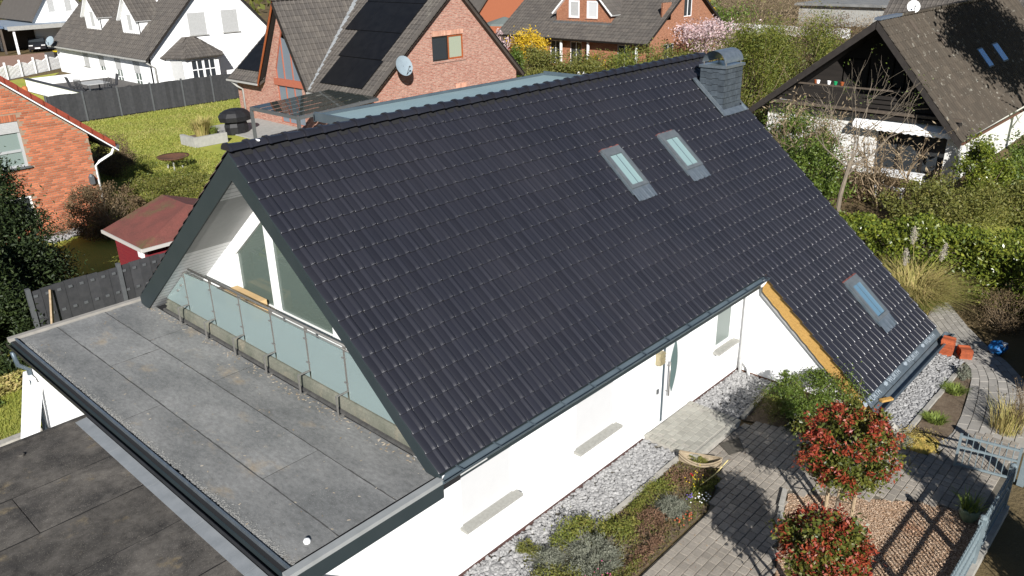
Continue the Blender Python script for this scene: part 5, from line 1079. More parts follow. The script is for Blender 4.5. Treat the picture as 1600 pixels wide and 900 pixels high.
for k in range(29):
    a, b = ys_[k], ys_[k + 1]; dz = .05 * (k % 2)
    mb.add([(RX0 + .55, a, 2.55), (RX0 + .55, b, 2.55), (RX0 + .15, b, 2.30), (RX0 + .15, a, 2.30)], [(0, 1, 2, 3)]); mb.add([(RX0 + .15, a, 2.30), (RX0 + .15, b, 2.30), (RX0 + .14, b, 2.12 - .05 * ((k + 1) % 2)), (RX0 + .14, a, 2.12 - dz)], [(0, 1, 2, 3)])
mb.build('awning', 'white', rh)
for k, (y, c_) in enumerate(((7.3, 'white'), (7.0, 'greenplastic'), (7.9, 'orangewood'), (7.8, 'white'), (6.7, 'orangewood'))):
    o = MB().lathe([(.0, 0), (.06, 0), (.09, .16), (.08, .16)], (RX0 + .41, y, 3.822), 10).build('flower_pot', c_); tag(o, ('white pot on the left of the dark balcony rail', 'green pot next to the white pot on the dark balcony rail', 'leftmost orange pot on the dark balcony rail', 'white pot beside the leftmost orange pot on the dark balcony', 'rightmost orange pot on the dark balcony rail')[k], 'pot', 'pots on the dark balcony')
dish((34.2, 5.3, 7.0), .30, rad(-60), rad(28), 'round white satellite dish on the ridge of the lichen covered roof', 'white', wallv=(0, 0, -.3))
t = thing('garden_table', (29, 3.2, 0), 'white garden table in front of the dark terrace door at the right', 'table'); MB().box(28.9, 29.6, 2.3, 4.0, .66, .71).build('top', 'white', t)
for x in (28.97, 29.53):
    for y in (2.4, 3.9): MB().box(x - .02, x + .03, y - .03, y + .03, 0, .7).build('leg', 'white', t)
t = thing('bench', (27.6, 3.0, 0), 'small white bench before the garden table at the right', 'bench'); MB().box(27.4, 27.8, 2.4, 3.6, .4, .46).build('seat', 'white', t)
for y in (2.5, 3.5): MB().box(27.45, 27.75, y - .03, y + .03, 0, .4).build('leg', 'white', t)
# far right roof behind
fr = thing('tiled_house', (62, 9, 0), 'brown tiled house behind the lichen covered roof at the top right corner', 'house')
MB().box(58, 80, 4, 14, 0, 3.2).build('wall', 'render', fr); MB().slab((56.5, 15, 3.0), (56.5, 3, 3.0), (64, 3, 9.5), (64, 15, 9.5), .25).build('roof', 'deck', fr); tile_grid('roof_tiles', 'browntile', fr, (56.5, 15, 3.02), (0, -1, 0), (7.5, 0, 6.5), 12, math.hypot(7.5, 6.5), tw=.34, tl=.42)
# far garages, wall, van at the top
fg = thing('flat_roof_garage', (112, 30, 0), 'far dark flat garage roof at the top right', 'garage'); MB().box(100, 124, 24, 40, 0, 2.4).build('wall', 'concrete', fg); MB().box(99.5, 124.5, 23.5, 40.5, 2.4, 2.7).build('roof', 'bitumen', fg)
car((136, 44, 0), rad(200), 'far red brown car at the top right', pm('red brown paint', (.32, .08, .03), rough=.3)); dish((128, 46, 1.2), .9, rad(-50), rad(30), 'far white dish near the red brown car', 'white')
fwl = MB().box(86, 87, 28, 46, 0, 1.0).build('garden_wall', 'render'); tag(fwl, 'long low whitish wall among the bare shrubs at the top right', 'wall')

# ================================================================== fences, shed, garden things at the left
def plank_fence(name, label, a, b, h, pitch, bw, mat, postm, cap=.1, posts=None, lights=False):
    a = V(*a, 0); b = V(*b, 0); L = np.linalg.norm(b - a); d = (b - a) / L; t = thing(name, (a + b) / 2, label, 'fence'); ang = math.atan2(d[1], d[0])
    nb = int(L / bw)
    for k in range(nb):
        p = a + d * (k + .5) * L / nb; hh = h + .04 * math.sin((k % 7) / 6 * math.pi)
        o = MB().box(-L / nb / 2 + .001, L / nb / 2 - .001, -.015 + (.012 if k % 2 else 0), .015 + (.012 if k % 2 else 0), .05, hh).build('board', mat, t, local=True); o.location = p - wl(t); o.rotation_euler = (0, 0, ang)
    n_ = int(L / pitch + .5)
    for k in range(n_ + 1):
        p = a + d * k * L / n_; o = MB().box(-.05, .05, -.06, .06, 0, h + cap).build('post', postm, t, local=True); o.location = p - wl(t); o.rotation_euler = (0, 0, ang)
    return t
f1 = plank_fence('plank_fence', 'dark plank fence standing behind the flat garage roof', (-0.85, 14.85), (6.2, 15.05), 1.80, 2.05, .29, 'greyfence', 'fencepost')
for k in range(24):
    x = -.7 + k * .29
    for z in (.55, 1.05, 1.62): MB().box(x - .05, x + .05, 14.82 + k * .008, 14.836 + k * .008, z, z + .07).build('connector', 'fencepost', f1)
plank_fence('plank_fence', 'long dark grey plank fence between the lawn and the white house', (11.2, 48.6), (24.4, 48.35), 1.82, 2.05, .25, 'greyfence', 'fencepost')
o = MB().bar((-.75, 14.3, 0.3), (-.35, 14.75, 1.75), .05, .1).build('plank', 'pine_post'); tag(o, 'bare wooden plank leaning on the dark fence behind the garage', 'plank')
sh_ = thing('garden_shed', (4.2, 17, 0), 'garden shed with dark red felt roof behind the plank fence', 'shed')
e0, e1, yA, yB, zr_, ze_ = 2.35, 6.3, 15.25, 18.0, 2.72, 2.0; xm = 4.3
mb = MB(); mb.slab((e0, yB, ze_), (e0, yA, ze_), (xm, yA + .9, zr_), (xm, yB - .2, zr_), .06).slab((xm, yB - .2, zr_), (xm, yA + .9, zr_), (e1, yA, ze_), (e1, yB, ze_), .06); mb.slab((e0, yA, ze_), (e1, yA, ze_), (xm, yA + .9, zr_), (xm, yA + .9, zr_ - .001), .05); mb.build('roof', 'redfelt', sh_)
MB().bar((e0 - .02, yA, ze_ - .05), (e0 - .02, yB, ze_ - .05), .05, .1).bar((e0, yA - .02, ze_ - .05), (e1, yA - .02, ze_ - .05), .05, .1).build('fascia', pm('grey fascia', (.42, .40, .37), rough=.7), sh_)
MB().box(e0 + .25, e1 - .25, yA + .25, yB - .2, 0, ze_ - .02).build('wall', 'redwood', sh_)
for k in range(14): MB().box(e0 + .235, e0 + .25, yA + .25, yB - .2, .1 + k * .13, .1 + k * .13 + .11).build('board', 'redwood', sh_)
MB().box(e0 + .15, e0 + .24, yA + .5, yA + .75, 1.55, 1.85).build('vent_box', 'white', sh_)
o = MB().lathe([(0, 0), (.2, 0), (.24, .5), (.26, .52), (.15, .6)], (1.2, 16.8, 0), 12).build('water_butt', 'greenplastic', smooth=True); tag(o, 'small green plastic tub in the shade left of the red shed', 'tub')
# bbq, fire bowl, planter
t = thing('barbecue', (17.4, 36.9, 0), 'barbecue grill under a black cover beside the lawn', 'barbecue')
MB().lathe([(.70, .0), (.74, .4), (.66, .66), (.98, .74), (1.04, 1.0), (.86, 1.22), (.6, 1.36), (.35, 1.42), (0, 1.44)], (17.45, 36.9, .05), 10, 1, .75).build('cover', 'black', t)
MB().box(16.95, 17.85, 36.6, 37.2, 0, .12).build('base', 'fencepost', t); MB().box(17.2, 17.6, 36.18, 36.2, .92, 1.0).build('badge', 'fencepost', t)
t = thing('fire_bowl', (11.0, 31.6, 0), 'round rusty fire bowl on the lawn', 'fire bowl'); MB().lathe([(.2, .42), (.55, .5), (.75, .62), (.77, .66), (.7, .62), (0, .52)], (11.0, 31.6, 0), 24).build('bowl', 'rust', t, smooth=True)
for k in range(3): MB().tube([(11 + .3 * math.cos(k * 2.1), 31.6 + .3 * math.sin(k * 2.1), .5), (11 + .4 * math.cos(k * 2.1), 31.6 + .4 * math.sin(k * 2.1), 0)], .04, 6).build('leg', 'concrete', t)
t = thing('planter', (15.5, 36.4, 0), 'raised concrete planter at the edge of the lawn', 'planter'); MB().box(13.9, 15.9, 35.2, 35.4, 0, .55).box(13.9, 14.1, 35.4, 36.8, 0, .55).box(15.75, 15.9, 35.4, 36.8, 0, .5).build('wall', 'concrete', t); MB().box(14.1, 15.75, 35.4, 36.7, 0, .42).build('soil', 'soil', t)
MB().box(17.1, 20.6, 31.6, 40, 0, .06).build('patio', 'concrete'); tag(bpy.data.objects['patio'], kind='structure')
# ================================================================== ground
def sheet(name, x0, x1, y0, y1, z, mat): return poly_sheet(name, [(x0, y0), (x1, y0), (x1, y1), (x0, y1)], z, mat)
sheet('ground', -300, 700, -300, 700, -0.03, 'rough')
poly_sheet('lawn', [(-9, 11.0), (3, 11.0), (7, 22), (20.5, 24), (20.5, 40), (24.4, 48.2), (11, 48.4), (8, 36), (-9, 36)], -0.012, 'grass')
poly_sheet('far_lawn', [(11, 49), (15.4, 53), (15.4, 66), (21.5, 76), (14, 73), (8, 66)], -0.012, 'grass')
poly_sheet('right_lawn', [(19.5, -6), (60, -10), (60, 1), (30.5, 1.0), (24, -1.0), (20, -2.5)], -0.012, 'grass')
poly_sheet('driveway', [(12, 75), (22, 80), (24.3, 86), (27, 96), (10, 97)], -0.012, 'redpave')
poly_sheet('road', [(24.3, 86), (32, 84), (40, 96), (27, 96)], -0.014, 'asphalt')
poly_sheet('yard', [(-9, 6.7), (-2.4, 6.7), (-2.4, 10.5), (-3.2, 10.8), (-9, 10.8)], -0.010, 'concrete')
MB().box(-3.3, -2.3, 10.75, 10.95, -0.03, .12).build('edging_stone', 'kerb'); tag(bpy.data.objects['edging_stone'], 'short concrete edging stone at the corner of the garage yard', 'edging')

# ---- gravel
stone_v, stone_f = [], []
ico = [(0, 0, -1), (.72, -.53, -.45), (-.28, -.85, -.45), (-.89, 0, -.45), (-.28, .85, -.45), (.72, .53, -.45), (.28, -.85, .45), (-.72, -.53, .45), (-.72, .53, .45), (.28, .85, .45), (.89, 0, .45), (0, 0, 1)]
icf = [(0, 1, 2), (1, 0, 5), (0, 2, 3), (0, 3, 4), (0, 4, 5), (1, 5, 10), (2, 1, 6), (3, 2, 7), (4, 3, 8), (5, 4, 9), (1, 10, 6), (2, 6, 7), (3, 7, 8), (4, 8, 9), (5, 9, 10), (6, 10, 11), (7, 6, 11), (8, 7, 11), (9, 8, 11), (10, 9, 11)]
def gravel(name, pts, n, smin, smax, z=0.0, label=None, mat='stone', flat=.55):
    P = np.array(pts); lo, hi = P.min(0), P.max(0); ms = []
    while len(ms) < n:
        x, y = rng.uniform(lo, hi)
        if not inside(pts, x, y): continue
        s = rng.uniform(smin, smax); q = Matrix.Rotation(rng.uniform(0, 6.28), 4, 'Z') @ Matrix.Rotation(rng.normal(0, .45), 4, 'X') @ Matrix.Rotation(rng.normal(0, .45), 4, 'Y')
        S_ = Matrix.Diagonal((s * rng.uniform(.8, 1.35), s * rng.uniform(.6, 1.0), s * flat * rng.uniform(.6, 1.2), 1))
        ms.append(np.array(Matrix.Translation((x, y, z + rng.uniform(0, .035))) @ q @ S_))
    me = multi_mesh(name, np.array(ico), icf, np.array(ms)); o = link(name, me, mat)
    return tag(o, label, 'gravel', kind='stuff')
g1 = [(-2.3, .52), (6.2, .52), (6.2, -.38), (2.6, -.38), (1.7, -.44), (-2.3, -.44)]
g2 = [(8.06, .52), (10.28, .52), (10.28, -.55), (8.3, -.60), (8.06, -.4)]
g3 = [(10.0, -2.86), (14.6, -2.86), (14.6, -3.0), (14.3, -3.5), (10.3, -3.5), (9.9, -3.35)]
for k, g in enumerate((g1, g2, g3)): poly_sheet('gravel_base', g, -0.006, 'joint')
gravel('gravel', g1, 5600, .035, .062, label='pale gravel strip along the white wall below the two shuttered windows')
gravel('gravel', g2, 1900, .030, .055, label='pale gravel in the corner beside the entrance step')
gravel('gravel', g3, 2300, .030, .058, label='pale gravel strip below the low eave of the roof wing')

# ---- edging stones
def edging(name, label, a, b, n, w=.09, h=.07, jit=.01):
    a = V(*a, 0); b = V(*b, 0); t = thing(name, (a + b) / 2, label, 'edging')
    d = (b - a); L = np.linalg.norm(d); d /= L
    for k in range(n):
        p = a + d * (L * k / n + .006); q = a + d * (L * (k + 1) / n - .006); j = V(*(rng.normal(size=2) * jit), 0)
        MB().bar(p + j + V(0, 0, h / 2 - .02), q + j + V(0, 0, h / 2 - .02 + rng.normal() * .004), w, h + .04).build('edging_stone', 'kerb', t)
edging('garden_edging', 'concrete edging between the gravel and the heather bed', (1.9, -.44), (6.1, -.42), 5)
edging('garden_edging', 'concrete edging between corner gravel and the leafy shrub bed', (8.35, -.64), (10.1, -.50), 3)
edging('garden_edging', 'long concrete edging between low eave gravel and the bare soil bed', (10.2, -3.56), (14.0, -3.58), 4)
edging('garden_edging', 'pale edging at the corner of the bark bed', (5.42, -2.86), (6.5, -2.52), 2, h=.09)

# ---- entrance step with pavers
es = thing('entrance_step', (7.1, -.1, 0), 'raised paved entrance step at the front door', 'step')
MB().box(6.22, 8.03, -.74, .515, -.02, .135).build('base', 'kerb', es)
ppm = {}
def paver_mesh(w, d, h, mat):
    k = (round(w, 2), round(d, 2), mat)
    if k not in ppm:
        m_ = MB().cbox(-w / 2, w / 2, -d / 2, d / 2, -h, 0, .006); me = mesh_arrays('paver', m_.v, m_.f); me.materials.append(M[mat]); ppm[k] = me
    return ppm[k]
def put(me, name, x, y, z, a, parent, tilt=.006):
    o = bpy.data.objects.new(name, me); COL.objects.link(o); o.parent = parent
    o.location = Vector((x, y, z)) - Vector(wl(parent)); o.rotation_euler = (rng.normal() * tilt, rng.normal() * tilt, a); return o
for j in range(7):
    y = .42 - j * .155
    for i in range(8):
        x = 6.46 + i * .205 + (.1 if j % 2 else 0)
        if x > 7.86: continue
        put(paver_mesh(.199, .149, .05, 'padpaver'), 'paver', x, y, .152 + rng.normal() * .001, 0, es)
for k in range(9):
    put(paver_mesh(.20, .10, .05, 'padpaver'), 'border_stone', 6.33 + k * .203, -.69, .152, 0, es); put(paver_mesh(.14, .1, .05, 'padpaver'), 'border_stone', 6.275, -.57 + k * .13, .152, 0, es); put(paver_mesh(.14, .1, .05, 'padpaver'), 'border_stone', 7.985, -.57 + k * .13, .152, 0, es)
o = MB().hexa([(7.08, -.77, 0.03), (6.86, -1.13, 0.03), (7.22, -1.27, 0.03), (7.57, -.97, 0.03), (7.08, -.77, .045), (6.86, -1.13, .045), (7.22, -1.27, .045), (7.57, -.97, .045)]).build('door_mat', pm('dark ribbed mat', (.055, .05, .04), (.085, .075, .06), 30, rough=.95, bump=.006, bscale=80)); tag(o, 'dark brown door mat lying before the entrance step', 'mat')

# ---- paved path
path_poly = [(0.5, -1.70), (5.0, -1.70), (6.3, -1.28), (6.5, -.80), (8.15, -.76), (8.5, -1.2), (9.1, -2.5), (9.7, -3.35), (9.4, -4.0), (9.8, -4.3), (11.0, -4.35), (11.2, -5.55), (8.3, -5.55), (7.85, -4.48), (6.5, -2.56), (5.44, -2.9), (4.2, -3.4), (0.5, -4.6)]
path = poly_sheet('path', path_poly, -0.004, 'joint')
cand = []
y = -.84; j = 0
while y > -5.5:
    x = .6 + rng.uniform(0, .2)
    while x < 11.2:
        w_ = random.choice((.135, .165, .165, .21, .21)); cx_ = x + w_ / 2
        if inside(path_poly, cx_, y): cand.append((math.hypot(cx_ + 6.3, y + 7.4), cx_, y, w_))
        x += w_ + .011
    y -= .162; j += 1
cand.sort(); restm = []
for k, (d_, x, y, w_) in enumerate(cand):
    me = paver_mesh(w_, .151, .06, 'paver')
    if k < 300: put(me, 'paver', x, y, .024 + rng.normal() * .002, rng.normal() * .012, path)
    else:
        T = np.eye(4); T[:3, :3] = np.diag((w_ / .2, 1, 1)); T[:3, 3] = (x, y, .024 + rng.normal() * .002); restm.append(T)
bm_ = MB().cbox(-.1, .1, -.0755, .0755, -.06, 0, .006)
tag(link('remaining_pavers', multi_mesh('remaining_pavers', np.array(bm_.v), bm_.f, np.array(restm)), 'paver', path), kind='stuff')
# curved slab path at the right
cin = [(9.75, -4.02), (10.6, -4.30), (11.6, -4.22), (12.6, -4.08), (13.5, -3.92), (14.1, -3.75), (14.5, -3.35), (14.95, -2.95), (15.6, -2.55), (16.3, -2.1), (17.2, -1.5)]
cout = [(10.2, -5.5), (11.0, -5.6), (12.3, -5.45), (13.4, -5.2), (14.3, -4.85), (15.0, -4.35), (15.5, -3.85), (16.0, -3.45), (16.6, -3.0), (17.2, -2.6), (18.0, -2.1)]
def samp(L, t):
    L = np.array(L); k = min(int(t * (len(L) - 1)), len(L) - 2); f = t * (len(L) - 1) - k; return L[k] * (1 - f) + L[k + 1] * f
sp = poly_sheet('slab_path', cin + cout[::-1], -0.008, 'joint')
nl, ns = 6, 24
for a in range(nl):
    of = .5 * (a % 2)
    for s in range(ns):
        t0, t1 = (s + of) / (ns + .5), (s + 1 + of) / (ns + .5) - .0025
        q = []
        for t in (t0, t1):
            i_, o_ = samp(cin, t), samp(cout, t); q.append((i_ + (o_ - i_) * (a / nl), i_ + (o_ - i_) * ((a + 1) / nl - .012)))
        z = .012 + rng.normal() * .002; p = [q[0][0], q[1][0], q[1][1], q[0][1]]
        MB().hexa([(*v, -.04) for v in p] + [(*v, z) for v in p]).build('paver', 'slab', sp)

nd = 700; P_ = rng.uniform((2, -5.4), (11, -.8), (nd, 2)); P_ = P_[[inside(path_poly, *q) for q in P_]]
tag(leaves('fallen_leaves', np.c_[P_, np.full(len(P_), .032)], .035, pm('fallen leaf', (.20, .10, .045), rough=.8, island=(.30, .22, .12)), up=6), 'scattered dry leaves and crumbs on the paved path', 'leaves', kind='stuff')
# ---- planting beds
bed_poly = [(1.0, -.48), (6.05, -.46), (6.3, -1.22), (5.0, -1.66), (0.4, -1.66), (0.4, -.9)]
poly_sheet('flower_bed', bed_poly, .006, 'soil')
poly_sheet('shrub_bed', [(8.3, -.66), (10.28, -.55), (10.28, -2.7), (9.7, -3.3), (9.1, -2.45), (8.5, -1.15)], .002, 'soil')
poly_sheet('soil_bed', [(10.2, -3.62), (14.05, -3.62), (13.5, -3.9), (11.6, -4.2), (10.6, -4.28), (9.75, -4.0)], .002, 'soil')
poly_sheet('leaf_litter', [(14.6, -2.8), (15.5, -2.4), (17.4, -1.2), (18.2, .4), (15.0, .4), (14.9, -1.5)], -0.006, 'soil')
chips_poly = [(6.5, -2.58), (7.8, -4.46), (8.3, -5.6), (3.0, -5.6), (3.0, -3.9), (4.2, -3.42), (5.46, -2.92)]
poly_sheet('bark_bed', chips_poly, -0.002, 'chipsoil')
def chips(name, pts, n, label):
    P = np.array(pts); lo, hi = P.min(0), P.max(0); C = rng.uniform(lo, hi, (n * 3, 2)); C = np.array([c for c in C if inside(pts, *c)])[:n]
    bv = np.array([(-.5, -.5, 0), (.5, -.4, 0), (.4, .5, .1), (-.45, .4, .05), (0, 0, .35)]); bf = [(0, 1, 4), (1, 2, 4), (2, 3, 4), (3, 0, 4)]
    ms = []
    for c in C:
        s = rng.uniform(.012, .030); ms.append(np.array(Matrix.Translation((c[0], c[1], rng.uniform(.0, .022))) @ Matrix.Rotation(rng.uniform(0, 6.3), 4, 'Z') @ Matrix.Rotation(rng.normal(0, .4), 4, 'X') @ Matrix.Diagonal((s * rng.uniform(1, 1.8), s * .55, s * .5, 1))))
    return tag(link(name, multi_mesh(name, bv, bf, np.array(ms)), 'chip'), label, 'bark chips', kind='stuff')
chips('bark_chips', chips_poly, 30000, 'brown bark chips around the red leaved trees')

# ---- blades / low plants
def blade_tuft(c, r, n, h, mat, name, parent=None, lean=.35, w=.012, droop=.0):
    """curved blades: two quads each"""
    c = np.array(c, float); a = rng.uniform(0, 2 * math.pi, n); rr = r * np.sqrt(rng.uniform(0, 1, n)) * .35
    b = c + np.stack([np.cos(a) * rr, np.sin(a) * rr, np.zeros(n)], 1)
    az = a + rng.normal(0, .5, n); ln = np.abs(rng.normal(lean, lean * .5, n)); hh = h * rng.uniform(.55, 1.1, n); d = np.stack([np.cos(az), np.sin(az), np.zeros(n)], 1)
    m = b + d * (hh * ln * .45)[:, None] + np.stack([0 * a, 0 * a, hh * .65], 1)
    t = b + d * (hh * ln * (1.2 + droop))[:, None] + np.stack([0 * a, 0 * a, hh * (1.0 - droop * rng.uniform(.2, .9, n))], 1)
    s = np.stack([-np.sin(az), np.cos(az), 0 * az], 1) * w
    Q = np.concatenate([np.stack([b - s, b + s, m + s * .8, m - s * .8], 1), np.stack([m - s * .8, m + s * .8, t + s * .12, t - s * .12], 1)])
    return link(name, quads_mesh(name, Q), mat, parent)
def mound(name, label, cat, c, r, h, n, size, mat, aspect=.5, up=.5, group=None):
    P = blob_pts(n, (c[0], c[1], h * .35), (r[0], r[1], h * .62), 22, .28, .55, 0.0); return tag(leaves(name, P, size, mat, up=up, aspect=aspect), label, cat, group)
gp = 'plants in the heather bed'
n_ = 9000; Q = rng.uniform((.4, -1.66), (6.3, -.46), (n_, 2)); Q = Q[[inside(bed_poly, *q) for q in Q]]
tag(leaves('ground_cover', np.c_[Q, rng.uniform(.01, .06, len(Q))], .045, pm('mixed ground cover', (.15, .15, .035), (.17, .085, .045), 2.2, rough=.8, island=(.10, .11, .03), trans=.2), up=1.2), 'low mossy ground cover filling the heather bed', 'ground cover', kind='stuff')
mound('heather', 'broad mossy green mat at the near left corner of the heather bed', 'plant', (1.35, -1.1), (.85, .5), .20, 5200, .045, 'heather leaf', group=gp)
mound('heather', 'yellow green mound spilling from the bed over the gravel', 'plant', (2.75, -.28), (.55, .36), .34, 3600, .05, 'heather leaf', group=gp)
mound('heather', 'small green sprig lying on the gravel left of the bed', 'plant', (1.95, .02), (.16, .22), .22, 1500, .045, 'olive leaf', group=gp)
mound('heather', 'bright yellow green mound against the concrete edging', 'plant', (3.45, -.72), (.42, .34), .24, 2600, .045, 'heather leaf', group=gp)
mound('heather', 'long green mat beside the edging below the wooden boat planter', 'plant', (4.7, -.72), (.85, .26), .16, 3000, .04, 'heather leaf', group=gp)
mound('heather', 'brown dried heather right of the bright green mound', 'plant', (4.05, -1.08), (.36, .28), .22, 2200, .035, 'rust leaf', group=gp)
mound('heather', 'rust brown heather at the paved edge of the bed', 'plant', (3.3, -1.48), (.5, .17), .16, 2000, .035, 'rust leaf', group=gp)
mound('heather', 'brown heather around the foot of the wooden boat', 'plant', (5.55, -.85), (.42, .3), .16, 2200, .035, 'rust leaf', group=gp)
mound('heather', 'green cushion at the far tip of the bed by the path', 'plant', (5.5, -1.28), (.45, .16), .14, 1600, .04, 'heather leaf', group=gp)
mound('heather', 'dull olive mat at the paved edge in front of the lavender', 'plant', (2.45, -1.48), (.55, .16), .13, 2000, .04, 'olive leaf', group=gp)
mound('heather', 'olive cushion at the bottom edge between the pink flowers and the gravel', 'plant', (1.75, -.75), (.4, .3), .24, 2200, .045, 'olive leaf', group=gp)
for nm, lb_, c, r, h in (('lavender', 'large grey lavender bush in the middle of the bed', (2.45, -.95), (.52, .42), .42), ('lavender', 'small grey lavender beside the brown heather', (4.55, -1.22), (.28, .24), .28), ('lavender', 'grey lavender tuft between gravel and the large lavender', (1.95, -.42), (.3, .22), .28)):
    t = thing(nm, (c[0], c[1], 0), lb_, 'plant', gp); blade_tuft((c[0], c[1], 0), r[0] * 1.6, 350, h * .75, 'lavender leaf', 'stems', t, .8, .005); P = blob_pts(5200, (c[0], c[1], h * .42), (r[0], r[1], h * .5), 60, .15, .7); leaves('foliage', P, .042, 'lavender leaf', t, aspect=.3)
def flowers(label, c, n, spread, mat, z=.16, s=.022):
    t = thing('flower_cluster', (c[0], c[1], 0), label, 'flowers'); s *= .62; n = int(n * 1.3); p = np.c_[rng.normal(c[0], spread, n), rng.normal(c[1], spread * .6, n), rng.uniform(z * .8, z * 1.2, n)]
    mb = MB()
    for q in p: mb.tube([(q[0], q[1], 0), tuple(q)], .003, 3)
    mb.build('stem', 'green blade', t)
    mb = MB()
    for q in p: mb.lathe([(0, 0), (s, s * .6), (s * .7, s * 1.1), (0, s * .9)], tuple(q), 6)
    mb.build('blossom', mat, t, smooth=True)
flowers('pink flowers in the near part of the heather bed', (2.05, -1.35), 28, .22, 'rosepink')
flowers('yellow flowers near the wooden boat planter', (5.55, -1.12), 12, .16, pm('yellow petals', (.6, .42, .01), rough=.6), .2)
flowers('violet flowers beside the paved path', (5.0, -1.32), 9, .07, pm('violet petals', (.16, .10, .42), rough=.6))
flowers('white flowers at the paved tip of the bed', (5.15, -1.5), 16, .14, 'white', .12, .026)
flowers('orange red leaves of a small plant at the bed edge', (4.45, -1.5), 16, .13, pm('orange red petals', (.42, .10, .045), rough=.7), .08, .03)
flowers('single red flower below the wooden boat', (5.62, -.98), 3, .03, pm('red petals', (.45, .01, .02), rough=.6), .17, .03)
# boat shaped wooden planter
t = thing('wooden_boat', (6.3, -.8, 0), 'weathered boat shaped wooden planter at the corner of the step', 'planter')
ax0, ax1 = V(6.02, -.44, 0), V(6.36, -1.22, 0); dv = (ax1 - ax0); Lb = np.linalg.norm(dv); dv /= Lb; nv_ = V(-dv[1], dv[0], 0); mb = MB(); rows = []
N_ = 15
for k in range(N_):
    s = k / (N_ - 1); wd = .17 * math.sin(math.pi * (s * .96 + .02)) ** .7; hgt = .15 + .10 * (2 * s - 1) ** 2; c = ax0 + dv * Lb * s
    rows.append([c - nv_ * wd + V(0, 0, hgt), c - nv_ * wd * .75 + V(0, 0, .05), c + V(0, 0, .02), c + nv_ * wd * .75 + V(0, 0, .05), c + nv_ * wd + V(0, 0, hgt), c + nv_ * (wd - .022) + V(0, 0, hgt), c - nv_ * max(wd - .022, .002) + V(0, 0, hgt)])
vs = [p for r in rows for p in r]; fs = []
for k in range(N_ - 1):
    for j in (0, 1, 2, 3, 4): fs.append((k * 7 + j, k * 7 + j + 1, (k + 1) * 7 + j + 1, (k + 1) * 7 + j))
mb.add(vs, fs); mb.build('hull', 'oldwood', t)
mb = MB()
for sg in (-1, 1):
    for off, hh in ((0, 0), (.03, -.035)): mb.tube([ax0 + dv * Lb * s + nv_ * sg * (.17 * math.sin(math.pi * (s * .96 + .02)) ** .7 + off) + V(0, 0, .15 + hh + .10 * (2 * s - 1) ** 2) for s in np.linspace(0, 1, 12)], .016, 5)
mb.build('gunwale', 'oldwood', t)
mid = (ax0 + ax1) / 2; P = blob_pts(900, (mid[0], mid[1], .12), (.13, .22, .05), 14, .3, .4); leaves('moss_filling', P, .03, 'heather leaf', t)
o = MB().tube([(5.55, -1.22, .06), (6.0, -1.28, .10), (6.35, -1.35, .28)], .012, 6).build('cane', pm('pale cane', (.48, .40, .17), rough=.7)); tag(o, 'thin pale cane lying at the tip of the heather bed', 'cane')

# ---- leafy shrub beside the wing wall
shrub('leafy_shrub', 'rounded bright green shrub in the bed beside the wing wall', 'shrub', (9.45, -1.52, 0), (.88, .74, .42), 11000, .055, 'box leaf', clumps=60, cr=.16, shell=.7, stems=70, sr=.008, zc=.48)
shrub('leafy_shrub', 'airy young shrub climbing before the yellow board', 'shrub', (10.0, -2.2, 0), (.22, .38, .5), 1300, .05, 'box leaf', clumps=26, cr=.22, stems=16, sr=.006, zc=.65)
shrub('leafy_shrub', 'low dry shrub in the tree shade near the corner edging', 'shrub', (8.95, -1.05, 0), (.48, .36, .3), 2200, .04, 'olive leaf', clumps=26, stems=50, sr=.005, zc=.28)
mound('ground_cover', 'dark ground cover in the tree shade below the rounded shrub', 'plant', (9.0, -1.8), (.5, .45), .15, 2600, .045, 'dark conifer needle')
# ---- red photinia trees
def photinia(label, loc, zc_, r, n, stakes, trunk_top):
    t = thing('photinia_tree', loc, label, 'tree', 'red leaved photinia trees'); loc = np.array(loc, float); c = loc + V(0, 0, zc_); mb = MB(); tips = []
    branch_tree(mb, loc, (0.02, 0, 1), trunk_top, .035, 0, []); 
    for k in range(9):
        a = k * .7; branch_tree(mb, loc + V(0, 0, trunk_top * .95), (math.cos(a) * .7, math.sin(a) * .7, .9), r[2] * .55, .016, 2, tips, .45, 5)
    mb.build('trunk', 'bark', t)
    P = blob_pts(n, c, r, 90, .15, .55, .1); D = (P - c) / np.array(r); rad_ = np.linalg.norm(D, axis=1)
    leaves('crown', P, .08, 'photinia green leaf', t, aspect=.5)
    k = 115; d = rng.normal(size=(k, 3)); d[:, 2] = d[:, 2] * .8 + .25; d /= np.linalg.norm(d, axis=1, keepdims=True); cc = c + d * np.array(r) * rng.uniform(.82, 1.06, (k, 1))
    Q = (cc[:, None, :] + rng.normal(size=(k, int(n * .42 / k), 3)) * .048).reshape(-1, 3); leaves('red_shoots', Q, .076, 'photinia red leaf', t, aspect=.42, up=.6)
    if stakes:
        for a in (.4, 2.5, 4.6):
            p = loc + V(math.cos(a) * .24, math.sin(a) * .24, 0); MB().tube([p, p + V(math.cos(a) * .02, math.sin(a) * .02, 1.25)], .033, 8).build('stake', 'pine_post', t)
        MB().tube([loc + V(.24 * math.cos(a), .24 * math.sin(a), .72) for a in (.4, 2.5, 4.6, .4)], .012, 5).build('tie', 'darkbark', t)
photinia('taller red leaved photinia tree held by three stakes in the bark bed', (6.05, -3.66, 0), 1.76, (.82, .82, .72), 9500, True, 1.15)
photinia('nearer red leaved photinia tree cut by the bottom edge of the picture', (3.42, -4.36, 0), 1.66, (.61, .61, .56), 7500, True, 1.15)
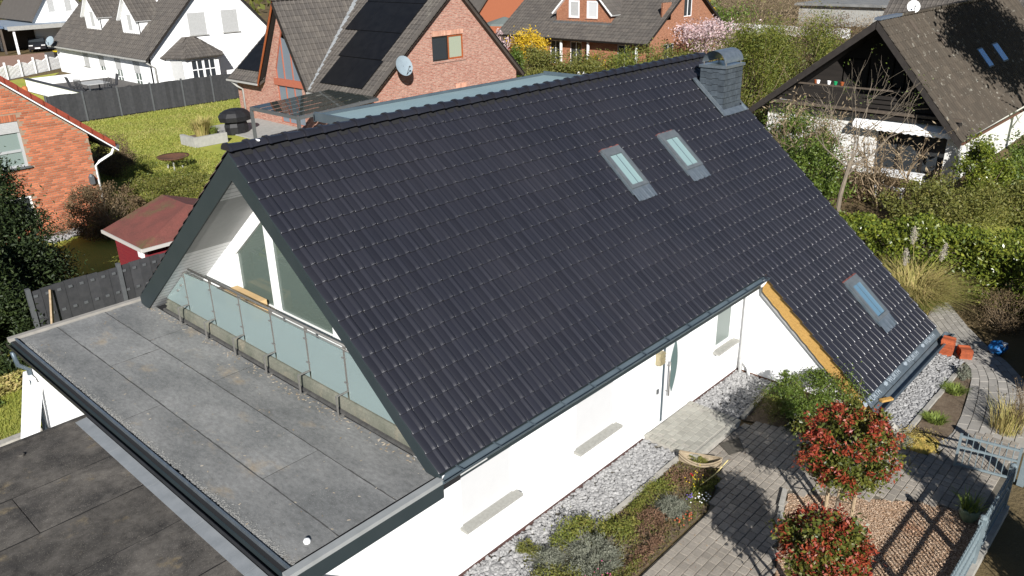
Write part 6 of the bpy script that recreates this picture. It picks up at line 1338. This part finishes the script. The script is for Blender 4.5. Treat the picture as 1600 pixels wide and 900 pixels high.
# ---- soil bed plants
for x, y, lb_ in ((11.0, -3.86, 'small green tuft in the middle of the bare soil bed'), (12.6, -3.80, 'green tuft at the far part of the bare soil bed')):
    t = thing('grass_tuft', (x, y, 0), lb_, 'plant'); blade_tuft((x, y, 0), .5, 420, .14, 'green blade', 'blades', t, .9, .008)
mound('twiggy_plant', 'dry grey plant at the far tip of the bare soil bed', 'plant', (13.5, -3.72), (.2, .15), .3, 1800, .035, 'lavender leaf')
def rock(name, label, c, r, mat):
    n1, n2 = 14, 8; vs = []
    for i in range(n2 + 1):
        for j in range(n1):
            a, b = 2 * math.pi * j / n1, math.pi * .5 * i / n2; q = 1 + .12 * math.sin(3 * a + c[0]) + .08 * math.sin(5 * b + a); vs.append((c[0] + r[0] * q * math.cos(a) * math.cos(b), c[1] + r[1] * q * math.sin(a) * math.cos(b), r[2] * q * math.sin(b) - .02))
    return tag(MB().add(vs, [(i * n1 + j, i * n1 + (j + 1) % n1, (i + 1) * n1 + (j + 1) % n1, (i + 1) * n1 + j) for i in range(n2) for j in range(n1)]).build(name, mat, smooth=True), label, 'rock')
rk = rock('mossy_mound', 'mound of yellow moss at the corner of the bare soil bed', (9.85, -3.86, 0), (.40, .42, .16), 'moss')
P = blob_pts(2600, (9.85, -3.86, .06), (.42, .44, .14), 30, .3, .8); o = leaves('moss_tufts', P, .03, pm('moss tuft', (.34, .24, .06), (.22, .19, .035), 5, rough=.9, island=(.42, .33, .12), trans=.2), rk)
rock('stone', 'pale upright stone between the photinia and the mossy mound', (9.92, -3.32, 0), (.12, .10, .24), 'kerb')
mound('grey_plant', 'grey leafed plant between the photinia and the mossy mound', 'plant', (9.55, -3.62), (.22, .2), .3, 1500, .035, 'lavender leaf')
# ---- stacked clay tiles, blue bag
for nm, lb_, x0_, y0_, n_, a in (('clay_tile_stack', 'taller upright stack of orange clay tiles at the end of the gutter', 14.55, -3.05, 11, .1), ('clay_tile_stack', 'lower flat stack of orange clay tiles beside the taller stack', 14.68, -3.42, 6, .5)):
    t = thing(nm, (x0_, y0_, 0), lb_, 'tile stack', 'orange clay tile stacks'); t.rotation_euler = (0, 0, a)
    for k in range(n_):
        mb = MB(); z = k * .038
        xs_ = np.linspace(-.2, .2, 7); hs_ = [0, .02, .02, 0, .0, .02, 0]
        for q in range(6): mb.hexa([(xs_[q], -.14, z + hs_[q]), (xs_[q + 1], -.14, z + hs_[q + 1]), (xs_[q + 1], .14, z + hs_[q + 1]), (xs_[q], .14, z + hs_[q]), (xs_[q], -.14, z + .028 + hs_[q]), (xs_[q + 1], -.14, z + .028 + hs_[q + 1]), (xs_[q + 1], .14, z + .028 + hs_[q + 1]), (xs_[q], .14, z + .028 + hs_[q])])
        o = mb.build('clay_tile', pm('orange clay tile', (.36, .085, .03), (.28, .065, .025), 9, rough=.85, rand=.25, grain=.25), t, local=True); o.location = (rng.normal() * .006, rng.normal() * .006, 0)
n1, n2 = 18, 10; vs = []
for i in range(n2 + 1):
    for j in range(n1):
        a, b = 2 * math.pi * j / n1, math.pi * (i / n2 - .5); q = 1 + .13 * math.sin(4 * a + 2 * b) + .10 * math.sin(7 * a - 3 * b); vs.append((15.35 + .22 * q * math.cos(a) * math.cos(b), -4.0 + .2 * q * math.sin(a) * math.cos(b), .17 + .17 * q * math.sin(b)))
t = thing('plastic_bag', (15.35, -4.0, 0), 'tied blue plastic sack in the shade by the slab path', 'bag'); MB().add(vs, [(i * n1 + j, i * n1 + (j + 1) % n1, (i + 1) * n1 + (j + 1) % n1, (i + 1) * n1 + j) for i in range(n2) for j in range(n1)]).build('sack', 'blueplastic', t, smooth=True); MB().lathe([(.03, 0), (.025, .03), (.07, .10), (.05, .11)], (15.28, -4.15, .27), 9).build('tied_neck', 'white', t)

# ---- metal fence and gate
fe = thing('metal_fence', (6, -5.72, 0), 'blue grey bar fence on a low concrete base at the lower right', 'fence')
MB().box(2.0, 8.62, -5.84, -5.66, -.03, .14).build('base', 'kerb', fe)
for x in (2.9, 4.75, 6.62, 8.52):
    o = MB().box(x - .05, x + .05, -5.80, -5.70, .0, 1.0).lathe([(.05, 0), (.062, .03), (.05, .07), (0, .09)], (x, -5.75, 1.0), 10).build('post', 'fencemetal', fe)
for z in (.24, .60, .90): MB().box(2.0, 8.5, -5.775, -5.725, z - .02, z + .02).build('rail', 'fencemetal', fe)
for k in range(66):
    x = 2.03 + k * .0985; MB().tube([(x, -5.75, .15), (x, -5.75, .98)], .0125, 5).build('bar', 'fencemetal', fe)
gt_ = thing('garden_gate', (9.5, -5.2, 0), 'open blue grey metal garden gate at the right edge', 'gate')
def gp_(s, z): return (9.45 + .2 * s, -4.68 - 1.0 * s, z)
for s in (0, 1): MB().bar(gp_(s, .05), gp_(s, .80), .045, .045, (1, 0, 0)).build('gate_stile', 'fencemetal', gt_)
for z in (.10, .50, .74): MB().bar(gp_(0, z), gp_(1, z), .035, .04).build('gate_rail', 'fencemetal', gt_)
for k in range(1, 9): MB().tube([gp_(k / 9, .1), gp_(k / 9, .84)], .009, 5).build('gate_bar', 'fencemetal', gt_)
MB().bar((9.42, -4.62, .5), (9.40, -4.55, .52), .02, .05).build('gate_latch', 'steel', gt_)
o = MB().box(9.62, 9.74, -5.86, -5.74, 0, 1.05).lathe([(.06, 0), (.075, .03), (.06, .08), (0, .1)], (9.68, -5.8, 1.05), 10).build('gate_post', 'fencemetal'); tag(o, 'blue grey gate post with round cap at the right edge', 'post')
t = thing('plant_pot', (7.9, -5.35, 0), 'green glazed pot with a small plant behind the fence post', 'pot'); MB().lathe([(.10, 0), (.16, .12), (.17, .26), (.14, .28), (.13, .24), (0, .22)], (7.9, -5.35, 0), 16).build('pot', pm('green glaze', (.10, .15, .09), (.16, .2, .13), 8, rough=.35), t, smooth=True); blade_tuft((7.9, -5.35, .22), .4, 120, .25, 'green blade', 'foliage', t, .7, .01)

# ================================================================== hedges and trees
def hedge(name, label, pts, h, n, size, mat, thick=.6, aspect=.5, cat='hedge'):
    """hedge along a polyline, leaves mostly near the surface, uneven top"""
    pts = [V(*p, 0) for p in pts]; t = thing(name, sum(pts) / len(pts), label, cat); L = [np.linalg.norm(pts[i + 1] - pts[i]) for i in range(len(pts) - 1)]; tot = sum(L); Ps = []; Os = []
    for i, l in enumerate(L):
        m = int(n * l / tot); a, b = pts[i], pts[i + 1]; d = (b - a) / l; nn = V(-d[1], d[0], 0)
        s = rng.uniform(0, l, m); face = rng.choice(3, m, p=[.38, .32, .30]); dep = np.abs(rng.normal(0, .13, m))
        top = h * (1 + .05 * np.sin(s * 2.1 + i) + .04 * np.sin(s * 5.3)); tk = thick * (1 + .12 * np.sin(s * 3.1 + 1))
        z = np.where(face == 2, top - dep, rng.uniform(.05, 1, m) * top); off = np.where(face == 2, rng.uniform(-1, 1, m) * tk, np.where(face == 0, -tk + dep, tk - dep))
        cl = .07 * np.sin(s * 9 + z * 7) * np.sin(z * 11 + s * 3); off = off * (1 + cl)
        Ps.append(a + d * s[:, None] + nn * off[:, None] + V(0, 0, 1) * z[:, None] + rng.normal(size=(m, 3)) * .035)
    P = np.concatenate(Ps); leaves('foliage', P, size, mat, t, aspect=aspect)
    k = rng.choice(len(P), 90); base = P[k] * 1.0; base[:, 2] = 0; base[:, :2] += rng.normal(size=(90, 2)) * .1
    c0 = sum(pts) / len(pts); twigs('stem', base, P[k], 'darkbark', t, .014)
    # solid dark box added inside to block light through the leaves, not real branches
    mb = MB()
    for i in range(len(pts) - 1): a, b = pts[i], pts[i + 1]; mb.bar(a + V(0, 0, h * .42), b + V(0, 0, h * .42), thick * 1.1, h * .80)
    mb.build('dark_core', 'darkbark', t); return t
hedge('laurel_hedge', 'glossy green laurel hedge right of the black roof', [(17.5, 1.9), (18.7, -.6), (19.2, -2.6), (18.3, -4.6)], 1.85, 26000, .125, 'laurel leaf', .85)
hedge('laurel_hedge', 'off shaded hedge along the right side of the slab path', [(12.5, -6.6), (18.4, -5.9)], 2.05, 7000, .1, 'laurel leaf', .45)
hedge('laurel_hedge', 'tall dark hedge beyond the bar fence at the lower right', [(5.4, -8.2), (6.3, -8.2)], 2.75, 6000, .1, 'laurel leaf', .5)
# pampas grass
t = thing('pampas_grass', (16.5, -1.45, 0), 'large straw coloured pampas grass with plumes beside the laurel hedge', 'grass')
blade_tuft((16.5, -1.45, 0), 1.5, 2600, 1.45, 'straw blade', 'dry_blades', t, .42, .010, .45); blade_tuft((16.5, -1.45, 0), 1.3, 1500, 1.0, 'green blade', 'green_blades', t, .5, .010, .35)
for (dx, dy, h, ln) in ((.05, .2, 2.35, .05), (.35, -.5, 1.95, .25), (-.75, .55, 1.35, .35), (.05, .3, 1.7, .0)):
    MB().tube([(16.5, -1.45, .2), (16.5 + dx * .6, -1.45 + dy * .6, h * .7), (16.5 + dx, -1.45 + dy, h - .1)], .008, 5).build('plume_stalk', 'straw blade', t)
    n_ = 700; s = rng.uniform(0, 1, n_); P = np.c_[16.5 + dx * (1 + s * .12), -1.45 + dy * (1 + s * .12), h - .35 + s * .5] + rng.normal(size=(n_, 3)) * (.045 * np.sin(np.pi * (s * .9 + .06)))[:, None]; leaves('plume', P, .05, 'plume', t, aspect=.2, up=1.0)
shrub('dry_bush', 'leafless grey brown bush below the laurel hedge', 'shrub', (17.0, -3.75, 0), (.75, .75, .55), 3500, .045, 'brown leaf', clumps=40, stems=120, sr=.006)
shrub('dry_bush', 'tall dry stems beside the gate at the right edge', 'shrub', (12.1, -5.2, 0), (.5, .4, .45), 500, .04, 'brown leaf', clumps=30, stems=130, sr=.006, zc=.5)
t = thing('dry_grass', (11.6, -5.1, 0), 'dry straw tuft by the slab path next to the gate', 'grass'); blade_tuft((11.6, -5.1, 0), .9, 260, .6, 'straw blade', 'blades', t, .35, .006)
# evergreen shrubs on the white house at the right
shrub('evergreen_shrub', 'tall ivy green shrub against the left of the white timber gabled house', 'shrub', (28.0, 7.4, 0), (1.6, 1.9, 1.6), 17000, .12, 'box leaf', clumps=80, cr=.16, zc=1.6)
shrub('evergreen_shrub', 'dark evergreen shrub behind the roof verge near the bare tree', 'shrub', (24.0, 5.2, 0), (1.9, 2.0, 1.35), 16000, .12, 'box leaf', clumps=60, cr=.17, zc=1.2)
shrub('evergreen_shrub', 'green climbing shrub on the right corner of the white house', 'shrub', (30.2, .3, 0), (.9, 1.0, 1.15), 9000, .12, 'laurel leaf', clumps=40, cr=.2, zc=1.1)
shrub('evergreen_shrub', 'yellow green round shrub behind the laurel hedge', 'shrub', (24.4, .2, 0), (2.4, 2.0, 1.05), 18000, .10, 'olive leaf', clumps=70, cr=.15, zc=.85)
shrub('evergreen_shrub', 'dense green shrub under the eave at the far right edge', 'shrub', (33.5, -1.0, 0), (2.2, 1.2, 1.3), 11000, .12, 'box leaf', clumps=40, cr=.2, zc=1.0)
shrub('evergreen_shrub', 'low green shrub at the right edge behind the round shrub', 'shrub', (28.0, -1.9, 0), (2.0, 1.4, .85), 10000, .11, 'olive leaf', clumps=40, cr=.2, zc=.6)
mound('dry_brush', 'tangled brown brush before the dark terrace door', 'shrub', (27.0, 3.6), (1.2, 1.9), 1.3, 6500, .09, 'brown leaf')
# bare tree
t = thing('bare_tree', (21.9, 2.9, 0), 'leafless small tree before the dark timber gable', 'tree'); mb = MB(); tips = []; B0 = V(21.9, 2.9, 0)
mb.tube([B0, B0 + V(.1, .0, 1.4), B0 + V(.45, -.05, 2.6)], [.09, .08, .06], 8)
for d_, L_ in (((.5, .1, 1), 1.6), ((.3, -.5, 1), 1.7), ((-.1, .45, 1), 1.4), ((.8, -.9, .9), 1.6), ((.2, 1.0, .6), 1.2), ((.1, -.2, 1.2), 1.7)): branch_tree(mb, B0 + V(.4, -.05, 2.4 - .3 * random.random()), d_, L_, .030, 3, tips, .42, 5, .2)
mb.build('trunk', 'bark', t)
T_ = np.array(tips); k = rng.choice(len(T_), 40); leaves('crown', np.repeat(T_[k], 5, 0) + rng.normal(size=(200, 3)) * .12, .07, 'box leaf', t)
# big evergreen outside the right edge shading the lichen roof
t = thing('pine_tree', (35.2, -4.2, 0), 'tall pine beside the lichen covered roof beyond the right edge', 'tree'); mb = MB(); mb.tube([(35.2, -4.2, 0), (35.3, -4.1, 6), (35.2, -4.1, 12)], [.25, .2, .06], 8)
for k in range(14): a = k * 2.4; z = 5 + k * .5; mb.tube([(35.2, -4.1, z), (35.2 + 2.2 * math.cos(a), -4.1 + 2.0 * math.sin(a), z + .5)], [.08, .02], 5)
mb.build('trunk', 'bark', t); leaves('crown', blob_pts(24000, (35.6, -3.6, 10.2), (5.2, 2.6, 3.0), 70, .2, .3), .34, 'dark conifer needle', t)
# left: conifer, clipped brown bushes, hedge
def conifer(label, loc, r, h, n, size, mat='dark conifer needle', clumps=150, name='conifer'):
    t = thing(name, loc, label, 'tree'); loc = np.array(loc, float); MB().tube([loc, loc + V(0, 0, h * .9)], [.12, .02], 7).build('trunk', 'darkbark', t)
    z = rng.uniform(.02, 1, clumps) ** 1.1; a = rng.uniform(0, 6.28, clumps); rr = r * (1 - z * .82) * rng.uniform(.65, 1.08, clumps); c = loc + np.stack([np.cos(a) * rr, np.sin(a) * rr, z * h], 1); idx = rng.choice(clumps, n)
    P = c[idx] + rng.normal(size=(n, 3)) * np.array((.17, .17, .12)) * (r / 1.2); P[:, 2] = np.maximum(P[:, 2], .03); leaves('crown', P, size, mat, t, aspect=.35, up=.6); return t
conifer('dense dark evergreen at the left edge behind the garage', (-.75, 17.9, 0), 2.05, 4.9, 60000, .135)
conifer('lower dark evergreen at the left edge beside the plank fence', (-1.7, 15.7, 0), 1.35, 3.1, 26000, .13)
shrub('clipped_bush', 'round clipped brown bush before the orange brick wall', 'shrub', (4.55, 23.6, 0), (1.35, 1.25, 1.05), 15000, .075, 'brown leaf', clumps=110, cr=.12, shell=.8, stems=260, sr=.012)
shrub('clipped_bush', 'clipped brown hedge bush behind the orange brick house corner', 'shrub', (8.4, 33.5, 0), (1.2, 2.8, 1.0), 14000, .08, 'brown leaf', clumps=90, cr=.13, shell=.75, stems=90)
shrub('clipped_bush', 'yellow green low hedge between the lawn and the red shed', 'shrub', (7.4, 25.3, 0), (2.2, 1.6, .75), 9000, .08, 'olive leaf', clumps=80, cr=.15, shell=.7)
shrub('clipped_bush', 'low yellow green hedge next to the fire bowl', 'shrub', (9.0, 28.3, 0), (1.6, 1.2, .7), 6000, .08, 'bamboo leaf', clumps=60, cr=.15, shell=.7)
shrub('pale_shrub', 'pale shrub by the white stones left of the brown bush', 'shrub', (3.3, 25.0, 0), (.7, .35, .3), 1200, .06, 'brown leaf')
gravel('white_stones', [(2.7, 24.4), (4.2, 24.6), (4.1, 25.4), (2.6, 25.4)], 260, .07, .13, label='white stones at the foot of the orange brick wall')
t = thing('ornamental_grass', (15.2, 36.2, .42), 'yellow tuft of grass growing in the concrete planter', 'grass'); blade_tuft((14.9, 36.1, .42), 1.0, 420, 1.0, 'straw blade', 'blades', t, .4, .02); blade_tuft((15.4, 35.8, .42), .4, 160, .5, 'green blade', 'blades', t, .6, .02)
mound('leafy_plant', 'green plant on the strip of lawn left of the garage', 'plant', (-3.0, 12.9), (.4, .4), .4, 1500, .1, 'box leaf'); mound('leafy_plant', 'pale dry plant beside the garage lawn', 'plant', (-2.2, 13.6), (.5, .35), .35, 2200, .11, 'straw blade')
n_ = 16000; P = np.c_[rng.uniform(-5.5, -1.6, n_), rng.uniform(11, 14.4, n_), np.zeros(n_)]
a = rng.uniform(0, 6.28, n_); s = np.stack([np.cos(a), np.sin(a), 0 * a], 1) * .008; tp_ = P + np.c_[rng.normal(0, .02, (n_, 2)), rng.uniform(.03, .08, n_)]
tag(link('grass', quads_mesh('grass', np.stack([P - s, P + s, tp_ + s * .2, tp_ - s * .2], 1)), 'blade'), 'short lawn grass left of the garage', 'grass', kind='stuff')
n_ = 60000; Q = np.c_[rng.uniform(6, 24.2, n_), rng.uniform(26, 48.3, n_)]; lp = [(7, 27), (14, 27), (14, 35), (13.8, 37), (17, 40.5), (20.4, 40.5), (24.2, 48.2), (11, 48.3), (8, 36)]; Q = Q[[inside(lp, *q) for q in Q]]; m_ = len(Q); P = np.c_[Q, np.zeros(m_)]
a = rng.uniform(0, 6.28, m_); s = np.stack([np.cos(a), np.sin(a), 0 * a], 1) * .03; tp_ = P + np.c_[rng.normal(0, .04, (m_, 2)), rng.uniform(.03, .10, m_)]
tag(link('grass', quads_mesh('grass', np.stack([P - s, P + s, tp_ + s * .3, tp_ - s * .3], 1)), 'blade'), 'short sunlit lawn grass behind the tiled house', 'grass', kind='stuff')
# background shrubs behind the ridge
conifer('columnar green thuja beside the pink brick gable', (36.5, 32.0, 0), 1.3, 3.4, 5000, .18, 'box leaf', 80, 'thuja')
shrub('hedge_shrub', 'yellow green shrub at the right corner of the pink brick gable', 'shrub', (34.2, 29.6, 0), (1.3, 1.2, .9), 3500, .15, 'bamboo leaf', zc=.8)
for k, (x, y, r, h, n, m, lb_) in enumerate(((39.8, 33.0, 2.5, 1.5, 13000, 'olive leaf', 'olive shrub right of the green thuja'), (41.8, 29.8, 2.2, 1.35, 11000, 'olive leaf', 'olive shrub below the veranda posts of the brown brick house'), (43.6, 27.0, 2.2, 1.5, 11000, 'bamboo leaf', 'green shrub right of the yellow forsythia by the brown brick house'), (47.0, 25.6, 2.8, 1.5, 12000, 'olive leaf', 'olive hedge shrub before the brown brick gable'), (36.5, 27.0, 2.2, .9, 8000, 'olive leaf', 'low olive shrub just above the black ridge'), (39.0, 23.5, 2.6, .9, 9000, 'bamboo leaf', 'low green shrub just above the middle of the black ridge'))):
    shrub('hedge_shrub', lb_, 'shrub', (x, y, 0), (r, r, h), n, .16, m, clumps=50, cr=.2, zc=h, stems=40, sr=.015, up=.1)
for (x, y, z, r, n, lb_) in ((48.3, 41.0, 2.3, 1.6, 2600, 'large golden forsythia left of the brown brick house'), (43.8, 30.6, 1.6, .9, 1300, 'golden forsythia before the veranda of the brown brick house'), (42.4, 27.6, 1.5, .45, 350, 'small yellow forsythia next to the green shrub'), (64, 33.5, 4.6, 1.2, 1200, 'yellow shrub at the gable of the brown brick house')):
    shrub('forsythia', lb_, 'shrub', (x, y, 0), (r, r, r * .8), n, .2, 'forsythia petal', zc=z - r * .2, clumps=30, cr=.24, stems=40, sr=.012)
shrub('white_blossom_shrub', 'white flowering shrub beyond the pink brick gable', 'shrub', (50, 46, 0), (1.8, 1.4, .9), 900, .22, 'blossom petal', zc=1.7); shrub('red_shrub', 'dark red shrub beyond the pink brick gable', 'shrub', (46.8, 42.5, 0), (1.8, 1.2, .7), 1500, .2, 'photinia red leaf', zc=1.0)
shrub('white_blossom_shrub', 'small white blossoms just above the black ridge', 'shrub', (39.0, 28.0, 0), (.5, .5, .5), 160, .16, 'white', zc=1.2)
t = thing('blossom_tree', (55.5, 27.5, 0), 'pink blossoming magnolia at the brown brick gable', 'tree'); mb = MB(); tips = []
for k in range(7): a = k * .9; branch_tree(mb, (55.5, 27.5, .3), (math.cos(a) * .6, math.sin(a) * .6, 1), 1.7, .07, 3, tips, .45, 5)
mb.tube([(55.5, 27.5, 0), (55.5, 27.5, .6)], .14, 7); mb.build('trunk', 'bark', t); leaves('crown', np.concatenate([blob_pts(4200, (55.5, 27.5, 3.1), (3.6, 3.0, 1.5), 70, .17, .4)]), .2, 'blossom petal', t)
# bamboo thicket right of the chimney, bare thickets behind
for k, (x, y, r, h, n, m, lb_) in enumerate(((37.5, 14.8, 2.2, 2.9, 21000, 'bamboo leaf', 'tall bamboo clump just right of the chimney'), (41.0, 13.2, 2.6, 2.9, 22000, 'bamboo leaf', 'tall bamboo clump left of the dark timber gable'), (36.0, 11.8, 1.5, 1.3, 4000, 'bamboo leaf', 'lower bamboo clump above the right end of the black ridge'), (45.5, 17.5, 2.8, 2.2, 13000, 'olive leaf', 'olive thicket behind the bamboo'), (50.5, 20.5, 3.4, 2.1, 12000, 'olive leaf', 'olive brown thicket under the pink magnolia'))):
    shrub('bamboo_clump', lb_, 'shrub', (x, y, 0), (r, r, h), n, .17, m, clumps=60, cr=.2, zc=h, stems=70, sr=.02, aspect=.25, up=-.1)
def thicket(label, x, y, r, h, seeds, leafm_, n, depth=3, mat='twig'):
    t = thing('bare_shrub', (x, y, 0), label, 'shrub'); mb = MB(); tips = []
    for k in range(seeds): a = rng.uniform(0, 6.28); branch_tree(mb, (x + rng.normal() * r * .35, y + rng.normal() * r * .35, 0), (math.cos(a) * .5, math.sin(a) * .5, 1.0), h * .42, .05, depth, tips, .5, 4, .1)
    mb.build('branches', mat, t); T_ = np.array(tips); idx = rng.choice(len(T_), n); leaves('foliage', T_[idx] + rng.normal(size=(n, 3)) * r * .16, .17, leafm_, t, aspect=.25); return t
thicket('bare brown tree with several trunks behind the bamboo', 52, 15.5, 1.8, 5.2, 6, 'brown leaf', 7000, mat='bark')
thicket('tan leafless thicket behind the peak of the dark timber gable', 47, 9.5, 2.2, 3.6, 9, 'tan twig leaf', 9000)
thicket('dense bare shrub left of the dark timber gable peak', 44, 11.5, 2.0, 3.2, 9, 'brown leaf', 8000)
thicket('tangled bare shrub before the dark balcony of the white gabled house', 26.3, 6.2, 1.5, 4.2, 7, 'tan twig leaf', 900, mat='twig'); thicket('tangled bare shrub before the dark terrace door at the right', 26.2, 2.6, 1.3, 3.2, 8, 'tan twig leaf', 900, mat='twig')
thicket('wide bare thicket in front of the long low wall', 70, 26, 4.0, 3.5, 10, 'tan twig leaf', 9000); thicket('tan bare shrubs right of the long low wall', 74, 19, 3.5, 3.2, 10, 'tan twig leaf', 9000)
thicket('bare bushes beyond the long low wall', 97, 44, 5, 5.5, 9, 'tan twig leaf', 9000); thicket('brown bushes at the top edge right of the magnolia', 82, 48, 5, 5.5, 9, 'brown leaf', 9000); thicket('pale brown bushes at the top edge near the far car', 112, 46, 5, 6, 9, 'tan twig leaf', 8000); thicket('tan bushes at the top edge above the bare tree', 104, 52, 6, 7, 9, 'tan twig leaf', 9000)
shrub('evergreen_shrub', 'far dark green shrub at the top edge beside the far car', 'shrub', (125, 36, 0), (4, 4, 2.5), 3500, .4, 'box leaf'); shrub('evergreen_shrub', 'green shrub at the top edge behind the pink magnolia', 'shrub', (80, 42, 0), (5, 4, 2.2), 4500, .3, 'box leaf')
for k, (x, y, r, lb_) in enumerate(((30, 128, 6, 'olive tree mass at the upper left corner'), (40, 126, 5, 'green tree at the upper left beside the second white house'), (21, 124, 5, 'grey brown tree mass in the upper left corner behind the carport'), (46, 62, 3, 'yellow shrub between the white house and the pink brick house'))):
    shrub('far_tree', lb_, 'tree', (x, y, 0), (r, r, r * .75), 5000, .35, ('olive leaf', 'bamboo leaf', 'brown leaf', 'forsythia petal')[k], clumps=60, cr=.18)
n_ = 14000; P = np.c_[rng.uniform(60, 260, n_), rng.uniform(20, 260, n_), np.zeros(n_)]; P = P[(P[:, 0] + P[:, 1] > 200)]; P[:, 2] = np.abs(rng.normal(0, 2.0, len(P)))
tag(leaves('far_wood', P, 1.6, 'olive leaf'), 'far wooded gardens behind the houses', 'woodland', kind='stuff')
print('OBJECTS', len(bpy.data.objects), 'TRIS', sum(len(m.polygons) for m in bpy.data.meshes))
